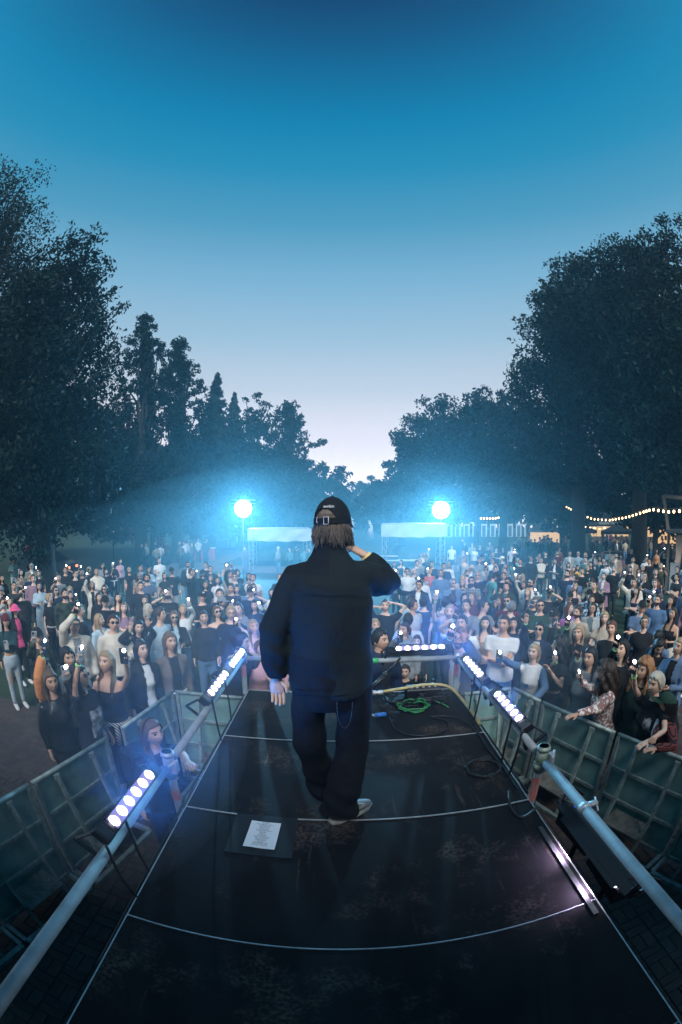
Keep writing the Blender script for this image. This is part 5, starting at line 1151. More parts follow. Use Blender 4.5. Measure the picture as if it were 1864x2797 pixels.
 (12.82, 18.66, 1.68, 'f', 'bun:black', 'jacket:white:black', 'trousers:black', ('d', '', 0), ('c', '', 0), -37, 0, '', 'person in white open shirt over black, right back rows'),
 (13.94, 19.39, 1.68, 'f', 'bun:black', 'long:teal', 'trousers:black', ('d', '', 0), ('d', '', 0), -39, 0, '', 'person in teal behind the leather jacket, right back rows'),
 (14.12, 18.83, 1.84, 'm', 'short:black', 'long:white', 'trousers:charcoal', ('d', '', 0), ('d', '', 0), -40, 0, 'strap', 'person in white shirt with a black shoulder strap'),
 (12.56, 16.22, 1.84, 'm', 'short:black', 'jacket:tan:white', 'trousers:charcoal', ('f', '', (-0.15, -0.39, 1.72)), ('d', '', 0), -41, 0, 'beard', 'person in tan overshirt over white tee'),
 (11.45, 15.76, 1.7, 'f', 'long:brown', 'long:leather', 'trousers:black', ('d', '', 0), ('c', 'C', 0), -40, 0, '', 'person in black leather jacket in the right back rows'),
 (9.22, 12.05, 1.82, 'm', 'short:grey', 'tee:black', 'trousers:charcoal', ('d', '', 0), ('d', '', 0), -42, 0, 'beard', 'person in black tee in front of the tan overshirt'),
 (8.26, 11.33, 1.72, 'f', 'bun:black', 'cardigan:mauve:white', 'trousers:mauve', ('d', '', 0), ('c', '', 0), -47, -4, 'pouch:black', 'person in mauve cardigan over white with a black bag'),
 (6.89, 10.02, 1.82, 'm', 'short:brown', 'long:camolight', 'trousers:charcoal', ('c', '', 0), ('d', '', 0), -46, -4, 'beard', 'person in light camouflage shirt looking down'),
 (5.6, 8.23, 1.78, 'm', 'cap:black', 'long:navyfloral', 'trousers:black', ('d', '', 0), ('d', '', 0), -54, -8, '', 'person in black cap and navy floral shirt'),
 (5.45, 7.86, 1.7, 'f', 'med:brown', 'long:navyfloral', 'trousers:black', ('d', '', 0), ('d', '', 0), -31, 8, '', 'person in navy floral top with brown fringe'),
 (4.79, 6.9, 1.74, 'f', 'long:brown', 'cardigan:lightgrey:tealgrey', 'trousers:black', ('d', '', 0), ('c', 'C', 0), -47, -2, 'glasses', 'person in light grey cardigan and glasses holding a white cup'),
 (10.28, 12.36, 1.72, 'f', 'long:black', 'long:black', 'trousers:black', ('d', '', 0), ('d', '', 0), -33, 8, '', 'person in black between two lit phones, right crowd'),
 (12.1, 14.36, 1.82, 'm', 'short:brown', 'jacket:tan:white', 'trousers:charcoal', ('d', '', 0), ('d', '', 0), -44, 0, '', 'person in tan zip jacket with a collar'),
 (15.5, 18.57, 1.82, 'm', 'short:black', 'long:charcoal', 'trousers:black', ('d', '', 0), ('d', '', 0), -43, 0, '', 'person in charcoal behind the tan zip jacket'),
 (17.03, 19.62, 1.7, 'f', 'long:black', 'long:black', 'trousers:black', ('d', '', 0), ('d', '', 0), -44, 0, '', 'person in black left of the white cup holder, back row'),
 (17.0, 18.92, 1.74, 'f', 'long:platinum', 'long:green', 'trousers:black', ('d', '', 0), ('c', 'C', 0), -45, 0, '', 'person in dark green holding a white cup, back row'),
 (12.44, 13.59, 1.8, 'm', 'short:black', 'tee:black', 'trousers:black', ('d', '', 0), ('d', '', 0), -47, 0, '', 'person in black tee in front of the orange top'),
 (17.16, 18.09, 1.72, 'f', 'long:lightbrown', 'tank:orange', 'trousers:black', ('d', '', 0), ('d', '', 0), -47, 0, '', 'person in orange top, right back row'),
 (15.42, 15.59, 1.8, 'm', 'short:black', 'tee:black', 'trousers:black', ('p', 'P', (-0.05, -0.22, 1.94)), ('d', '', 0), -49, 0, '', 'person in black tee with a lit phone right of the orange top'),
 (19.52, 19.03, 1.92, 'm', 'short:black', 'jacket:charcoal:black', 'trousers:black', ('d', '', 0), ('d', '', 0), -67, -12, 'beard', 'tall person in long dark coat by the timber kiosk'),
 (15.08, 14.3, 1.7, 'f', 'long:black', 'long:black', 'trousers:black', ('d', '', 0), ('d', '', 0), -63, -8, '', 'person in black nearest the timber kiosk panel'),
 (11.82, 11.18, 1.74, 'f', 'short:brown', 'tee:black', 'skirt:black', ('c', '', 0), ('f', '', (0.01, -0.38, 1.62)), -52, 0, 'bag:paleblue', 'person in black tee touching the chin, pale bag at the hip'),
 (10.04, 10.58, 1.82, 'm', 'short:brown', 'polo:black', 'trousers:charcoal', ('d', '', 0), ('d', '', 0), -43, 4, '', 'person in black polo right of centre of the right crowd'),
 (11.86, 12.18, 1.76, 'm', 'buzz:blonde', 'tee:olive', 'trousers:black', ('d', '', 0), ('f', 'P', (0.22, -0.35, 1.64)), -55, -4, '', 'person in olive tee lifting a lit phone with a wrapped wrist'),
 (11.14, 12.55, 1.68, 'f', 'long:blonde', 'long:olive', 'trousers:black', ('f', 'Q', 0), ('c', '', 0), -46, 0, '', 'person in olive photographing behind the black polo'),
 (9.41, 10.6, 1.7, 'f', 'med:blonde', 'long:skyblue', 'trousers:black', ('f', 'P', (-0.01, -0.4, 1.67)), ('d', '', 0), -59, -8, '', 'person in pale blue shirt hiding behind a lit phone'),
 (7.64, 8.95, 1.84, 'm', 'buzz:brown', 'jacket:cream:black', 'trousers:black', ('p', 'P', (-0.28, -0.26, 1.98)), ('c', 'C', 0), -48, 0, '', 'person in cream open jacket over black tee with a drink'),
 (8.59, 8.93, 1.68, 'f', 'med:auburn', 'long:black', 'trousers:black', ('d', '', 0), ('d', '', 0), -87, -24, '', 'person in black turned left behind the light blue shirt'),
 (6.46, 6.94, 1.74, 'm', 'short:brown', 'tank:black', 'trousers:black', ('f', 'P', (0.06, -0.38, 1.75)), ('d', '', 0), -55, -2, '', 'person in black tank top covering the face with a lit phone'),
 (6.36, 6.57, 1.82, 'm', 'buzz:brown', 'long:blue', 'trousers:charcoal', ('d', '', 0), ('d', '', 0), -57, -2, 'beard', 'person in light blue button shirt'),
 (5.9, 5.61, 1.72, 'f', 'long:brown', 'tank:black', 'trousers:cream', ('d', '', 0), ('c', '', 0), -70, -8, '', 'person in black tank top and cream trousers, right edge'),
 (6.24, 9.94, 1.7, 'f', 'long:blonde', 'tank:black', 'trousers:black', ('p', 'Q', (0.04, -0.22, 1.85)), ('d', '', 0), -38, 0, '', 'person in black top holding a pale teal phone overhead'),
 (4.42, 7.25, 1.7, 'f', 'long:auburn', 'tee:purple', 'trousers:black', ('d', '', 0), ('d', '', 0), 8, 32, '', 'person in purple top turned right'),
 (3.9, 5.01, 1.74, 'f', 'bun:auburn', 'long:black', 'trousers:black', ('d', '', 0), ('c', 'C', 0), -52, 0, '', 'person in black studded shirt smiling with a plastic cup'),
 (3.25, 4.96, 1.72, 'f', 'bob:blonde', 'long:black', 'trousers:black', ('p', 'P', (-0.11, -0.26, 1.85)), ('d', '', 0), -47, 0, '', 'person in black jacket whose face is behind a dark phone'),
 (2.67, 3.77, 1.7, 'f', 'long:black', 'hoodie:midgrey', 'trousers:black', ('f', 'Q', (0.04, -0.41, 1.87)), ('d', '', 0), -62, -4, '', 'person in grey hooded top lifting a dark phone, right barrier'),
 (2.71, 3.34, 1.68, 'f', 'curly:brown', 'long:floral', 'trousers:charcoal', ('f', 'P', (0.2, -0.44, 1.7)), ('l', '', (0.3, -0.49, 1.27)), -99, -24, 'glasses', 'person in red and white patterned blouse leaning on the right barrier'),
 (3.15, 3.76, 1.72, 'f', 'med:black', 'long:black', 'trousers:black', ('f', 'P', (0.11, -0.37, 1.93)), ('d', '', 0), -63, -2, '', 'person in black with a bare raised arm and pale wristband'),
 (2.98, 3.13, 1.7, 'f', 'curly:ginger', 'long:greendark', 'trousers:black', ('d', '', 0), ('d', '', 0), -75, -4, '', 'person in dark green coat behind the raised black sleeve'),
 (2.91, 2.75, 1.72, 'f', 'short:platinum', 'tee:black', 'trousers:black', ('p', 'P', (-0.07, -0.33, 1.93)), ('l', '', (0.31, -0.39, 1.25)), -81, -4, 'print2', 'person in black tee with a small pale print, arm stretched up'),
 (4.46, 4.45, 1.68, 'f', 'long:black', 'long:denim', 'trousers:black', ('d', '', 0), ('d', '', 0), -73, -8, '', 'person in denim blue shirt looking down, right edge'),
 (4.0, 4.0, 1.68, 'f', 'long:black', 'long:black', 'trousers:black', ('d', '', 0), ('c', 'Q', 0), -39, 16, '', 'person in black looking down at a phone, right edge'),
 (4.04, 3.62, 1.7, 'f', 'bun:blonde', 'jacket:denim:black', 'trousers:black', ('c', 'Q', 0), ('c', '', 0), -74, -4, '', 'person in denim shirt over black at the right picture edge'),
 (3.02, 2.44, 1.6, 'f', 'cap:green', 'long:tiger', 'trousers:black', ('l', '', (0.42, -0.29, 1.28)), ('l', '', (0.44, -0.24, 1.27)), -117, -24, 'scarf', 'person in red and black striped sweater with a pale scarf'),
 (-1.42, 2.55, 1.68, 'f', 'long:lightbrown', 'tee:black', 'trousers:navy', ('d', '', 0), ('l', '', (-0.13, -0.55, 1.55)), 66, -2, 'headband,pack:black', 'person in black tee with a backpack standing between stage and barrier'),
 (-5.54, 11.12, 1.83, 'm', 'short:black', 'tee:slate', 'trousers:black', ('d', '', 0), ('c', '', 0), 15, -11, 'beard', 'person in slate tee behind the black crewneck above the waving hands'),
 (-3.13, 12.18, 1.82, 'm', 'short:brown', 'long:green', 'jeans:navy', ('p', 'P', 0), ('d', '', 0), 13, -3, 'sun', 'person in green long sleeves raising a phone left of the white tee nearest the'),
 (-4.77, 12.91, 1.84, 'm', 'short:brown', 'long:black', 'trousers:charcoal', ('f', 'P', 0), ('d', '', 0), 51, 18, '', 'person in black long sleeves filming in front of the black cap and tee'),
 (-9.44, 7.41, 1.61, 'f', 'med:brown', 'tee:white', 'jeans:blue', ('f', 'Q', 0), ('d', '', 0), 54, -4, 'sun', 'person in white tee filming in front of the black at the'),
 (-1.29, 6.07, 1.71, 'f', 'long:blonde', 'tank:pink', 'jeans:blue', ('d', '', 0), ('c', '', 0), 26, 5, '', 'person in pink sleeveless top behind the beige behind the black tee'),
 (-6.64, 8.67, 1.61, 'f', 'med:brown', 'tank:black', 'trousers:black', ('d', '', 0), ('f', 'P', 0), 48, 2, '', 'person in black sleeveless top filming in front of the charcoal partly hidden'),
 (-2.7, 10.74, 1.69, 'f', 'med:brown', 'tee:pink', 'trousers:charcoal', ('d', '', 0), ('d', '', 0), 12, -4, '', 'person in pink tee behind the charcoal below the beige tee'),
 (-6.23, 12.04, 1.74, 'm', 'cap:grey', 'tee:tan', 'jeans:navy', ('d', '', 0), ('d', '', 0), 46, 9, 'beard', 'person in tan tee in front of the black tee on the lawn'),
 (-2.41, 11.48, 1.64, 'f', 'long:brown', 'hoodie:mauve', 'trousers:charcoal', ('d', '', 0), ('d', '', 0), 16, 1, '', 'person in mauve hooded top in front of the white tee nearest the'),
 (-7.71, 11.68, 1.86, 'm', 'buzz:lightbrown', 'hoodie:cream', 'jeans:blue', ('x', '', 0), ('x', '', 0), 33, -4, '', 'person in cream hooded top with folded arms in front of the black half hidden'),
 (-8.3, 11.19, 1.8, 'm', 'buzz:brown', 'tee:black', 'jeans:navy', ('d', '', 0), ('c', '', 0), 64, 14, 'glasses', 'person in black tee in front of the black half hidden'),
 (-7.11, 8.63, 1.71, 'f', 'med:brown', 'tee:navy', 'trousers:charcoal', ('d', '', 0), ('d', '', 0), 56, 6, 'sun', 'person in navy tee left of the charcoal partly hidden'),
 (-4.33, 9.52, 1.65, 'f', 'med:lightbrown', 'long:navy', 'jeans:navy', ('d', '', 0), ('d', '', 0), 46, 10, '', 'person in navy long sleeves behind the black tee with white lettering'),
 (-4.15, 12.99, 1.64, 'f', 'long:lightbrown', 'hoodie:black', 'trousers:navy', ('d', '', 0), ('w', '', 0), 17, -3, '', 'person in black hooded top waving in front of the black cap and tee'),
 (-2.51, 8.49, 1.73, 'm', 'cap:grey', 'hoodie:green', 'trousers:charcoal', ('f', 'P', 0), ('d', '', 0), 58, 24, 'beard', 'person in green hooded top filming right of the black cap with a pale logo'),
 (-2.26, 10.37, 1.77, 'm', 'short:lightbrown', 'long:denim', 'trousers:black', ('d', '', 0), ('d', '', 0), 12, -2, 'glasses', 'person in denim long sleeves behind the black cap holding a lit phone close'),
 (-8.93, 7.35, 1.75, 'm', 'cap:grey', 'tee:beige', 'jeans:blue', ('d', '', 0), ('d', '', 0), 38, -14, '', 'person in beige tee behind the charcoal holding a pinkish lit phone'),
 (-8.29, 7.57, 1.75, 'm', 'cap:grey', 'long:grey', 'trousers:charcoal', ('x', '', 0), ('x', '', 0), 68, 8, '', 'person in grey long sleeves with folded arms behind the charcoal holding a pinkish lit phone'),
 (-2.27, 7.44, 1.7, 'f', 'med:lightbrown', 'tank:charcoal', 'trousers:black', ('d', '', 0), ('c', '', 0), 30, 4, 'sun', 'person in charcoal sleeveless top left of the grey hooded top'),
 (-7.17, 6.83, 1.67, 'f', 'med:brown', 'tee:white', 'trousers:charcoal', ('x', '', 0), ('x', '', 0), 53, -2, '', 'person in white tee with folded arms behind the pale grey shirt'),
 (-6.91, 8.15, 1.67, 'f', 'bob:black', 'long:black', 'jeans:blue', ('d', '', 0), ('c', '', 0), 48, 0, '', 'person in black long sleeves behind the black tee turned'),
 (-8.76, 6.87, 1.84, 'm', 'cap:black', 'long:black', 'jeans:navy', ('d', '', 0), ('d', '', 0), 58, -2, '', 'person in black long sleeves behind the charcoal holding a pinkish lit phone'),
 (-3.77, 12.5, 1.65, 'f', 'long:brown', 'tee:white', 'jeans:blue', ('d', '', 0), ('d', '', 0), 15, -3, '', 'person in white tee in front of the beige tee in front'),
 (-5.95, 9.38, 1.73, 'f', 'bob:brown', 'hoodie:grey', 'trousers:navy', ('d', '', 0), ('d', '', 0), 26, -9, 'sun', 'person in grey hooded top behind the black beside the cream cardigan'),
 (-8.74, 9.51, 1.81, 'm', 'short:brown', 'long:mauve', 'trousers:black', ('d', '', 0), ('d', '', 0), 48, -1, '', 'person in mauve long sleeves behind the matching pale blue blouse'),
 (-8.28, 8.16, 1.79, 'm', 'buzz:black', 'tee:charcoal', 'trousers:navy', ('d', '', 0), ('d', '', 0), 50, -3, '', 'person in charcoal tee behind the charcoal holding a pinkish lit phone'),
 (-8.36, 13.27, 1.66, 'f', 'med:black', 'tee:black', 'jeans:blue', ('d', '', 0), ('p', 'P', 0), 51, 9, '', 'person in black tee raising a phone in front of the grey hooded top'),
 (-10.24, 11.49, 1.66, 'f', 'bun:brown', 'tee:black', 'trousers:black', ('d', '', 0), ('d', '', 0), 38, -6, '', 'person in black tee in front of the white and green plaid overshirt'),
 (-10.23, 10.94, 1.63, 'f', 'bun:lightbrown', 'tee:navy', 'trousers:navy', ('d', '', 0), ('p', 'P', 0), 56, 5, '', 'person in navy tee raising a phone in front of the brown patterned top'),
 (-4.34, 16.34, 1.72, 'm', 'cap:grey', 'polo:navy', 'trousers:charcoal', ('d', '', 0), ('c', '', 0), 20, 2, '', 'person in navy polo in front of the beige dress by the'),
 (-8.85, 12.87, 1.72, 'f', 'med:blonde', 'hoodie:black', 'trousers:navy', ('f', 'Q', 0), ('d', '', 0), 42, 2, 'glasses', 'person in black hooded top filming behind the black half hidden'),
 (-7.1, 14.44, 1.66, 'f', 'long:brown', 'long:skyblue', 'trousers:black', ('d', '', 0), ('c', '', 0), 32, 1, '', 'person in pale blue long sleeves behind the black tee on the lawn'),
 (3.4, 8.46, 1.72, 'f', 'med:brown', 'tee:navy', 'trousers:black', ('d', '', 0), ('d', '', 0), -59, -21, '', 'person in navy tee behind the wine red tee'),
 (5.51, 6.16, 1.81, 'm', 'cap:black', 'tee:denim', 'trousers:navy', ('x', '', 0), ('x', '', 0), -47, 4, '', 'person in denim tee with folded arms left of the black tank top'),
 (9.03, 10.04, 1.82, 'm', 'short:brown', 'hoodie:black', 'trousers:navy', ('x', '', 0), ('x', '', 0), -47, 1, 'beard', 'person in black hooded top with folded arms in front of the pale blue shirt'),
 (7.59, 7.84, 1.71, 'm', 'cap:navy', 'tee:navy', 'trousers:black', ('f', 'P', 0), ('d', '', 0), -52, 0, 'sun', 'person in navy tee filming in front of the black turned left'),
 (2.29, 6.32, 1.7, 'f', 'long:brown', 'tank:tan', 'jeans:navy', ('c', 'C', 0), ('d', '', 0), -19, 6, '', 'person in tan sleeveless top in front of the grey tee in profile'),
 (10.87, 8.89, 1.79, 'm', 'short:blonde', 'polo:black', 'trousers:charcoal', ('d', '', 0), ('d', '', 0), -60, -2, '', 'person in black polo in front of the black polo right'),
 (8.22, 8.64, 1.82, 'm', 'short:lightbrown', 'polo:slate', 'trousers:charcoal', ('w', '', 0), ('d', '', 0), -53, -1, '', 'person in slate polo waving in front of the black turned left'),
 (1.84, 6.95, 1.81, 'm', 'buzz:blonde', 'tee:denim', 'jeans:blue', ('p', 'P', 0), ('d', '', 0), -15, 3, 'beard', 'person in denim tee raising a phone in front of the a pinkish backpack'),
 (2.99, 9.2, 1.72, 'f', 'long:lightbrown', 'long:wine', 'jeans:navy', ('d', '', 0), ('d', '', 0), -49, -18, '', 'person in wine long sleeves behind the plum polo turned away'),
 (6.41, 9.2, 1.82, 'm', 'buzz:brown', 'polo:black', 'jeans:navy', ('d', '', 0), ('d', '', 0), -51, -6, '', 'person in black polo in front of the light camouflage shirt'),
 (5.24, 8.59, 1.71, 'm', 'cap:black', 'tee:black', 'trousers:black', ('d', '', 0), ('d', '', 0), -32, 4, 'glasses', 'person in black tee left of the black cap and navy floral shirt'),
 (4.21, 6.55, 1.75, 'm', 'short:brown', 'long:beige', 'trousers:charcoal', ('d', '', 0), ('d', '', 0), -55, -8, 'beard', 'person in beige long sleeves in front of the purple top turned'),
 (7.37, 8.5, 1.7, 'f', 'long:brown', 'tank:navy', 'trousers:charcoal', ('x', '', 0), ('x', '', 0), -61, -9, '', 'person in navy sleeveless top with folded arms in front of the cream open jacket'),
 (8.32, 12.83, 1.72, 'm', 'buzz:black', 'tee:black', 'trousers:black', ('d', '', 0), ('d', '', 0), -32, 4, '', 'person in black tee in front of the black right of the mustard yellow top'),
 (7.09, 6.85, 1.7, 'f', 'long:brown', 'long:navy', 'trousers:black', ('d', '', 0), ('d', '', 0), -61, -4, '', 'person in navy long sleeves behind the light blue button shirt'),
 (3.14, 13.13, 1.83, 'm', 'short:lightbrown', 'long:denim', 'trousers:navy', ('d', '', 0), ('d', '', 0), -11, 3, 'glasses', 'person in denim long sleeves in front of the loose white top'),
 (6.61, 10.57, 1.83, 'm', 'short:brown', 'tee:denim', 'trousers:navy', ('d', '', 0), ('c', '', 0), -57, -13, '', 'person in denim tee behind the black top holding a pale teal phone'),
 (9.51, 7.68, 1.79, 'm', 'buzz:brown', 'tee:beige', 'trousers:navy', ('f', 'Q', 0), ('d', '', 0), -65, -4, 'beard', 'person in beige tee filming right of the black turned left'),
 (5.25, 11.25, 1.64, 'f', 'long:brown', 'long:cream', 'trousers:black', ('p', 'P', 0), ('d', '', 0), -45, -11, '', 'person in cream long sleeves raising a phone right of the charcoal behind the green sweater'),
 (9.94, 9.36, 1.78, 'm', 'short:black', 'tee:charcoal', 'trousers:navy', ('x', '', 0), ('x', '', 0), -82, -19, '', 'person in charcoal tee with folded arms in front of the black polo right'),
 (4.15, 12.52, 1.65, 'f', 'long:blonde', 'tee:cream', 'jeans:blue', ('d', '', 0), ('f', 'Q', 0), -25, -2, '', 'person in cream tee filming right of the white blouse with a camera strap'),
 (3.65, 12.31, 1.74, 'm', 'short:blonde', 'hoodie:beige', 'trousers:navy', ('d', '', 0), ('d', '', 0), -9, 7, '', 'person in beige hooded top in front of the white blouse with a camera strap'),
 (7.51, 6.37, 1.61, 'f', 'med:brown', 'tee:grey', 'trousers:charcoal', ('p', 'P', 0), ('d', '', 0), -70, -7, '', 'person in grey tee raising a phone behind the light blue button shirt'),
 (2.87, 6.5, 1.62, 'f', 'bob:black', 'long:navy', 'jeans:navy', ('d', '', 0), ('d', '', 0), -27, 3, '', 'person in navy long sleeves in front of the black tee seen from'),
 (4.49, 6.02, 1.7, 'f', 'long:blonde', 'tee:beige', 'trousers:black', ('c', '', 0), ('d', '', 0), -44, 2, '', 'person in beige tee in front of the light grey cardigan'),
 (4.87, 5.32, 1.72, 'f', 'bun:lightbrown', 'tee:black', 'trousers:navy', ('d', '', 0), ('d', '', 0), -43, 8, 'glasses', 'person in black tee behind the denim blue shirt'),
 (10.49, 8.44, 1.72, 'm', 'buzz:brown', 'hoodie:wine', 'trousers:charcoal', ('d', '', 0), ('d', '', 0), -66, -5, '', 'person in wine hooded top behind the black turned left'),
 (5.92, 13.19, 1.61, 'f', 'bun:brown', 'tee:charcoal', 'trousers:black', ('p', 'P', 0), ('d', '', 0), -20, 5, '', 'person in charcoal tee raising a phone behind the black with back'),
 (4.24, 13.79, 1.71, 'm', 'short:brown', 'tee:pink', 'trousers:black', ('d', '', 0), ('d', '', 0), -4, 10, 'beard', 'person in pink tee in front of the beige bucket hat'),
 (6.87, 5.23, 1.6, 'f', 'bob:black', 'hoodie:charcoal', 'jeans:navy', ('w', '', 0), ('d', '', 0), -46, 12, '', 'person in charcoal hooded top waving behind the black tank top'),
 (7.6, 12.4, 1.73, 'm', 'buzz:lightbrown', 'polo:pink', 'jeans:navy', ('d', '', 0), ('d', '', 0), -72, -24, '', 'person in pink polo in front of the charcoal left of the mustard yellow top'),
 (12.31, 9.36, 1.76, 'm', 'short:brown', 'long:black', 'jeans:blue', ('c', '', 0), ('d', '', 0), -25, 23, 'glasses', 'person in black long sleeves in front of the black tee touching the chin'),
 (3.73, 7.19, 1.82, 'm', 'buzz:brown', 'long:green', 'trousers:charcoal', ('x', '', 0), ('x', '', 0), -24, 7, 'sun', 'person in green long sleeves with folded arms right of the black tee seen from'),
 (5.6, 13.7, 1.75, 'm', 'short:lightbrown', 'tee:navy', 'jeans:blue', ('d', '', 0), ('d', '', 0), -19, 4, '', 'person in navy tee behind the black right behind the turquoise tee'),
 (4.06, 8.19, 1.7, 'm', 'short:lightbrown', 'long:charcoal', 'trousers:navy', ('f', 'Q', 0), ('d', '', 0), -20, 8, 'sun', 'person in charcoal long sleeves filming in front of the black tee reaching up'),
 (9.91, 11.36, 1.73, 'f', 'med:brown', 'tee:beige', 'trousers:black', ('d', '', 0), ('d', '', 0), -43, 2, 'sun', 'person in beige tee behind the pale blue shirt'),
 (4.05, 12.07, 1.85, 'm', 'short:blonde', 'polo:navy', 'jeans:navy', ('d', '', 0), ('p', 'P', 0), -21, 1, 'glasses', 'person in navy polo raising a phone left of the turquoise tee and dark cap'),
 (7.96, 6.96, 1.63, 'f', 'med:lightbrown', 'long:pink', 'trousers:black', ('d', '', 0), ('c', '', 0), -57, 0, '', 'person in pink long sleeves behind the light blue button shirt'),
 (8.36, 7.41, 1.8, 'm', 'cap:black', 'hoodie:slate', 'jeans:blue', ('d', '', 0), ('d', '', 0), -53, 3, '', 'person in slate hooded top in front of the black turned left'),
 (2.34, 12.26, 1.77, 'm', 'cap:navy', 'long:white', 'trousers:navy', ('f', 'P', 0), ('d', '', 0), -12, 0, '', 'person in white long sleeves filming behind the navy jacket over white tee'),
 (2.55, 13.24, 1.68, 'f', 'bob:black', 'tee:skyblue', 'jeans:blue', ('d', '', 0), ('p', 'P', 0), -13, 0, 'sun', 'person in pale blue tee raising a phone in front of the coral tee turned'),
 (5.39, 14.15, 1.77, 'm', 'short:brown', 'hoodie:black', 'jeans:navy', ('x', '', 0), ('x', '', 0), -13, 7, '', 'person in black hooded top with folded arms in front of the navy shirt in front'),
 (6.41, 5.35, 1.72, 'f', 'med:black', 'tank:black', 'jeans:blue', ('d', '', 0), ('d', '', 0), -95, -22, '', 'person in black sleeveless top right of the black tank top'),
 (3.47, 11.67, 1.71, 'f', 'med:blonde', 'long:black', 'jeans:blue', ('x', '', 0), ('x', '', 0), -20, 0, '', 'person in black long sleeves with folded arms behind the checked sleeveless shirt'),
 (6.9, 11.53, 1.85, 'm', 'short:black', 'tee:navy', 'trousers:black', ('d', '', 0), ('d', '', 0), -40, -3, 'beard', 'person in navy tee behind the black top holding a pale teal phone'),
 (2.93, 9.75, 1.61, 'f', 'med:black', 'tee:charcoal', 'jeans:blue', ('d', '', 0), ('d', '', 0), 1, 14, '', 'person in charcoal tee in front of the denim vest and sunglasses'),
 (3.39, 18.08, 1.71, 'm', 'short:blonde', 'tee:grey', 'jeans:navy', ('x', '', 0), ('x', '', 0), -11, 0, '', 'person in grey tee with folded arms behind the grey below the mixing desk'),
 (11.12, 19.67, 1.77, 'm', 'short:brown', 'tee:wine', 'trousers:black', ('d', '', 0), ('d', '', 0), -29, 2, 'beard', 'person in wine tee behind the light grey cardigan'),
 (12.14, 17.02, 1.66, 'f', 'med:brown', 'tank:teal', 'jeans:navy', ('p', 'P', 0), ('d', '', 0), -53, -9, '', 'person in teal sleeveless top raising a phone behind the black leather jacket'),
 (13.4, 14.86, 1.75, 'm', 'buzz:brown', 'long:white', 'trousers:navy', ('d', '', 0), ('d', '', 0), -33, 8, '', 'person in white long sleeves behind the black tee in front'),
 (8.74, 17.02, 1.72, 'm', 'short:lightbrown', 'hoodie:cream', 'trousers:black', ('x', '', 0), ('x', '', 0), -29, 1, '', 'person in cream hooded top with folded arms behind the black sweater and shorts'),
 (7.82, 20.89, 1.69, 'f', 'bob:blonde', 'long:black', 'trousers:black', ('d', '', 0), ('c', '', 0), -12, 7, '', 'person in black long sleeves in front of the black far back'),
 (11.29, 17.14, 1.84, 'm', 'short:blonde', 'tee:grey', 'jeans:navy', ('d', '', 0), ('c', '', 0), -49, -8, 'sun', 'person in grey tee in front of the black just right'),
 (13.65, 12.45, 1.69, 'f', 'bun:blonde', 'tank:denim', 'jeans:blue', ('d', '', 0), ('d', '', 0), -71, -12, '', 'person in denim sleeveless top behind the black tee touching the chin'),
 (13.05, 17.35, 1.73, 'm', 'buzz:black', 'polo:teal', 'jeans:navy', ('d', '', 0), ('d', '', 0), -38, 1, '', 'person in teal polo behind the tan overshirt over white tee'),
 (6.49, 21.91, 1.81, 'm', 'buzz:black', 'long:grey', 'trousers:charcoal', ('d', '', 0), ('d', '', 0), -21, -2, '', 'person in grey long sleeves behind the beige strapless top'),
 (4.24, 22.19, 1.66, 'f', 'med:brown', 'tee:mauve', 'jeans:blue', ('d', '', 0), ('w', '', 0), -7, 3, '', 'person in mauve tee waving behind the grey below the mixing desk'),
 (2.72, 19.1, 1.6, 'f', 'long:black', 'tank:black', 'jeans:navy', ('d', '', 0), ('d', '', 0), -30, -14, '', 'person in black sleeveless top behind the charcoal under the'),
 (4.17, 21.18, 1.71, 'f', 'bob:blonde', 'hoodie:cream', 'trousers:charcoal', ('d', '', 0), ('p', 'P', 0), -3, 6, 'sun', 'person in cream hooded top raising a phone behind the grey below the mixing desk'),
 (6.38, 15.58, 1.72, 'f', 'long:brown', 'tee:grey', 'trousers:black', ('x', '', 0), ('x', '', 0), -26, 0, '', 'person in grey tee with folded arms behind the navy shirt in front'),
 (7.15, 15.82, 1.84, 'm', 'short:brown', 'long:black', 'jeans:navy', ('p', 'P', 0), ('d', '', 0), -30, -2, '', 'person in black long sleeves raising a phone in front of the black sweater and shorts'),
 (14.71, 16.27, 1.7, 'f', 'long:brown', 'long:beige', 'trousers:black', ('f', 'P', 0), ('d', '', 0), -30, 11, '', 'person in beige long sleeves filming left of the black tee with a lit phone'),
 (10.38, 15.72, 1.8, 'm', 'short:black', 'tee:teal', 'jeans:navy', ('d', '', 0), ('d', '', 0), -38, -1, '', 'person in teal tee behind the black behind'),
 (13.89, 17.46, 1.62, 'f', 'long:black', 'hoodie:mauve', 'jeans:blue', ('d', '', 0), ('d', '', 0), -62, -14, '', 'person in mauve hooded top behind the tan overshirt over white tee'),
 (10.2, 20.07, 1.62, 'f', 'bun:blonde', 'tee:white', 'trousers:charcoal', ('x', '', 0), ('x', '', 0), -17, 8, '', 'person in white tee with folded arms behind the black with bare legs next to the'),
 (4.16, 20.43, 1.61, 'f', 'med:lightbrown', 'long:black', 'jeans:blue', ('d', '', 0), ('d', '', 0), -3, 7, '', 'person in black long sleeves behind the beige strapless top'),
 (10.12, 13.69, 1.82, 'm', 'short:black', 'long:white', 'jeans:navy', ('d', '', 0), ('f', 'Q', 0), -43, -2, 'beard', 'person in white long sleeves filming behind the black right of the mustard yellow top'),
 (10.64, 14.47, 1.71, 'f', 'bob:brown', 'tank:black', 'jeans:blue', ('x', '', 0), ('x', '', 0), -26, 9, '', 'person in black sleeveless top with folded arms right of the black behind'),
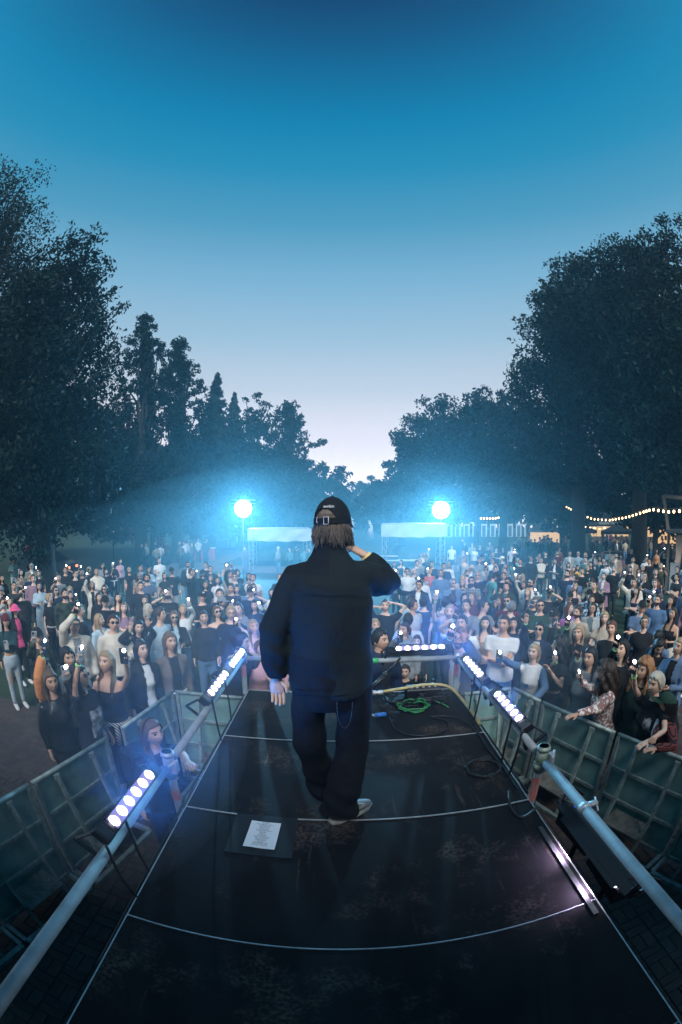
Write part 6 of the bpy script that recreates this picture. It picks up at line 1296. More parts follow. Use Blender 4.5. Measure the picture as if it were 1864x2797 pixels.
 (-1.87, 12.81, 1.76, 'm', 'short:lightbrown', 'tee:navy', 'jeans:navy', ('d', '', 0), ('c', '', 0), 1, -6, '', 'person in navy tee behind the white tee nearest the'),
 (-1.77, 12.35, 1.67, 'f', 'long:blonde', 'tank:beige', 'jeans:navy', ('d', '', 0), ('d', '', 0), -19, -19, '', 'person in beige sleeveless top right of the white tee nearest the'),
 (-1.16, 7.97, 1.64, 'f', 'long:brown', 'long:pink', 'jeans:navy', ('d', '', 0), ('d', '', 0), 5, -5, '', 'person in pink long sleeves in front of the black lifting a lit phone'),
 (-1.19, 9.04, 1.71, 'm', 'buzz:brown', 'hoodie:black', 'jeans:blue', ('d', '', 0), ('w', '', 0), 6, -3, '', 'person in black hooded top waving behind the black lifting a lit phone'),
 (-1.66, 10.16, 1.71, 'f', 'long:black', 'long:white', 'jeans:blue', ('d', '', 0), ('d', '', 0), 2, -7, '', 'person in white long sleeves behind the black cap holding a lit phone close'),
]
for i_, row in enumerate(PEOPLE): make_person(*row, i_)
flush_remesh()
place_items()

# ================================================================ the performer (seen from behind, facing +y)
def performer():
    rnd = random.Random(4); k = 1.0
    root = empty('person', (-.05, 2.05, DK), 0, 'performer in black cap and dark overshirt with microphone, back turned, on the stage', 'person')
    skin = mat('performer_skin', (.62,.39,.29), .5, var=.15, scale=18, spec=.35, bump=.15, bscale=90)
    m_jk = mat('dark_overshirt', (.0075,.0105,.0150), .88, var=.25, scale=4, bump=.5, bscale=14, spec=.2)
    t = m_jk.node_tree; p = t.nodes['Principled BSDF']; base = p.inputs['Base Color'].links[0].from_socket     # large tone-on-tone blocks
    tcn = t.nodes.new('ShaderNodeTexCoord'); sx_ = t.nodes.new('ShaderNodeSeparateXYZ'); t.links.new(tcn.outputs['Object'], sx_.inputs[0]); prev = None
    for ax, fr_, ph in (('X', 9.5, .4), ('Z', 6.0, .15)):
        w = t.nodes.new('ShaderNodeMath'); w.operation = 'MULTIPLY_ADD'; w.inputs[1].default_value = fr_; w.inputs[2].default_value = ph; t.links.new(sx_.outputs[ax], w.inputs[0])
        g = t.nodes.new('ShaderNodeMath'); g.operation = 'SINE'; t.links.new(w.outputs[0], g.inputs[0])
        h = t.nodes.new('ShaderNodeMath'); h.operation = 'GREATER_THAN'; h.inputs[1].default_value = .35; t.links.new(g.outputs[0], h.inputs[0])
        if prev: q = t.nodes.new('ShaderNodeMath'); q.operation = 'MAXIMUM'; t.links.new(prev, q.inputs[0]); t.links.new(h.outputs[0], q.inputs[1]); prev = q.outputs[0]
        else: prev = h.outputs[0]
    mx = t.nodes.new('ShaderNodeMix'); mx.data_type = 'RGBA'; t.links.new(prev, mx.inputs['Factor']); t.links.new(base, mx.inputs['A']); mx.inputs['B'].default_value = (.0098,.0145,.0175,1); t.links.new(mx.outputs['Result'], p.inputs['Base Color'])
    m_tr = mat('black_trousers', (.0065,.0075,.011), .85, var=.3, scale=5, bump=.5, bscale=16, spec=.2)
    # joints
    ShL, ElL, WrL = Vector((-.172,.00,1.455)), Vector((-.275,-.025,1.20)), Vector((-.285,.015,.925))
    ShR, ElR, WrR = Vector((.155,.02,1.465)), Vector((.285,.20,1.405)), Vector((.172,.215,1.555))
    HipL, KnL, AnL = Vector((-.105,0,.90)), Vector((-.128,.06,.50)), Vector((-.045,.20,.10))
    HipR, KnR, AnR = Vector((.105,0,.90)), Vector((.112,.02,.50)), Vector((.035,-.06,.10))
    # body
    comps = [np_rings([((0,0,z), X, Y, rx, ry) for z, rx, ry in ((.84,.14,.11),(.95,.16,.12),(1.1,.15,.11),(1.3,.17,.12),(1.45,.17,.11),(1.52,.12,.085),(1.56,.07,.065))]), limb([(0,0,1.5),(0,.005,1.58),(.005,.015,1.66)], [.066,.058,.056], 12)]
    for S_, E_, W_ in ((ShL, ElL, WrL), (ShR, ElR, WrR)): comps.append(limb([Vector((S_.x*.4,0,1.5)), S_, S_.lerp(E_,.5), E_, E_.lerp(W_,.35), W_], [.05,.05,.045,.04,.04,.027], 12))
    for H_, K_, A_ in ((HipL, KnL, AnL), (HipR, KnR, AnR)): comps.append(limb([H_, H_.lerp(K_,.5), K_, K_.lerp(A_,.35), A_], [.09,.08,.055,.057,.038], 12))
    HC = Vector((.010,.03,1.722)); HR = Euler((radians(4), radians(3), radians(180-24)), 'XYZ').to_matrix()
    def hd(q): return HC+HR @ (Vector(q)*.93)
    def cb(me):
        co = verts_of(me); polys = [tuple(q.vertices) for q in me.polygons]; V_ = [tuple(c) for c in co]; mi = [0]*len(polys)
        hv, hf, hm = head_arrays('m', 0, rnd); o = len(V_); V_ += [tuple(hd(q)) for q in hv]; polys += [tuple(i+o for i in f) for f in hf]; mi += hm
        # hanging left hand, palm to the camera, thumb toward the body; right hand closed round the microphone
        for W_, d, n_, kind, sgn, sc in ((WrL, Vector((.06,.02,-1)).normalized(), Vector((.0,-1,0)), 'relaxed', 1, .98), (WrR, Vector((-.75,-.10,.42)).normalized(), Vector((-.75,.2,-.6)), 'grip', 1, 1.05)):
            n_ = (n_-d*n_.dot(d)).normalized(); yv = -n_; xv = yv.cross(d)
            hv, hf = hand_arrays(kind); o = len(V_); V_ += [tuple(W_+(xv*(q[0]*sgn)+yv*q[1]+d*q[2])*sc) for q in hv]; polys += [tuple(i+o for i in f) for f in hf]; mi += [0]*len(hf)
        n = bpy.data.meshes.new('body'); n.from_pydata(V_, [], polys)
        for m in (skin, M_eye, M_iris, M_lip, M_brow, hairmat('brown')): n.materials.append(m)
        n.polygons.foreach_set('material_index', mi); smooth_all(n); link('body', n, root)
    remesh(comps, .012, cb, 2)
    # overshirt with collar, dropped shoulders and wide sleeves
    R_ = [(.868,.200,.138,.0),(.90,.204,.138,0),(1.0,.204,.136,0),(1.10,.204,.134,0),(1.22,.206,.134,-.005),(1.34,.206,.140,-.008),(1.43,.186,.126,-.008),(1.49,.150,.104,-.004),(1.54,.110,.088,.002),(1.575,.086,.078,.004),(1.61,.074,.072,.006),(1.635,.070,.070,.008)]
    jc = [np_rings([((-.012*(1.3-z), y, z), X, Y, rx, ry) for z, rx, ry, y in R_], 28)]
    jc.append(limb([(-.06,0,1.47), ShL, ShL.lerp(ElL,.35), ShL.lerp(ElL,.7), ElL, ElL.lerp(WrL,.3), ElL.lerp(WrL,.6), ElL.lerp(WrL,.85), ElL.lerp(WrL,.97)], [.070,.078,.080,.077,.075,.075,.071,.064,.050], 16))
    jc.append(limb([(.05,0,1.475), ShR, ShR.lerp(ElR,.35), ShR.lerp(ElR,.7), ElR, ElR.lerp(WrR,.35), ElR.lerp(WrR,.7), ElR.lerp(WrR,.92)], [.070,.078,.082,.083,.082,.074,.060,.048], 16))
    def cbj(me):
        co = verts_of(me); rn = np.random.RandomState(3)
        no = np.empty(len(co)*3); me.vertices.foreach_get('normal', no); no = no.reshape(-1,3); d = np.zeros(len(co))
        for q in range(9):      # long diagonal folds pulling from the shoulders and at the elbow
            w = np.array([rn.normal(0,1), rn.normal(0,.4), rn.normal(0,.55)]); w /= np.linalg.norm(w); d += np.sin(co @ w*rn.uniform(14,34)+rn.uniform(0,6.28)+2.0*np.sin(co[:,2]*7+q))*.0024
        arm = np.exp(-((co[:,0]+.28)/.10)**2)*np.clip((1.30-co[:,2])/.4, 0, 1)
        d += arm*.007*np.sin(co[:,2]*62+co[:,0]*30+co[:,1]*22); armr = np.exp(-(((co-np.array(ElR))**2).sum(1))/.02); d += armr*.006*np.sin(co[:,0]*70+co[:,2]*46)
        me.vertices.foreach_set('co', (co+no*d[:,None]).ravel())
        smooth_all(me); me.materials.append(m_jk); j = link('overshirt', me, root); me.name = 'overshirt'
        for z in (.905,): MB().tube([(.2055*cos(a)-.0, .1535*sin(a), z+.0) for a in [2*pi*i/48 for i in range(48)]], .0022, 5, closed=True).build('hem_seam', m_jk, j)
        yk = MB().tube([(-.19+.38*i/20, -.150+.035*abs(i/10-1)**2, 1.405+.012*abs(i/10-1)) for i in range(21)], .002, 5); yk.build('yoke_seam', m_jk, j)
    remesh(jc, .0095, cbj, 4)
    tr = [np_rings([((0,0,z), X, Y, rx, ry) for z, rx, ry in ((.78,.15,.11),(.85,.185,.135),(.95,.18,.13),(1.02,.165,.12))], 22)]
    for H_, K_, A_ in ((HipL, KnL, AnL), (HipR, KnR, AnR)):
        tr.append(limb([H_, H_.lerp(K_,.5), K_, K_.lerp(A_,.4), K_.lerp(A_,.8), A_+Vector((0,0,-.045))], [.108,.094,.092,.094,.104,.110], 18))
    def cbt(me):
        co = verts_of(me); rn = np.random.RandomState(8); no = np.empty(len(co)*3); me.vertices.foreach_get('normal', no); no = no.reshape(-1,3); d = np.zeros(len(co))
        for q in range(7): w = np.array([rn.normal(0,.8), rn.normal(0,.5), rn.normal(0,.9)]); w /= np.linalg.norm(w); d += np.sin(co @ w*rn.uniform(16,38)+rn.uniform(0,6.28))*.0022
        d += np.clip((.42-co[:,2])/.4,0,1)*.008*np.sin(co[:,2]*48+co[:,0]*26)
        me.vertices.foreach_set('co', (co+no*d[:,None]).ravel()); smooth_all(me); me.materials.append(m_tr); me.name = 'trousers'; link('trousers', me, root)
    remesh(tr, .010, cbt, 4)
    # sneakers
    m_up = mat('sneaker_mesh', (.16,.17,.17), .6, var=.4, scale=60); m_wh = mat('sneaker_white', (.62,.62,.60), .5, var=.1); m_sole = mat('sneaker_sole', (.30,.29,.26), .7, var=.6, scale=40, dark=(.10,.11,.11))
    for A_, yaw in ((AnR, -52), (AnL, 8)):
        sh = empty('sneaker', (A_.x+(.03 if yaw < 0 else 0), A_.y+.0, .0), radians(yaw)); sh.parent = root; sh.empty_display_size = .05
        def ring(yy, w, h, z0): return ((0, yy, z0+h/2), X, Z, w, h/2)
        vs, fs = np_rings([ring(-.085,.026,.085,.03), ring(-.06,.040,.105,.03), ring(0,.043,.100,.03), ring(.07,.048,.080,.03), ring(.13,.046,.060,.03), ring(.175,.034,.042,.03), ring(.20,.015,.025,.035)], 14); MB().add(vs, fs).build('upper', m_up, sh, True)
        vs, fs = np_rings([((0,-.10,.018), X, Z, .03, .014), ((0,-.06,.018), X, Z, .046, .018), ((0,.06,.018), X, Z, .052, .018), ((0,.15,.020), X, Z, .046, .017), ((0,.21,.026), X, Z, .016, .010)], 12); MB().add(vs, fs).build('sole', m_sole, sh, True)
        for sd in (-1, 1):
            sw = MB(); pts = [(-.075,.055,.004),(-.03,.045,.012),(.03,.062,.012),(.09,.085,.006),(.12,.10,.002)]
            vs = []
            for yy, zz, w in pts: xx = sd*(np.interp(yy, [-.085,-.06,0,.07,.13], [.028,.042,.0445,.049,.047])+.001); vs += [(xx, yy, zz-w), (xx, yy, zz+w)]
            sw.add(vs, [(2*i, 2*i+2, 2*i+3, 2*i+1) for i in range(4)]+[(2*i+1, 2*i+3, 2*i+2, 2*i) for i in range(4)]); sw.build('swoosh', m_wh, sh)
            MB().tube([(sd*.03,.12,.085),(sd*.02,.06,.115),(sd*.03,.02,.12)], .003, 5).build('trim', m_wh, sh)
    # hair below the cap: layered locks
    m_h = mat('performer_hair', (.13,.10,.08), .5, var=.75, scale=9, spec=.5)
    th = m_h.node_tree; tcx = th.nodes.new('ShaderNodeTexCoord'); mp = th.nodes.new('ShaderNodeMapping'); mp.inputs['Scale'].default_value = (120,120,9); nn = th.nodes.new('ShaderNodeTexNoise'); nn.inputs['Scale'].default_value = 1.5
    bb = th.nodes.new('ShaderNodeBump'); bb.inputs['Strength'].default_value = .9; bb.inputs['Distance'].default_value = .006; th.links.new(tcx.outputs['Object'], mp.inputs[0]); th.links.new(mp.outputs[0], nn.inputs['Vector']); th.links.new(nn.outputs['Fac'], bb.inputs['Height']); th.links.new(bb.outputs[0], th.nodes['Principled BSDF'].inputs['Normal'])
    hb = MB(); rh = random.Random(2)
    hv, hf = hair_arrays('under', 'm', rh, 0); hb.add([hd((q[0]*1.0, q[1]*1.0, q[2]*.98)) for q in hv], hf)
    for i in range(560):     # single tapered locks
        u = radians(70+220*rh.random()); lay = rh.random(); r0 = 1.02+.05*lay; ln = rh.uniform(.08,.15)*(.72+.38*abs(sin(u*2.6+1))); z0 = .045-.03*lay
        fl = rh.uniform(.0,.055); tw = rh.uniform(-.22,.22); pts = []; rs = []
        for kk in range(5):
            tt = kk/4; rr = r0+(.05*tt+fl*tt*tt*6); pts.append(hd((.080*rr*sin(u+tw*tt), -.100*rr*cos(u+tw*tt)*(1-.12*tt), z0-ln*tt))); rs.append(.0042*(1-tt*.85)+.0005)
        hb.tube(pts, rs, 4, cap=False)
    hb.build('hair', m_h, root, True)
    # cap
    m_cap = mat('black_cap', (.008,.010,.013), .8, var=.2, scale=12, bump=.35, bscale=120, spec=.2); a, b, c, g = .080, .102, .122, .016
    cp = empty('cap', (0,0,0)); cp.parent = root; cb_ = MB(); nC, nR = 56, 18
    def colf(u, ci):
        d = abs(math.degrees(math.atan2(sin(u), cos(u)))); out = []
        back = max(0, 1-((180-d)/42)**2) if d > 138 else 0      # half-moon opening at the back
        vm = 92-34*math.sqrt(back) if back > 0 else 92
        for kk in range(nR+1): v = radians(vm)*kk/nR; seam = -.0018 if (ci % (nC//6) == 0) else 0; out.append(hd(((a+g+seam)*sin(v)*sin(u), -(b+g+seam)*sin(v)*cos(u), (c+g+.004)*cos(v))))
        return out
    vs, fs = shell(colf, [2*pi*i/nC for i in range(nC)], True); cb_.add(vs, [f[::-1] for f in fs]); cb_.build('crown', m_cap, cp, True)
    st = MB(); us = [radians(132+96*i/20) for i in range(21)]; vs = []
    for u in us:
        for z in (-.006, .022): vs.append(hd(((a+g+.001)*sin(u), -(b+g+.001)*cos(u), z)))
    st.add(vs, [(2*i, 2*i+2, 2*i+3, 2*i+1) for i in range(20)]); st.build('strap', m_cap, cp, True)
    def onback(u, z, r=.004): return hd(((a+g+r)*sin(radians(u)), -(b+g+r)*cos(radians(u)), z))
    MB().tube([onback(184,-.010), onback(198,-.010), onback(198,.026), onback(184,.026)], .0022, 6, closed=True).build('buckle', M_alu, cp, True)
    MB().tube([onback(163,.028), onback(159,.020), onback(159,.004), onback(163,-.004)], .0022, 6).build('strap_loop', M_alu, cp, True)
    MB().ball(hd((0,0,c+g+.004)), (.008,.008,.005), 10, 5).build('button', m_cap, cp, True)
    br = MB(); vs = []; n = 16
    for i in range(n+1):
        u = radians(-64+128*i/n); e = .075*max(0, cos(u*1.2)); vs += [hd(((a+g)*sin(u), -(b+g)*cos(u), .0)), hd(((a+g+.004)*sin(u), -(b+g)*cos(u)-e, -.012-.02*sin(u)**2))]
    br.add(vs, [(2*i, 2*i+1, 2*i+3, 2*i+2) for i in range(n)]); br.build('brim', m_cap, cp, True)
    tx = text_mesh('lettering', 'nicksen', .024, mat('embroidery_white', (.75,.77,.8), .8), cp, (0,0,0), (0,0,0)); me = tx.data
    for v in me.vertices:    # wrap the word round the dome
        uu = radians(196)-v.co.x/.105; vv = radians(59)-v.co.y/.125; v.co = hd(((a+g+.0025)*sin(vv)*sin(uu), -(b+g+.0025)*sin(vv)*cos(uu), (c+g+.0065)*cos(vv)))
    MB().tube([hd((-.078,-.03,.012)), hd((-.086,.015,.012)), hd((-.084,.03,-.01))], .0028, 6).build('glasses_arm', M_specs, root, True)
    MB().tube([(.03+.0375*(1-cos(a)), -.135-.012*sin(a), .86-.145*sin(a)**.8) for a in [pi*i/16 for i in range(17)]], .0013, 6).build('chain', M_steel, root, True)
    MB().tube([WrR+Vector((.016,0,-.018)), WrR+Vector((.006,-.001,-.006))], .033, 12).build('wristband', mat('yellow_band', (.75,.60,.22), .6), root, True)
    mc_ = empty('microphone', (0,0,0), 0, 'handheld microphone at the performer\'s mouth', 'microphone')
    o = Vector((-.05, 2.05, DK)); p0 = o+WrR+Vector((-.02,.03,.0)); p1 = o+Vector((.060,.165,1.635)); d = (p1-p0).normalized()
    MB().tube([p0-d*.05, p1], [.012,.018], 12).build('handle', M_house, mc_, True); MB().ball(p1+d*.02, .027, 12, 9).build('grille', M_steel, mc_, True)
performer()
flush_remesh()
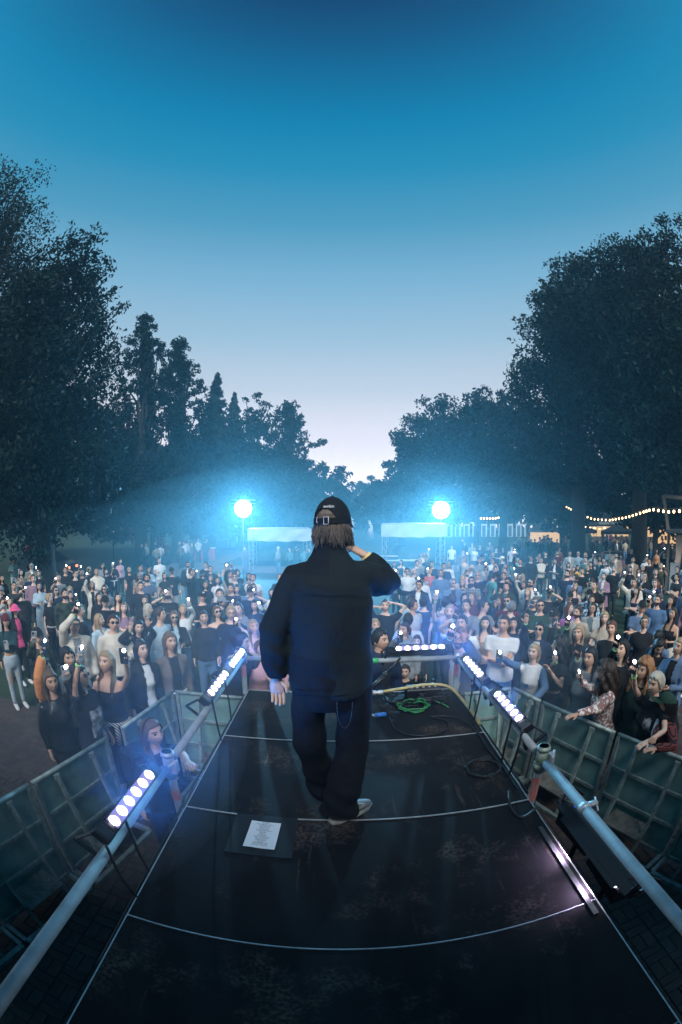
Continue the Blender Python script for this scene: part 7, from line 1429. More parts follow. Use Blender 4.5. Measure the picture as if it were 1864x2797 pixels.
LEAF_TREES = [
 ('tall loose-limbed tree at the left picture edge', -20.28, 14.64, 0.184, 26000, [(-21.53, 14.26, 24.3, 1.78), (-20.3, 15.62, 21.38, 2.29), (-21.57, 12.25, 21.21, 3.88), (-18.05, 16.45, 19.16, 1.56), (-20.94, 13.71, 17.17, 4.19), (-19.3, 15.52, 23.7, 0.5), (-19.73, 16.44, 15.38, 3.32), (-19.24, 15.22, 11.6, 4.04)]),
 ('broad dense oak dominating the left side', -13.02, 15.12, 0.178, 62000, [(-13.66, 13.38, 17.32, 0.78), (-13.83, 15.58, 18.83, 0.76), (-13.14, 15.91, 18.53, 0.6), (-13.19, 14.24, 15.76, 1.8), (-14.24, 14.03, 14.19, 2.22), (-12.33, 15.59, 15.34, 1.4), (-11.73, 16.65, 14.06, 1.08), (-11.33, 17.32, 14.07, 0.32), (-12.1, 14.68, 11.94, 2.04), (-13.87, 12.79, 11.61, 2.41), (-14.01, 15.39, 9.72, 2.98), (-11.28, 16.32, 10.52, 1.03), (-12.05, 16.75, 8.72, 1.67), (-10.22, 15.79, 10.82, 0.36), (-14.32, 13.77, 6.84, 2.96), (-12.79, 16.06, 6.55, 2.44), (-13.19, 14.16, 4.6, 2.47), (-11.56, 17.62, 6.34, 1.46), (-12.21, 17.04, 4.57, 1.85)]),
 ('low leafy tree filling the gap under the left oak', -15.72, 30.2, 0.281, 16000, [(-17.77, 30.26, 10.37, 2.1), (-17.04, 30.66, 7.1, 2.76), (-14.14, 29.74, 5.53, 2.91), (-17.24, 28.14, 4.39, 2.58), (-12.69, 32.41, 5.08, 2.39)]),
 ('hazy rounded tree behind the spruces on the left', -15.42, 49.39, 0.389, 14000, [(-16.26, 48.73, 8.92, 4.04), (-13.85, 50.23, 6.79, 4.09), (-18.88, 48.12, 7.59, 4.57), (-11.25, 51.02, 6.37, 3.07)]),
 ('rounded deciduous tree between the spire-topped conifers', -9.26, 44.34, 0.324, 18000, [(-9.24, 44.42, 15.8, 1.66), (-7.74, 44.38, 13.88, 1.9), (-10.4, 44.55, 13.18, 2.01), (-9.03, 44.26, 10.28, 3.35), (-11.2, 43.54, 6.73, 3.53), (-7.54, 45.14, 7.2, 3.14)]),
 ('low rounded tree left of the sky gap', -3.8, 62.53, 0.41, 14000, [(-4.4, 62.14, 9.91, 2.21), (-1.73, 62.56, 9.67, 2.22), (0.32, 62.71, 8.82, 1.35), (-7.14, 62.66, 7.26, 4.33), (-2.26, 62.54, 5.89, 3.68)]),
 ('small far tree at the foot of the sky gap', 6.6, 109.97, 0.648, 6000, [(7.42, 110.45, 11.54, 3.48), (5.04, 110.66, 9.45, 3.04), (10.19, 109.49, 8.45, 4.09), (2.63, 109.4, 6.28, 3.21)]),
 ('tree with a low arching branch right of the sky gap', 7.66, 53.1, 0.367, 11000, [(6.19, 53.22, 9.94, 0.84), (7.02, 52.7, 10.67, 1.15), (8.26, 53.73, 11.3, 1.4), (9.01, 52.2, 8.7, 2.29), (6.4, 53.71, 6.49, 2.65), (8.18, 53.05, 5.54, 2.63)]),
 ('round-topped tree behind the right floodlight', 10.72, 44.67, 0.324, 24000, [(8.0, 44.63, 12.72, 1.99), (10.59, 45.9, 14.75, 2.18), (12.48, 43.34, 14.63, 2.27), (9.95, 45.41, 11.29, 3.69), (13.07, 43.06, 11.38, 3.58), (7.56, 44.76, 10.53, 1.35), (12.02, 45.64, 8.1, 4.18), (8.84, 44.43, 6.77, 2.67)]),
 ('upright tree between the floodlight and the big oaks', 14.81, 36.86, 0.302, 20000, [(13.82, 37.44, 14.55, 1.46), (15.12, 36.7, 14.27, 1.61), (13.37, 36.78, 11.35, 3.12), (16.29, 37.49, 10.93, 3.25), (13.44, 36.41, 7.58, 2.86), (16.44, 36.47, 6.98, 2.75)]),
 ('large spreading oak with a jagged left edge on the right side', 14.93, 23.72, 0.205, 56000, [(12.68, 25.16, 17.15, 0.8), (13.39, 24.39, 16.42, 1.08), (12.05, 25.48, 15.11, 0.66), (12.13, 24.45, 13.12, 1.25), (15.07, 24.48, 19.85, 1.04), (16.78, 23.38, 21.15, 1.65), (14.98, 24.09, 17.29, 2.47), (16.09, 21.91, 16.53, 3.25), (13.2, 24.75, 11.52, 2.28), (14.81, 23.27, 12.04, 3.11), (16.62, 21.79, 12.1, 3.37), (13.89, 25.56, 8.22, 2.6), (16.14, 24.32, 7.42, 2.59)]),
 ('tall dark oak behind the string lights on the right', 16.48, 19.06, 0.194, 38000, [(16.23, 18.86, 19.21, 1.44), (15.37, 19.9, 19.86, 0.88), (18.0, 18.79, 18.96, 2.37), (16.18, 18.95, 14.76, 2.94), (16.52, 18.79, 10.35, 3.05), (15.79, 19.65, 6.82, 2.24)]),
 ('tallest dark tree at the right picture edge', 15.45, 13.73, 0.178, 44000, [(16.34, 13.09, 17.94, 1.14), (17.59, 12.15, 18.57, 1.18), (15.72, 14.52, 16.38, 1.47), (15.52, 12.84, 14.66, 2.25), (14.42, 13.6, 11.47, 2.51), (15.61, 13.6, 9.52, 2.95), (14.15, 14.78, 6.98, 2.23), (15.97, 14.76, 6.09, 1.71)]),
 ('dark leafy tree standing behind the left oak', -24.58, 28.83, 0.432, 11000, [(-25.35, 27.52, 11.45, 4.12), (-22.62, 31.08, 10.24, 3.82), (-27.83, 26.52, 8.09, 4.55), (-24.32, 30.28, 6.08, 3.81), (-25.86, 26.81, 4.12, 2.92), (-20.09, 31.49, 5.12, 2.93)]),
 ('understory tree low behind the larches', -19.0, 39.73, 0.454, 10000, [(-19.96, 38.15, 9.4, 3.4), (-17.77, 40.79, 9.28, 3.51), (-19.04, 40.07, 5.48, 3.48), (-22.5, 39.04, 4.36, 3.09), (-15.13, 40.73, 4.01, 2.55)]),
 ('understory tree low between the left floodlight and the spruces', -13.32, 54.46, 0.54, 8000, [(-16.59, 54.65, 4.67, 3.35), (-12.71, 53.33, 4.17, 2.68), (-10.25, 55.63, 4.44, 2.77), (-7.18, 54.71, 4.18, 2.7), (-18.96, 53.93, 3.69, 2.8)]),
 ('understory tree behind the right canopy', 8.38, 59.14, 0.54, 7000, [(3.48, 59.57, 5.01, 2.34), (6.58, 59.59, 5.53, 2.64), (9.63, 59.02, 6.03, 2.93), (12.68, 58.51, 6.28, 2.93)]),
 ('dark tree closing the gap under the round-topped tree', 19.52, 59.1, 0.54, 9000, [(17.34, 59.58, 8.47, 4.26), (21.15, 59.06, 7.42, 3.69), (16.03, 61.04, 6.68, 3.09), (23.74, 56.73, 7.06, 3.32)]),
 ('dark tree filling the gap behind the jagged oak', 20.9, 35.97, 0.454, 11000, [(18.91, 36.64, 7.06, 3.24), (22.05, 36.2, 6.76, 3.33), (17.71, 37.64, 5.01, 2.44), (23.95, 33.62, 6.62, 3.24), (21.15, 36.26, 4.12, 2.26)]),
 ('dark tree filling the gap at the far right', 24.75, 26.38, 0.432, 10000, [(22.73, 28.46, 6.51, 2.86), (25.18, 26.68, 6.47, 3.24), (26.38, 24.57, 5.79, 3.53), (23.44, 27.36, 4.12, 2.12), (25.43, 25.12, 4.09, 2.1)]),
 ('shaggy larch left of its twin on the left side', -14.56, 28.34, 0.184, 19000, [(-16.16, 28.74, 19.42, 0.49), (-15.85, 28.31, 19.37, 0.37), (-15.75, 28.59, 19.58, 0.25), (-15.59, 29.05, 19.56, 0.24), (-14.78, 27.73, 18.63, 0.47), (-15.7, 28.26, 19.11, 0.26), (-15.9, 28.88, 18.91, 0.31), (-15.15, 29.2, 18.75, 0.24), (-15.57, 28.15, 18.73, 0.26), (-14.86, 27.44, 17.68, 0.36), (-15.67, 27.65, 18.12, 0.24), (-15.98, 29.09, 18.89, 0.28), (-14.95, 27.21, 17.51, 0.31), (-15.57, 27.46, 17.8, 0.4), (-15.87, 29.03, 18.52, 0.29), (-16.09, 27.52, 17.21, 0.44), (-14.66, 27.65, 17.48, 0.58), (-14.98, 27.78, 17.52, 0.29), (-16.51, 28.55, 17.65, 0.52), (-14.54, 28.06, 16.9, 0.4), (-15.07, 28.03, 17.32, 0.3), (-14.92, 28.65, 17.2, 0.48), (-14.56, 29.31, 17.06, 0.45), (-14.98, 28.26, 17.21, 0.36), (-14.01, 27.65, 16.57, 0.32), (-15.13, 28.4, 16.96, 0.5), (-14.68, 27.17, 16.59, 0.3), (-14.82, 27.26, 16.23, 0.53), (-14.73, 27.57, 16.41, 0.44), (-16.54, 27.93, 16.84, 0.53), (-13.66, 28.36, 16.32, 0.41), (-16.16, 28.15, 16.68, 0.62), (-14.7, 27.51, 16.4, 0.31), (-14.53, 27.48, 15.78, 0.36), (-14.49, 27.24, 15.66, 0.47), (-15.45, 28.59, 16.63, 0.48), (-14.24, 29.62, 16.84, 0.57), (-13.9, 28.08, 15.81, 0.53), (-14.74, 27.69, 16.15, 0.33), (-14.45, 27.24, 15.51, 0.43), (-16.43, 27.87, 15.68, 0.5), (-15.64, 27.37, 15.63, 0.46), (-15.04, 27.26, 15.65, 0.47), (-14.85, 28.74, 16.05, 0.46), (-15.27, 28.39, 16.15, 0.35), (-15.76, 27.71, 15.6, 0.51), (-13.53, 28.08, 15.11, 0.56), (-14.2, 29.05, 15.83, 0.6), (-14.57, 28.64, 15.87, 0.32), (-16.32, 27.34, 15.17, 0.39), (-14.72, 27.5, 15.4, 0.35), (-15.05, 29.4, 15.73, 0.36), (-16.45, 28.46, 15.39, 0.39), (-15.88, 28.3, 15.22, 0.48), (-16.1, 29.02, 15.64, 0.34), (-15.42, 28.26, 15.35, 0.39), (-14.88, 27.91, 15.23, 0.36), (-13.19, 28.14, 14.51, 0.39), (-14.68, 28.73, 14.86, 0.34), (-16.52, 27.46, 14.82, 0.57), (-15.94, 27.57, 14.58, 0.55), (-15.34, 29.42, 15.51, 0.68), (-15.26, 29.05, 15.31, 0.39), (-14.42, 27.53, 14.4, 0.54), (-15.69, 28.94, 14.81, 0.46), (-13.91, 27.48, 14.35, 0.43), (-13.37, 29.47, 14.4, 0.45), (-13.45, 28.55, 14.43, 0.65), (-15.11, 28.83, 14.86, 0.39), (-15.68, 29.13, 14.67, 0.37), (-13.51, 29.09, 14.37, 0.63), (-13.4, 29.75, 14.27, 0.42), (-13.03, 28.05, 13.55, 0.56), (-15.02, 28.71, 14.43, 0.47), (-14.5, 27.5, 13.99, 0.39), (-14.11, 28.6, 13.81, 0.43), (-16.06, 27.22, 13.38, 0.45), (-14.35, 27.45, 13.62, 0.63), (-13.55, 29.65, 14.16, 0.44), (-14.96, 27.18, 13.21, 0.6), (-14.59, 27.83, 13.74, 0.4), (-15.38, 26.92, 12.91, 0.63), (-13.21, 29.57, 13.54, 0.67), (-13.83, 28.33, 13.3, 0.69), (-15.25, 26.88, 12.87, 0.39), (-15.46, 26.72, 12.73, 0.43), (-14.42, 27.81, 13.35, 0.41), (-14.32, 28.63, 12.93, 0.51), (-14.83, 27.03, 12.75, 0.65), (-13.79, 27.61, 12.54, 0.65), (-16.39, 27.95, 12.94, 0.43), (-16.62, 27.42, 12.99, 0.67), (-14.29, 27.65, 12.92, 0.42), (-13.11, 28.69, 12.56, 0.59), (-13.12, 28.2, 12.44, 0.57), (-15.6, 27.32, 12.57, 0.48), (-12.91, 28.98, 12.49, 0.69), (-14.58, 27.72, 12.62, 0.64), (-14.32, 27.8, 12.6, 0.44), (-16.4, 26.71, 11.72, 0.43), (-16.06, 27.13, 11.75, 0.42), (-15.84, 27.96, 11.96, 0.55), (-16.8, 28.32, 12.46, 0.5), (-13.76, 29.29, 12.54, 0.71), (-14.65, 28.31, 12.38, 0.46), (-11.99, 28.38, 11.27, 0.5), (-15.37, 27.21, 11.59, 0.44), (-14.1, 29.08, 12.2, 0.43), (-12.33, 29.28, 11.79, 0.61), (-15.26, 29.07, 12.23, 0.45), (-15.01, 29.37, 12.29, 0.49), (-12.16, 29.07, 11.02, 0.46), (-15.75, 27.48, 11.2, 0.74), (-14.18, 28.14, 11.34, 0.64), (-15.92, 28.24, 11.46, 0.54), (-15.31, 27.0, 11.31, 0.51), (-14.27, 28.04, 11.49, 0.48), (-15.24, 29.16, 11.27, 0.67), (-12.29, 29.22, 10.94, 0.54), (-15.95, 29.04, 11.37, 0.75), (-12.55, 29.17, 11.01, 0.55), (-14.72, 29.32, 11.3, 0.65), (-14.6, 28.38, 11.2, 0.5), (-16.37, 26.37, 10.25, 0.47), (-14.39, 28.79, 10.97, 0.49), (-13.57, 28.21, 10.63, 0.7), (-15.03, 29.38, 10.81, 0.52), (-14.75, 28.94, 10.73, 0.49), (-14.49, 28.61, 10.83, 0.51), (-16.66, 28.5, 10.14, 0.81), (-12.89, 29.41, 10.28, 0.51), (-14.94, 29.56, 10.38, 0.59), (-12.67, 29.95, 10.41, 0.78), (-16.46, 26.54, 9.86, 0.74), (-14.24, 28.1, 10.29, 0.52), (-12.61, 30.31, 9.71, 0.74), (-13.08, 28.15, 9.77, 0.61), (-16.84, 28.56, 9.75, 0.72), (-15.24, 26.88, 9.68, 0.77), (-13.07, 29.86, 9.85, 0.67), (-14.55, 28.82, 10.04, 0.55), (-14.62, 28.21, 9.46, 0.6), (-15.89, 28.06, 9.53, 0.71), (-15.0, 28.49, 9.42, 0.52), (-15.09, 27.83, 9.46, 0.53), (-15.49, 27.41, 9.04, 0.61), (-14.0, 27.57, 9.34, 0.54), (-13.97, 29.2, 9.18, 0.52), (-14.69, 29.46, 9.2, 0.74), (-14.64, 28.12, 8.87, 0.74), (-16.3, 28.53, 8.97, 0.68), (-15.83, 27.53, 8.81, 0.69), (-14.1, 28.07, 9.01, 0.56), (-12.24, 30.35, 8.57, 0.75), (-17.5, 28.01, 8.55, 0.71), (-11.84, 28.67, 8.38, 0.75), (-12.51, 30.42, 8.61, 0.77), (-12.21, 29.11, 8.4, 0.74), (-14.67, 29.18, 8.78, 0.6), (-13.61, 28.41, 7.89, 0.81), (-12.04, 30.91, 8.0, 0.62), (-15.65, 27.46, 8.01, 0.71), (-12.57, 28.66, 8.1, 0.74), (-12.66, 28.22, 7.95, 0.68), (-14.07, 27.76, 8.09, 0.58), (-12.57, 28.36, 7.63, 0.84), (-12.77, 30.18, 7.55, 0.66), (-11.39, 28.67, 7.1, 0.58), (-12.31, 28.54, 7.27, 0.74), (-12.89, 28.61, 7.53, 0.83), (-13.9, 27.87, 7.66, 0.6), (-15.38, 28.81, 7.08, 0.72), (-15.79, 26.46, 6.88, 0.59), (-11.91, 30.17, 6.81, 0.62), (-13.57, 28.58, 7.18, 0.6), (-15.2, 27.19, 7.07, 0.79), (-14.16, 27.97, 7.22, 0.62), (-16.31, 27.6, 6.52, 0.6), (-13.26, 28.46, 6.58, 0.83), (-16.05, 27.38, 6.57, 0.75), (-15.63, 27.62, 6.5, 0.66), (-13.18, 29.25, 6.53, 0.84), (-14.46, 29.09, 6.88, 0.66), (-16.06, 27.1, 14.77, 0.26), (-16.69, 27.61, 13.82, 0.3)]),
 ('shaggy larch right of its twin, with drooping arms', -12.83, 31.49, 0.194, 17000, [(-12.8, 30.63, 17.51, 0.23), (-13.87, 31.54, 18.08, 0.49), (-13.54, 31.54, 18.33, 0.26), (-13.59, 31.11, 17.69, 0.45), (-13.07, 30.65, 17.7, 0.38), (-13.72, 31.88, 18.18, 0.27), (-13.32, 32.08, 17.5, 0.59), (-13.33, 31.31, 17.54, 0.34), (-13.49, 31.22, 17.57, 0.28), (-13.82, 30.37, 16.8, 0.36), (-13.04, 30.11, 16.46, 0.42), (-13.21, 30.99, 17.12, 0.29), (-13.89, 31.26, 17.1, 0.38), (-13.53, 30.06, 16.32, 0.6), (-13.55, 31.95, 17.2, 0.31), (-13.63, 30.45, 15.95, 0.54), (-12.53, 30.91, 16.02, 0.53), (-12.79, 30.31, 16.17, 0.3), (-14.02, 32.28, 16.31, 0.65), (-14.21, 31.52, 16.12, 0.55), (-13.68, 32.11, 16.49, 0.47), (-12.38, 31.96, 16.2, 0.58), (-13.1, 30.16, 15.52, 0.58), (-13.1, 30.93, 16.1, 0.32), (-13.02, 31.4, 15.61, 0.55), (-12.9, 30.46, 15.65, 0.4), (-13.15, 32.53, 16.37, 0.64), (-13.62, 30.81, 15.42, 0.4), (-11.78, 31.01, 15.34, 0.46), (-13.51, 32.03, 16.19, 0.35), (-12.44, 30.67, 15.1, 0.41), (-14.35, 31.95, 15.71, 0.66), (-12.83, 31.36, 15.65, 0.6), (-12.61, 31.71, 15.27, 0.38), (-12.42, 31.25, 15.53, 0.53), (-13.22, 31.28, 15.55, 0.35), (-13.57, 30.35, 14.56, 0.35), (-12.64, 30.36, 14.58, 0.39), (-14.28, 31.82, 15.09, 0.48), (-12.32, 31.0, 15.11, 0.44), (-14.31, 31.58, 15.11, 0.36), (-12.78, 30.75, 14.97, 0.36), (-14.96, 31.78, 14.78, 0.35), (-14.2, 31.93, 14.8, 0.4), (-14.28, 31.53, 14.72, 0.48), (-14.69, 31.36, 14.49, 0.39), (-14.55, 30.94, 14.68, 0.55), (-13.28, 31.9, 15.03, 0.39), (-13.9, 30.03, 14.0, 0.35), (-13.21, 31.27, 14.23, 0.6), (-12.07, 32.62, 14.41, 0.66), (-12.17, 30.98, 14.14, 0.42), (-12.96, 32.53, 14.79, 0.4), (-13.46, 32.23, 14.78, 0.4), (-11.73, 31.68, 14.05, 0.56), (-13.28, 30.95, 13.87, 0.41), (-11.48, 31.88, 13.98, 0.57), (-13.23, 31.02, 14.15, 0.55), (-14.74, 31.95, 14.43, 0.39), (-13.03, 31.11, 14.02, 0.4), (-13.92, 29.77, 13.03, 0.53), (-10.97, 31.15, 13.0, 0.7), (-14.16, 31.49, 13.69, 0.47), (-13.14, 32.64, 13.92, 0.68), (-12.29, 31.69, 13.71, 0.52), (-13.02, 31.39, 13.72, 0.42), (-14.84, 30.73, 13.23, 0.53), (-14.63, 31.35, 13.09, 0.48), (-14.16, 30.18, 13.0, 0.46), (-14.12, 31.22, 13.17, 0.55), (-13.73, 31.25, 13.13, 0.46), (-13.02, 31.73, 13.43, 0.44), (-10.91, 31.39, 12.39, 0.54), (-12.62, 30.72, 12.62, 0.41), (-13.13, 30.97, 12.72, 0.46), (-14.91, 31.69, 12.75, 0.54), (-12.74, 31.13, 12.57, 0.61), (-13.11, 31.62, 13.01, 0.46), (-10.83, 31.74, 12.23, 0.42), (-11.86, 30.85, 12.35, 0.51), (-11.2, 31.0, 12.0, 0.41), (-13.42, 32.06, 12.7, 0.6), (-14.36, 31.55, 12.42, 0.45), (-12.88, 31.14, 12.47, 0.46), (-13.59, 31.64, 11.89, 0.46), (-11.99, 32.27, 12.23, 0.64), (-13.73, 32.15, 12.26, 0.71), (-13.79, 32.28, 12.47, 0.49), (-14.51, 30.5, 11.57, 0.65), (-13.25, 32.58, 12.44, 0.5), (-12.44, 32.83, 12.08, 0.7), (-11.73, 32.14, 11.48, 0.62), (-13.86, 32.05, 11.8, 0.74), (-13.86, 31.02, 11.48, 0.61), (-10.78, 31.93, 11.24, 0.76), (-12.58, 30.93, 11.58, 0.49), (-14.13, 31.91, 11.43, 0.65), (-13.59, 30.28, 10.92, 0.68), (-10.61, 31.21, 10.78, 0.72), (-14.96, 31.34, 11.18, 0.82), (-14.7, 31.38, 11.17, 0.49), (-12.94, 31.4, 11.29, 0.52), (-11.2, 32.96, 10.55, 0.71), (-14.08, 29.76, 10.41, 0.54), (-11.81, 31.26, 10.52, 0.62), (-12.54, 31.06, 10.88, 0.65), (-10.63, 32.09, 10.43, 0.51), (-12.53, 30.75, 10.7, 0.52), (-11.4, 30.93, 10.17, 0.77), (-12.84, 31.06, 10.17, 0.62), (-10.65, 33.3, 10.17, 0.71), (-14.99, 31.8, 10.36, 0.52), (-12.54, 32.24, 10.26, 0.57), (-12.79, 31.45, 10.42, 0.55), (-12.65, 30.92, 9.85, 0.74), (-10.89, 33.37, 9.79, 0.69), (-10.45, 32.42, 9.77, 0.77), (-12.17, 32.34, 9.82, 0.81), (-13.67, 29.89, 9.45, 0.63), (-12.49, 30.88, 9.86, 0.56), (-10.48, 33.2, 9.28, 0.54), (-13.21, 32.1, 9.47, 0.84), (-12.29, 32.68, 9.4, 0.55), (-10.49, 32.6, 9.16, 0.74), (-10.56, 32.13, 9.04, 0.56), (-12.76, 31.72, 9.57, 0.59), (-11.57, 32.86, 9.13, 0.82), (-12.11, 31.28, 9.03, 0.81), (-14.68, 30.76, 8.68, 0.69), (-13.82, 30.48, 8.7, 0.69), (-14.56, 31.44, 8.65, 0.58), (-12.41, 30.39, 8.87, 0.59), (-12.96, 31.91, 8.43, 0.8), (-11.65, 33.1, 8.55, 0.82), (-13.17, 30.1, 8.34, 0.71), (-15.39, 30.57, 8.38, 0.82), (-14.64, 31.07, 8.2, 0.84), (-13.06, 32.31, 8.72, 0.64), (-11.75, 32.12, 7.84, 0.88), (-14.51, 30.11, 7.83, 0.7), (-12.82, 31.25, 8.09, 0.58), (-12.76, 32.7, 7.94, 0.73), (-12.84, 32.53, 8.22, 0.75), (-12.29, 30.76, 8.0, 0.63), (-13.4, 30.19, 7.22, 0.74), (-12.09, 30.73, 7.24, 0.61), (-10.39, 31.18, 7.31, 0.79), (-10.87, 32.08, 7.28, 0.73), (-10.38, 31.47, 7.43, 0.79), (-13.04, 32.35, 7.73, 0.68), (-12.61, 31.98, 6.92, 0.9), (-11.57, 31.02, 6.97, 0.68), (-12.96, 31.53, 7.16, 0.72), (-9.72, 32.14, 6.89, 0.88), (-13.39, 31.24, 7.02, 0.73), (-12.51, 30.89, 7.05, 0.67), (-11.2, 31.25, 14.1, 0.31), (-10.57, 31.52, 11.97, 0.34), (-10.48, 32.04, 10.88, 0.27)]),
 ('feathery larch nearest the sky gap on the left', -6.2, 49.7, 0.259, 11000, [(-6.67, 50.66, 17.3, 0.5), (-6.16, 48.75, 16.73, 0.33), (-6.36, 48.44, 16.84, 0.35), (-6.02, 50.84, 17.09, 0.46), (-5.57, 48.93, 16.39, 0.74), (-6.23, 48.69, 16.5, 0.37), (-6.12, 49.99, 16.54, 0.68), (-5.63, 49.31, 16.03, 0.72), (-6.38, 50.53, 16.55, 0.41), (-7.13, 48.84, 15.31, 0.66), (-6.89, 50.64, 16.34, 0.83), (-6.27, 49.17, 15.76, 0.43), (-5.78, 49.91, 15.04, 0.76), (-5.37, 50.75, 15.52, 0.82), (-6.49, 50.03, 15.09, 0.85), (-7.44, 50.47, 15.69, 0.52), (-5.21, 50.23, 15.35, 0.72), (-6.23, 48.52, 15.15, 0.45), (-6.39, 50.51, 15.14, 0.62), (-6.08, 49.85, 14.81, 0.89), (-5.73, 49.21, 14.38, 0.85), (-4.85, 49.02, 14.4, 0.5), (-5.37, 50.56, 14.58, 0.9), (-6.29, 49.8, 14.98, 0.49), (-5.74, 50.73, 14.72, 0.89), (-6.14, 50.28, 14.63, 0.5), (-5.3, 50.83, 14.11, 0.51), (-5.37, 49.87, 14.35, 0.53), (-6.97, 49.99, 14.18, 0.9), (-6.48, 49.85, 14.51, 0.52), (-5.82, 49.08, 14.02, 0.84), (-6.98, 50.62, 13.73, 1.0), (-6.19, 49.16, 13.41, 0.63), (-7.79, 50.07, 13.73, 0.51), (-7.45, 50.55, 14.01, 0.81), (-6.44, 49.95, 14.02, 0.55), (-7.79, 48.52, 12.7, 0.66), (-4.64, 50.57, 13.01, 0.71), (-6.46, 49.99, 13.39, 0.84), (-5.82, 48.9, 13.11, 0.81), (-4.54, 48.71, 12.94, 0.71), (-6.2, 49.69, 13.45, 0.58), (-7.13, 48.36, 12.6, 1.01), (-6.29, 50.63, 12.95, 0.56), (-6.59, 49.58, 12.71, 0.56), (-5.79, 49.7, 12.67, 0.58), (-5.72, 49.45, 12.73, 0.88), (-6.35, 49.98, 12.97, 0.62), (-5.46, 50.71, 12.15, 0.6), (-8.02, 48.88, 11.81, 1.04), (-7.25, 49.16, 12.09, 0.87), (-7.03, 49.7, 12.28, 0.74), (-6.73, 49.05, 12.03, 0.72), (-6.31, 49.83, 12.38, 0.65), (-5.01, 49.85, 11.89, 0.89), (-5.15, 49.57, 11.67, 0.72), (-4.89, 50.18, 11.78, 0.71), (-6.53, 49.64, 11.52, 0.66), (-6.9, 48.52, 11.53, 1.0), (-6.4, 50.79, 11.97, 0.7), (-4.47, 49.45, 11.07, 0.8), (-5.48, 49.53, 10.72, 0.86), (-7.52, 49.2, 11.15, 0.9), (-7.87, 50.42, 10.84, 1.08), (-7.92, 50.47, 11.22, 1.07), (-6.18, 49.65, 11.19, 0.72), (-4.62, 49.55, 10.38, 0.74), (-7.13, 48.51, 10.02, 0.8), (-7.13, 50.45, 10.58, 0.9), (-6.57, 48.77, 10.03, 0.74), (-8.75, 49.34, 9.87, 1.11), (-6.01, 49.27, 10.53, 0.75), (-6.5, 49.16, 9.45, 1.16), (-7.65, 49.06, 9.46, 1.12), (-5.25, 48.98, 9.65, 0.84), (-6.91, 48.4, 9.8, 0.73), (-5.74, 49.76, 9.97, 1.12), (-6.46, 50.3, 10.04, 0.81), (-3.92, 50.2, 8.85, 1.22), (-3.87, 49.13, 8.6, 1.02), (-9.05, 49.65, 8.74, 0.84), (-7.18, 48.4, 8.84, 0.99), (-6.66, 49.34, 8.82, 1.05), (-6.35, 50.39, 9.39, 0.85), (-7.83, 50.41, 8.2, 1.05), (-4.49, 49.7, 8.44, 0.89), (-6.08, 50.47, 8.38, 0.89), (-4.44, 49.8, 8.05, 1.19), (-4.25, 49.88, 8.66, 1.1), (-6.1, 49.83, 8.65, 0.88), (-9.23, 50.34, 7.75, 0.99), (-6.09, 50.22, 7.94, 1.08), (-4.44, 49.74, 7.99, 0.86), (-8.63, 49.8, 7.86, 0.88), (-3.21, 50.24, 7.28, 0.88), (-6.14, 49.27, 7.91, 0.92), (-7.5, 50.12, 7.16, 1.06), (-5.29, 50.49, 7.02, 1.07), (-8.26, 49.58, 7.02, 0.94), (-5.94, 50.72, 7.02, 1.08), (-8.74, 48.06, 6.93, 1.03), (-6.15, 49.62, 7.22, 0.97), (-4.25, 50.14, 6.27, 1.32), (-5.29, 49.34, 6.32, 1.09), (-6.11, 48.83, 6.21, 1.11), (-4.88, 50.22, 6.29, 1.05), (-5.91, 49.49, 6.23, 0.95), (-6.13, 49.06, 6.45, 1.0), (-3.48, 48.78, 11.83, 0.39), (-2.75, 51.05, 12.48, 0.3), (-2.07, 49.6, 12.49, 0.25)]),
]
CONIFERS = [
 ('spruce', 'sharp spruce spire beside the larches', -12.57, 40.08, 18.24, 3.42),
 ('spruce', 'thin spruce spire behind the rounded deciduous tree', -12.76, 48.34, 18.4, 3.0),
]

# ================================================================ trees
M_bark = mat('bark', (.035,.030,.026), .9, var=.4, scale=6, bump=.8, bscale=14)
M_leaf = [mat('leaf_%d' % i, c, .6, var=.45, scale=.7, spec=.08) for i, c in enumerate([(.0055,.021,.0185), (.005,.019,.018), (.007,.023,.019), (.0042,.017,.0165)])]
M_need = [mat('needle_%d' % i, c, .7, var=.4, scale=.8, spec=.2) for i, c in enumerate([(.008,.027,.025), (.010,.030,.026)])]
def fast_mesh(name, V_, quads, m):
    me = bpy.data.meshes.new(name); n = len(quads); me.vertices.add(len(V_)); me.vertices.foreach_set('co', V_.astype(np.float32).ravel())
    me.loops.add(n*4); me.loops.foreach_set('vertex_index', quads.astype(np.int32).ravel()); me.polygons.add(n)
    me.polygons.foreach_set('loop_start', np.arange(0, n*4, 4, dtype=np.int32)); me.polygons.foreach_set('loop_total', np.full(n, 4, dtype=np.int32)); me.update(calc_edges=True); me.materials.append(m); return me
def leaf_cards(C_, size, rs, stretch=1.5, droop=None):
    n = len(C_); a = rs.normal(size=(n,3)); a /= np.linalg.norm(a, axis=1)[:,None]
    b = rs.normal(size=(n,3)); b -= a*(a*b).sum(1)[:,None]; b /= np.linalg.norm(b, axis=1)[:,None]
    if droop is not None: a = droop+rs.normal(size=(n,3))*.25; a /= np.linalg.norm(a, axis=1)[:,None]; b -= a*(a*b).sum(1)[:,None]; b /= np.linalg.norm(b, axis=1)[:,None]
    s = size*rs.uniform(.55,1.25,n)[:,None]; a = a*s*.5*stretch; b = b*s*.36
    nn = np.cross(a, b); nn /= (np.linalg.norm(nn, axis=1)[:,None]+1e-9); nn *= s*.10
    V_ = np.stack([C_-a, C_+b*1.0+nn, C_+a, C_-b+nn], 1).reshape(-1,3); Q = np.arange(n*4).reshape(n,4); return V_, Q
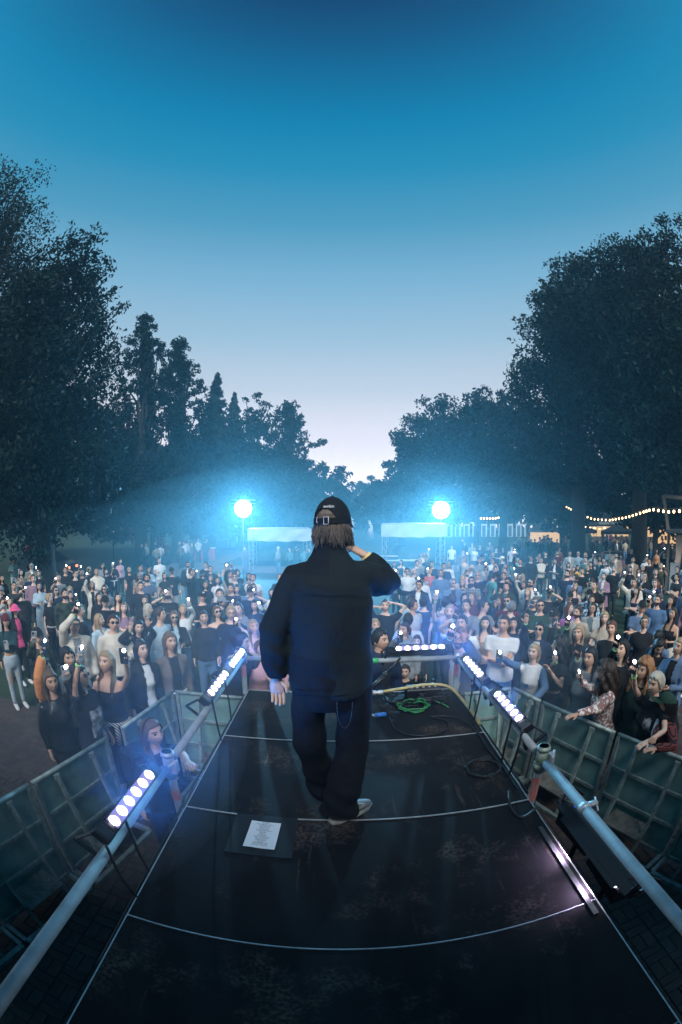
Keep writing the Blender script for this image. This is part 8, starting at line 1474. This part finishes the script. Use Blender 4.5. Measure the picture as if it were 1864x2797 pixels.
def leaf_tree(lab, bx, by, ls, n, lobes, i):
    rs = np.random.RandomState(100+i); L_ = np.array(lobes); ztop = (L_[:,2]+L_[:,3]).max(); zmean = (L_[:,2]*L_[:,3]).sum()/L_[:,3].sum()
    root = empty('tree', (bx, by, 0), 0, lab, 'tree', 'trees round the park'); base = np.array([bx, by, 0])
    # clumps spread over every lobe, more of them toward its skin
    area = L_[:,3]**2; per = np.maximum(5, (area/area.sum()*(n/95))).astype(int); clumps = []
    for (x, y, z, r), k in zip(L_, per):
        d = rs.normal(size=(k,3)); d /= np.linalg.norm(d, axis=1)[:,None]; rad = r*1.12*rs.uniform(.2,1.0,k)**.5
        c = np.array([x,y,z])+d*rad[:,None]*np.array([1,1,1]); cr_ = np.clip(r*rs.uniform(.2,.5,k), ls*1.6, 1.7); clumps.append(np.column_stack([c, cr_]))
    C_ = np.concatenate(clumps); C_ = C_[C_[:,2] > 1.6]
    w = C_[:,3]**2.0; cnt = np.maximum(6, (w/w.sum()*n)).astype(int); pts = []
    for (x,y,z,r), k in zip(C_, cnt):
        d = rs.normal(size=(k,3)); d /= np.linalg.norm(d, axis=1)[:,None]; pts.append(np.array([x,y,z])+d*(r*rs.uniform(0,1,k)**.5)[:,None]*np.array([1,1,.75]))
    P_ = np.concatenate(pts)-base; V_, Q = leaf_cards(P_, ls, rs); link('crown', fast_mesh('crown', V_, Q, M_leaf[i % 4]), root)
    # trunk and limbs
    tb = MB(); h = zmean; r0 = .022*ztop+.08; cen = np.array([(L_[:,0]*L_[:,3]).sum()/L_[:,3].sum()-bx, (L_[:,1]*L_[:,3]).sum()/L_[:,3].sum()-by])
    path = [(0,0,-.2), (.05,.03,h*.18), (cen[0]*.3+.1,cen[1]*.3,h*.45), (cen[0]*.6,cen[1]*.6,h*.75), (cen[0],cen[1],min(h*1.15, ztop-1))]
    tb.tube(path, [r0*1.25, r0*.9, r0*.75, r0*.5, r0*.18], 10); tb.build('trunk', M_bark, root, True)
    pick = rs.choice(len(C_), min(26, len(C_)), replace=False)
    PV = np.array(path)
    lb = MB()
    for q in pick:
        tgt = C_[q,:3]-base; t0 = np.clip((tgt[2]*.62)/h, .3, 1.05); zz = t0*h; st = np.array([np.interp(zz, PV[:,2], PV[:,0]), np.interp(zz, PV[:,2], PV[:,1]), zz]); mid = (st+tgt)/2+np.array([0,0,.12*np.linalg.norm(tgt-st)])+rs.normal(size=3)*.25
        lb.tube([tuple(st), tuple(mid), tuple(tgt)], [r0*.34, r0*.18, .025], 5, cap=False)
    tag(lb.build('limbs', M_bark, root, True), kind='stuff')
for i, (lab, bx, by, ls, n, lob) in enumerate(LEAF_TREES): leaf_tree(lab, bx, by, ls, n, lob, i)
def conifer(kind, lab, x, y, h, hw, i):
    rs = np.random.RandomState(300+i); root = empty('conifer', (x, y, 0), 0, lab, 'tree', 'trees round the park'); dense = kind == 'spruce'
    tb = MB(); tb.tube([(0,0,-.2), (.05,0,h*.4), (.0,.05,h*.8), (0,0,h)], [.02*h+.05, .014*h, .006*h, .02], 9); tb.build('trunk', M_bark, root, True)
    pts = []; dirs = []; bb = MB(); z = h*.12; lv = 0
    while z < h-.15:
        t = (h-z)/h; R = hw*(t**.8)*1.15*rs.uniform(.75,1.15) if dense else hw*(.12+.95*t**.75)*rs.uniform(.45,1.3); nb = rs.randint(5,8) if dense else rs.randint(4,7)
        for q in range(nb):
            a = 2*pi*q/nb+rs.uniform(-.4,.4)+lv*.7; r = R*(rs.uniform(.6,1.15) if dense else rs.uniform(.35,1.35)); dr = (-.28 if dense else rs.uniform(-.15,.35)); k = max(5, int(r*(26 if dense else 18)))
            s = np.linspace(.08,1,k); zz = z+dr*r*s+(.22*r*s**2 if dense else .10*r*np.sin(s*3)); zz = zz+rs.uniform(-.5,.5)*(.5 if dense else .9); c = np.column_stack([np.cos(a)*r*s, np.sin(a)*r*s, np.minimum(zz, h)])
            bb.tube([tuple(c[0]), tuple(c[k//2]), tuple(c[-1])], [.035,.02,.008], 4, cap=False)
            m = 7 if dense else 5
            for _ in range(m):
                j = c+rs.normal(size=c.shape)*np.array([.12,.12,.07])*(.5+r*.12); keep = rs.uniform(size=len(j)) < (.95 if dense else .75); pts.append(j[keep]); dd = np.tile(np.array([np.cos(a)*.5, np.sin(a)*.5, -.45 if dense else -.8]), (keep.sum(),1)); dirs.append(dd)
        z += (.34 if dense else .44)*(.55+.5*t)*h/18; lv += 1
    P_ = np.concatenate(pts); D_ = np.concatenate(dirs)
    if len(P_) > 24000: sel = rs.choice(len(P_), 24000, replace=False); P_, D_ = P_[sel], D_[sel]
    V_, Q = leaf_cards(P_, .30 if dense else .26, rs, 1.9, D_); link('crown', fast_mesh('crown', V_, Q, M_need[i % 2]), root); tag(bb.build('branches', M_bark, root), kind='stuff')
for i, c in enumerate(CONIFERS): conifer(*c, i)
# distant wood closing the horizon
rs = np.random.RandomState(9); pts = []
for k in range(260):
    a = rs.uniform(-1.25, 1.25); d = rs.uniform(85, 125); x, y = d*sin(a), d*cos(a); hh = rs.uniform(5, 9.5)*(1.25 if abs(a) > .25 else .9); n = 70
    v = rs.normal(size=(n,3)); v /= np.linalg.norm(v, axis=1)[:,None]; pts.append(np.array([x,y,hh*.55])+v*np.array([3.6,3.6,hh*.5])*(rs.uniform(0,1,n)**.4)[:,None])
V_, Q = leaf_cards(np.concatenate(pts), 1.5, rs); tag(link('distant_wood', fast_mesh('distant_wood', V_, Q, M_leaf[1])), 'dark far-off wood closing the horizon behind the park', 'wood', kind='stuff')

# ================================================================ park background
M_canvas = mat('white_canvas', (.40,.43,.46), .8, var=.15, scale=2, bump=.4, bscale=3)
M_truss = mat('truss_aluminium', (.45,.46,.47), .45, .8, var=.2)
M_white = mat('white_plastic', (.55,.56,.57), .6, var=.12, scale=3)
M_bluepl = mat('blue_grey_plastic', (.05,.10,.15), .6, var=.2, scale=3)
M_warm = mat('warm_lit_wall', (.7,.55,.38), .7, emit=(1.0,.62,.30), estr=.75)  # wall glows by itself, standing in for lamplight falling on it
M_bulb = mat('warm_bulb', (1,.8,.5), .4, emit=(1.0,.60,.26), estr=9.0)
M_wood = mat('weathered_timber', (.13,.115,.10), .85, var=.4, scale=9, bump=.4, bscale=30)
M_roof = mat('dark_roofing', (.03,.04,.045), .8, var=.3, scale=3)
M_dkfab = mat('dark_tent_fabric', (.012,.018,.026), .8, var=.3, scale=2)
def truss_leg(b, x, y, z0, z1, s=.29, mi=0):
    for dx in (-s/2, s/2):
        for dy in (-s/2, s/2): b.tube([(x+dx,y+dy,z0),(x+dx,y+dy,z1)], .025, 6, mi)
    n = max(2, int((z1-z0)/s))
    for i in range(n):
        za, zb = z0+(z1-z0)*i/n, z0+(z1-z0)*(i+1)/n; f = 1 if i % 2 else -1
        for a, c in (((-f*s/2,-s/2),(f*s/2,-s/2)), ((-f*s/2,s/2),(f*s/2,s/2)), ((-s/2,-f*s/2),(-s/2,f*s/2)), ((s/2,-f*s/2),(s/2,f*s/2))): b.tube([(x+a[0],y+a[1],za),(x+c[0],y+c[1],zb)], .012, 4, mi)
def canopy(cx_, y0, w, dep, ztop, fas, label, rz=0):
    r = empty('truss_canopy', (cx_, y0, 0), rz, label, 'canopy', 'white truss canopies')
    for sx_ in (-1, 1):
        for yy in (0, dep): b = MB(); truss_leg(b, sx_*(w/2-.2), yy+.2, 0, ztop-.1); b.build('truss_leg', M_truss, r)
    n = 26; fb = MB(); vs = []
    for i in range(n+1):
        t = i/n; sag = .05*sin(t*pi)+.02*sin(t*23)
        for k in range(5): q = k/4; vs.append((-w/2+w*t, -.06+.05*sin(t*19+q*6)*(.3+q)-.03*sin(q*pi)*sin(t*9), ztop-fas*q-(sag if k in (3,4) else 0)))
    fb.add(vs, [(i*5+k, i*5+k+1, (i+1)*5+k+1, (i+1)*5+k) for i in range(n) for k in range(4)]); fb.build('fascia', M_canvas, r, True)
    for sx_ in (-1, 1): MB().box((sx_*w/2, dep/2, ztop-fas/2), (.03, dep, fas)).build('side_fascia', M_canvas, r)
    b = MB(); vs = []
    for i in range(9):
        for j in range(7): vs.append((-w/2+w*i/8, dep*j/6, ztop+.02+.06*sin(pi*i/8)*sin(pi*j/6)))
    b.add(vs, [(i*7+j, (i+1)*7+j, (i+1)*7+j+1, i*7+j+1) for i in range(8) for j in range(6)]); b.build('roof', M_canvas, r, True)
    return r
canopy(4.9, 28.4, 4.4, 4.0, 3.08, .84, 'white truss canopy with the sound desk, right of the performer', radians(-8))
canopy(-4.1, 28.3, 4.3, 4.0, 2.75, .78, 'white truss canopy half hidden left of the performer', radians(8))
dk = empty('sound_desk', (4.3, 29.4, 0), radians(-8), 'sound desk with mixers and a laptop under the right canopy', 'desk')
MB().box((0,0,.55), (3.2,.8,.06)).build('table_top', M_white, dk); MB().box((-1.0,0,.72), (1.3,.6,.16), bev=.03).build('mixer', M_house, dk); MB().box((-1.0,-.02,.84), (1.35,.62,.04)).build('mixer_lid', M_white, dk)
MB().box((.7,.05,.82), (.55,.04,.36), rotmat('X', -.2)).build('laptop_screen', M_house, dk); MB().box((.7,-.2,.60), (.55,.36,.03)).build('laptop_base', M_white, dk)
for x in (-1.5,1.5):
    for y in (-.35,.35): MB().box((x,y,.27), (.05,.05,.52)).build('leg', M_truss, dk)
MB().box((-.3,.1,.28), (1.2,.5,.5), bev=.02).build('flight_case', M_house, dk)
# floodlights on their masts
def flood(x, y, z, label, power):
    r = empty('floodlight', (x, y, 0), 0, label, 'floodlight', 'white floodlights facing the stage')
    MB().tube([(0,0,0),(0,0,z+.45)], .04, 8).build('mast', M_truss, r, True)
    MB().tube([(-.9,.0,z+.35),(.9,.0,z+.35)], .03, 6).tube([(-.9,.0,z+.6),(.9,.0,z+.6)], .03, 6).build('cross_truss', M_truss, r, True)
    d = Vector((0-x, 0-y, 3.6-z+2.0)).normalized(); R_ = d.to_track_quat('Z', 'Y').to_matrix()
    MB().lathe([(.36,-.35),(.60,-.12),(.66,.0),(.66,.06)], (0,0,z), 18, R_, cap=False).build('housing', M_house, r, True)
    MB().lathe([(.0,.02),(.4,.018),(.62,.0)], (0,0,z), 20, R_, cap=False).build('lens', mat('flood_lens', (1,1,1), .3, var=.01, emit=(.90,.97,1.0), estr=30.0), r, True)
    ld = bpy.data.lights.new('flood_lamp', 'SPOT'); ld.energy = power; ld.color = (.20,.60,.92); ld.spot_size = radians(110); ld.spot_blend = 1.0; ld.shadow_soft_size = .15
    lo = bpy.data.objects.new('flood_lamp', ld); COL.objects.link(lo); lo.parent = r; lo.location = Vector((0,0,z))+d*.12; lo.rotation_euler = (-d).to_track_quat('Z', 'Y').to_euler()
FLOOD_P = 21000
flood(-7.06, 30.19, 4.17, 'bright floodlight on a mast left of the performer', FLOOD_P)
flood(7.22, 30.15, 4.06, 'bright floodlight over the right canopy', FLOOD_P)
# unseen stage house (roof, drapes, towers) added behind the camera to shade the runway
ms_ = empty('shade_stage', (0,-6,0), 0, 'unseen black draped stage house added to shade the runway', 'stage house')
MB().box((0,-.3,.95), (12.8,8.2,1.3), bev=.02).build('platform', M_house, ms_); MB().box((0,4.0,5.2), (13.4,.8,.6)).build('front_fascia', M_blackcloth, ms_)
MB().box((0,0,5.6), (13.4,8.8,.16)).build('roof', M_dkfab, ms_); MB().box((0,-4.3,3.3), (13.0,.12,4.4)).build('back_drape', M_blackcloth, ms_)
for s in (-1,1):
    MB().box((s*6.5,-.2,3.3), (.12,8.0,4.4)).build('side_drape', M_blackcloth, ms_); b = MB(); truss_leg(b, s*6.2, 4.1, 0, 5.5, .4); b.build('tower', M_truss, ms_)
# portable toilets
toilet = None; NAMES = ['first','second','third','fourth','fifth','sixth','seventh','eighth','ninth','tenth','eleventh','twelfth']
for i in range(12):
    if toilet is None:
        toilet = empty('portable_toilet', (0,0,0)); MB().box((0,0,1.1), (1.05,1.05,2.2), bev=.03).build('cabin', M_white, toilet)
        MB().box((.0,-.54,1.05), (.62,.04,1.95)).build('door', M_bluepl, toilet); MB().box((0,0,2.28), (1.15,1.15,.14), bev=.06).build('roof', M_white, toilet); MB().box((.22,-.57,1.1), (.05,.03,.14)).build('handle', M_steel, toilet)
        o = toilet
    else: o = copy_tree(toilet)
    t = i/11; o.location = (17.0+17.0*t, 78.2-6.0*t, .0); o.rotation_euler = (0,0,radians(-24))
    tag(o, 'white portable toilet with dark door, %s from the left in the row' % NAMES[i], 'toilet', 'row of portable toilets')
# marquees
def marquee(x, y, w, ez, pz, m, label, lit=False, rz=0):
    r = empty('marquee', (x, y, 0), rz, label, 'marquee')
    b = MB(); N_ = 8; vs = []
    for i in range(N_+1):
        for j in range(N_+1):
            a, c = i/N_*2-1, j/N_*2-1; q = max(abs(a), abs(c)); vs.append((a*w/2, c*w/2, ez+(pz-ez)*(1-q)**1.25))
    b.add(vs, [(i*(N_+1)+j, (i+1)*(N_+1)+j, (i+1)*(N_+1)+j+1, i*(N_+1)+j+1) for i in range(N_) for j in range(N_)]); b.build('roof', m, r)
    for s, ax in ((-1,0),(1,0),(-1,1),(1,1)):
        MB().box((s*w/2 if ax == 0 else 0, s*w/2 if ax else 0, ez-.14), (.02 if ax == 0 else w, w if ax == 0 else .02, .28)).build('valance', m, r)
    for sx_ in (-1,1):
        for sy in (-1,1): MB().tube([(sx_*w/2*.97, sy*w/2*.97, 0),(sx_*w/2*.97, sy*w/2*.97, ez)], .03, 6).build('pole', M_truss, r)
    if lit:
        MB().box((0, w/2-.1, ez/2), (w-.1,.05,ez)).build('lit_back_wall', M_warm, r)
        for k in range(3): MB().ball((-w/3+k*w/3, 0, ez-.25), .09).build('lamp', M_bulb, r)
        MB().box((0,-w/2+.5,.5), (w-.5,.5,1.0)).build('counter', M_wood, r)
    return r
marquee(20.9, 39.9, 3.4, 2.3, 3.5, mat('bright_canvas', (.75,.74,.74), .8, var=.1, scale=2), 'white peaked marquee glowing warm inside', True, radians(-28))
marquee(24.3, 38.2, 3.6, 2.2, 3.1, M_dkfab, 'dark peaked marquee right of the white one', False, radians(-30))
marquee(27.6, 35.6, 3.6, 2.1, 2.9, M_dkfab, 'dark low marquee beyond the string lights', False, radians(-36))
# food stalls
def stall(x, y, w, rz, label, sign, lamp=True, signcol=(.6,.62,.6), emit=0):
    r = empty('food_stall', (x, y, 0), rz, label, 'food stall', 'food stalls under the trees')
    MB().box((0,.9,1.15), (w,.08,2.3)).build('back_wall', M_warm if lamp else M_roof, r); MB().box((0,-.3,.55), (w,.5,1.1)).build('counter', M_wood, r)
    for s in (-1,1): MB().box((s*(w/2-.04),.3,1.15), (.08,1.3,2.3)).build('side_wall', M_roof, r)
    MB().box((0,.2,2.42), (w+.5,2.0,.14)).build('roof', M_roof, r); sb = MB().box((0,-.85,2.75), (w,.08,.52)).build('sign_board', M_roof, r)
    text_mesh('lettering', sign, .44, mat('sign_letter_%d' % int(emit*10), signcol, .7, emit=signcol if emit else None, estr=emit), sb, (0,-.90,2.62), (pi/2,0,0))
    for k in range(4): MB().ball((-w/2+.6+k*(w-1.2)/3, -.5, 2.15), .10).build('lamp', M_bulb, r)
    for k in range(5): MB().box((-w/2+.5+k*(w-1)/4, .82, 1.55), (.25,.06,.4)).build('menu_panel', [M_canvas, M_wood][k % 2], r)
stall(33.2, 44.5, 5.4, radians(-37), 'lit food stall with a VEGAN sign board behind the crowd', "VEGAN TACO'S")
stall(38.0, 39.5, 3.6, radians(-44), 'smaller lit food stall right of the VEGAN stall', "FRIES")
stall(29.2, 28.9, 2.6, radians(-46), 'dark kiosk with an orange glowing sign', "MEX ALUS", True, (1.0,.32,.04), 3.0)
# string lights
def strand(pts, n, label, r_=.05):
    P_ = [Vector(p) for p in pts]; seg = [0]
    for a, b in zip(P_[:-1], P_[1:]): seg.append(seg[-1]+(b-a).length)
    def at(t):
        L_ = t*seg[-1]
        for k in range(len(P_)-1):
            if L_ <= seg[k+1]+1e-6: u = (L_-seg[k])/(seg[k+1]-seg[k]); return P_[k].lerp(P_[k+1], u)
        return P_[-1]
    r = empty('string_lights', P_[0], 0, label, 'string lights', 'strings of warm bulbs')
    MB().tube([p-P_[0] for p in P_], .012, 5).build('wire', M_black, r)
    for k in range(n):
        p = at((k+.5)/n)-P_[0]; MB().tube([p, p-Vector((0,0,.07))], .018, 6).build('socket', M_black, r); MB().ball(p-Vector((0,0,.12)), (r_,r_,r_*1.25), 8, 6).build('bulb', M_bulb, r, True)
strand([(14.41,42.63,3.55),(15.9,42.1,3.52),(16.8,41.75,3.7),(17.56,41.43,4.05)], 11, 'bulb string over the portable toilets', .075)
strand([(18.32,41.1,4.05),(19.0,40.8,3.78),(19.61,40.5,3.6)], 4, 'short bulb string above the feather flag', .08)
strand([(21.07,39.76,3.42),(21.98,39.27,3.44),(22.95,38.71,3.58)], 6, 'bulb string above the white marquee', .07)
strand([(20.31,34.46,4.6),(19.23,30.43,3.9),(18.62,27.25,3.46),(17.92,24.06,3.40),(16.46,20.13,3.6),(15.23,17.23,3.85),(14.21,15.46,3.93)], 27, 'long sagging bulb string in front of the big oaks', .052)
strand([(14.0,15.2,3.95),(13.2,13.2,3.8),(12.47,11.56,3.82)], 6, 'bulb string running behind the timber kiosk', .05)
strand([(23.46,38.4,2.9),(23.07,35.09,2.7),(23.31,32.51,2.55)], 8, 'low faint bulb string above the picnic area', .045)
# timber kiosk at the right edge
kr = empty('timber_kiosk', (15.6,13.6,0), radians(-45), 'timber kiosk with a beige hatch panel at the right picture edge', 'kiosk')
MB().beam((-1.35,-.2,2.75), (-1.62,-.2,4.45), .16, .16, up=(0,1,0)).build('post', M_wood, kr); MB().beam((-1.62,-.2,4.4), (1.8,-.2,4.1), .2, .16).build('beam', M_wood, kr); MB().box((.2,.3,2.85), (3.4,2.2,.14)).build('roof', M_roof, kr)
MB().box((.35,-.1,2.05), (2.6,.1,1.25)).build('hatch_panel', mat('beige_panel', (.52,.36,.27), .7, var=.15, scale=3), kr); MB().box((.3,.1,.72), (3.0,.5,1.4)).build('counter_front', mat('pale_grey_board', (.30,.32,.33), .7, var=.2, scale=4), kr)
for x in (-1.35, 1.6): MB().box((x,-.05,1.4), (.14,.14,2.75)).build('upright', M_wood, kr)
# flags, banners, lamp posts
def feather(x, y, z0, z1, m, label, lean=.35, rz=0):
    r = empty('feather_flag', (x, y, 0), rz, label, 'flag'); h = z1-z0
    MB().tube([(0,0,0),(0,0,z0+h*.6),(-.05,0,z1-.2),(-lean,0,z1)], .02, 6).build('pole', M_truss, r, True)
    b = MB(); vs = []
    for i in range(11):
        t = i/10; w = .62*sin(pi*min(.18+.82*t, .92)); z = z0+h*(1-t); xo = -.02-lean*max(0, (1-t)-.75)*2; vs += [(xo, .03*sin(t*6), z), (xo-w*(.5+.5*t if t < .5 else .75+.0*t), .05*sin(t*7+1), z-.05)]
    b.add(vs, [(2*i, 2*i+2, 2*i+3, 2*i+1) for i in range(10)]); b.build('cloth', m, r)
feather(19.5,40.7,1.2,3.7, mat('flag_slate', (.14,.18,.22), .8, var=.5, scale=6), 'slate feather flag left of the white marquee')
feather(-10.8,43.6,.9,3.15, mat('flag_sand', (.50,.32,.25), .8, var=.4, scale=2), 'sand coloured feather flag under the left floodlight')
feather(-16.9,31.7,1.0,2.95, mat('flag_pink', (.42,.09,.12), .8, var=.3, scale=3), 'pink feather flag on the far left lawn')
r = empty('banner', (-14.1,30.9,0), radians(25), 'slanted mauve red banner on the far left lawn', 'banner'); b = MB(); b.add([(-.42,0,1.1),(.35,0,.95),(.35,0,2.6),(-.42,0,2.1),(-.42,.03,1.1),(.35,.03,.95),(.35,.03,2.6),(-.42,.03,2.1)], [(0,1,2,3),(7,6,5,4),(0,4,5,1),(1,5,6,2),(2,6,7,3),(3,7,4,0)]); b.build('cloth', mat('banner_mauve', (.34,.12,.17), .8, var=.25), r); MB().tube([(.37,.015,0),(.37,.015,2.65)], .025, 6).build('pole', M_truss, r)
marquee(-20.1,22.4,1.6,1.45,1.95, mat('red_fabric', (.42,.03,.06), .8, var=.3), 'small red parasol tent far left under the oak', False, .4)
r = empty('red_counter', (-11.2,33.6,0), radians(18), 'red stall counter on the left lawn by the path', 'counter'); MB().box((0,0,.5), (1.7,.5,1.0), bev=.02).build('front', mat('red_board', (.42,.08,.11), .7, var=.2), r); MB().box((0,0,1.02), (1.85,.6,.06)).build('top', M_white, r)
def lamp_post(x, y, h, label, gold=True):
    r = empty('street_lamp', (x, y, 0), 0, label, 'street lamp'); MB().tube([(0,0,0),(0,0,h)], [.07,.045], 8).build('post', M_black, r, True); MB().lathe([(.05,h),(.16,h+.1),(.17,h+.3),(.08,h+.42),(.0,h+.45)], n=10, cap=False).build('lantern', mat('lantern_glow', (1,.9,.7), .4, emit=(1,.82,.5), estr=5.0), r, True)
lamp_post(-15.8,45.3,3.9,'park lamp post left of the left floodlight'); lamp_post(-18.5,30.8,2.2,'short lit lamp on the far left lawn')
# inflatable arch far behind
r = empty('inflatable_arch', (3.1,70,0), 0, 'pale inflatable arch seen behind the performer\'s cap', 'arch'); MB().tube([(-1.55,0,0),(-1.5,0,2.2),(-1.0,0,3.4),(0,0,3.9),(1.0,0,3.4),(1.6,0,2.0),(1.75,0,0)], .55, 14).build('tube', mat('arch_white', (.6,.58,.62), .6, var=.1), r, True); MB().box((0,-.6,3.2), (2.0,.1,.7)).build('title_panel', mat('arch_panel', (.45,.45,.5), .6), r)
# parked car, left under the trees
car = empty('parked_car', (-17.3,19.9,0), radians(12), 'dark car parked under the left trees with lit lamps', 'car'); M_car = mat('dark_car_paint', (.02,.035,.045), .25, var=.2)
cb2 = MB(); prof = [(-2.1,.35),(-2.15,.75),(-1.5,.95),(-.9,1.42),(.7,1.45),(1.5,.98),(2.1,.88),(2.15,.40)]; vs = [(x,-.85,z) for x, z in prof]+[(x,.85,z) for x, z in prof]; n = len(prof)
cb2.add(vs, [tuple(range(n)), tuple(range(2*n-1,n-1,-1))]+[((i+1) % n, i, n+i, n+(i+1) % n) for i in range(n)]); cb2.build('body', M_car, car)
for s in (-1,1):
    cg = MB(); cg.add([(-.8,s*.86,1.0),(.65,s*.86,1.0),(.5,s*.80,1.36),(-.7,s*.80,1.34)], [(0,1,2,3)]); cg.build('side_window', M_sung, car)
    for x in (-1.35,1.35): w = MB().lathe([(.32,-.1),(.32,.1)], (x,s*.80,.32), 16, rotmat('X', pi/2)).build('wheel', M_rub, car); MB().lathe([(.18,-.11),(.18,.11)], (x,s*.80,.32), 12, rotmat('X', pi/2)).build('rim', M_alu, w)
    MB().box((2.13,s*.6,.68), (.06,.3,.14)).build('tail_lamp', mat('car_lamp_red', (.8,.2,.1), .4, emit=(1,.3,.15), estr=2.0), car); MB().box((-2.13,s*.6,.66), (.06,.3,.14)).build('headlight', mat('car_lamp_white', (.9,.9,.85), .3, emit=(1,.9,.8), estr=2.0), car)
# picnic tables
for i, (x, y) in enumerate([(19.5,26.5),(21.6,28.5),(23.8,30.2)]):
    r = empty('picnic_table', (x,y,0), radians(-40+i*9), '%s picnic table on the right lawn' % ('nearest','middle','farthest')[i], 'picnic table', 'picnic tables')
    for k in range(4): MB().box((0,-.3+.2*k,.74), (1.8,.17,.04)).build('plank', M_wood, r)
    for s in (-1,1): MB().box((0,s*.75,.44), (1.8,.26,.04)).build('bench', M_wood, r); MB().beam((s*.7,-.75,.0),(s*.7,.2,.72), .06,.08).beam((s*.7,.75,.0),(s*.7,-.2,.72), .06,.08).build('trestle', M_wood, r)
# small far figures, too small to tell apart: one simple build, many copies
def far_person():
    b = MB(); vs, fs = np_rings([((0,0,.80), X, Y, .15,.11), ((0,0,1.0), X, Y, .16,.12), ((0,0,1.25), X, Y, .19,.12), ((0,0,1.40), X, Y, .18,.11), ((0,0,1.47), X, Y, .08,.07)], 8); b.add(vs, fs, 0)
    for s in (-1,1): b.tube([(s*.19,0,1.38),(s*.25,-.03,1.1),(s*.20,-.16,.95)], [.055,.05,.04], 6, 0)
    for s in (-1,1): b.tube([(s*.08,0,.90),(s*.09,0,.48),(s*.10,0,.02)], [.10,.07,.06], 6, 1)
    b.ball((0,0,1.60), (.085,.10,.125), 8, 6, mi=2); b.ball((0,.02,1.635), (.092,.10,.11), 8, 6, mi=3); b.tube([(0,0,1.44),(0,0,1.55)], .05, 6, 2); return b.mesh('figure', [cloth('black'), cloth('charcoal'), SKINS[0], hairmat('brown')], True)
rf = random.Random(21); TOPS = ['black','charcoal','navy','white','grey','teal','beige','wine','denim','pink','lightgrey','green','taupe','black','charcoal']
FM = far_person(); FV = np.array([tuple(v.co) for v in FM.vertices]); FF = [tuple(p.vertices) for p in FM.polygons]; FI = [p.material_index for p in FM.polygons]
CM = [cloth(c) for c in TOPS[:13]]+[cloth('blue')]+SKINS[:1]+[hairmat('brown'), hairmat('blonde')]; crowd = MB()
def far_group(n, cx_, cy_, rx, ry):
    for i in range(n):
        x, y = cx_+rf.uniform(-rx, rx), cy_+rf.uniform(-ry, ry); a = radians(rf.uniform(-60,60)+(180 if rf.random() < .35 else 0)); s = rf.uniform(.93,1.07); ca, sa = cos(a)*s, sin(a)*s
        pm = {0: rf.randrange(13), 1: rf.choice((0,1,2,13)), 2: 14, 3: rf.choice((15,15,16))}; o = len(crowd.v)
        crowd.v += [(x+ca*p[0]-sa*p[1], y+sa*p[0]+ca*p[1], p[2]*s) for p in FV]; crowd.f += [tuple(k+o for k in f) for f in FF]; crowd.m += [pm[k] for k in FI]
far_group(26, 18.3, 34.5, 3.2, 3.4); far_group(26, 23.5, 29.5, 3.6, 3.2); far_group(10, 31.0, 41.5, 2.4, 2.0); far_group(18, -12.3, 29.5, 2.4, 3.5); far_group(8, 12.0, 31.0, 4.5, 2.0); far_group(7, -4.0, 25.5, 3.0, 1.6)
tag(crowd.build('distant_crowd', CM, None, True), 'small far-off figures by the marquee, the stalls and the paths', 'crowd', kind='stuff')
o = link('person', FM, None, (4.1,31.2,0)); tag(o, 'sound engineer in dark clothes behind the sound desk', 'person')

# ================================================================ stage haze hanging over the whole place
hz = MB().box((0, 0, 13.2), (322, 322, 28.8)).build('haze', [])
mh = bpy.data.materials.new('haze_air'); mh.use_nodes = True; t = mh.node_tree; t.nodes.clear()
ou = t.nodes.new('ShaderNodeOutputMaterial'); pv = t.nodes.new('ShaderNodeVolumePrincipled')
pv.inputs['Color'].default_value = (.42,.80,1.0,1); pv.inputs['Density'].default_value = 0.0024; pv.inputs['Anisotropy'].default_value = .60
t.links.new(pv.outputs[0], ou.inputs['Volume']); hz.data.materials.append(mh); tag(hz, kind='stuff')

# drifting stage smoke, thickest round the light bars
ms = bpy.data.materials.new('stage_smoke'); ms.use_nodes = True; t = ms.node_tree; t.nodes.clear()
ou = t.nodes.new('ShaderNodeOutputMaterial'); pv = t.nodes.new('ShaderNodeVolumePrincipled')
pv.inputs['Color'].default_value = (.85,.88,1.0,1); pv.inputs['Density'].default_value = 0.042; pv.inputs['Anisotropy'].default_value = .3
t.links.new(pv.outputs[0], ou.inputs['Volume'])
for c, r in (((-1.25,1.75,2.45), (.80,1.15,.85)), ((-1.15,3.65,2.50), (.80,1.25,.90)), ((1.35,3.35,2.45), (.75,1.30,.85)), ((.80,4.45,2.60), (.95,.75,.85))):
    o = MB().ball(c, r, 28, 18).build('smoke', ms, None, True); tag(o, kind='stuff')
mf = ms.copy(); mf.name = 'drifting_smoke'
for n_ in mf.node_tree.nodes:
    if n_.type == 'PRINCIPLED_VOLUME': n_.inputs['Density'].default_value = 0.0024; n_.inputs['Anisotropy'].default_value = .58; n_.inputs['Color'].default_value = (.50,.84,1.0,1)
for c, r in (((-6.5,16,1.6), (9.5,10,2.6)), ((-2.5,12,1.8), (5.5,7,2.3)), ((-3.0,17,1.8), (8.5,8,3.6)), ((4.5,17,1.6), (6.5,9,2.4)), ((6.0,18,1.8), (7,7,3.2)), ((0.5,18,2.0), (13,7,4.0))):
    o = MB().ball(c, r, 32, 20).build('smoke', mf, None, True); tag(o, kind='stuff')
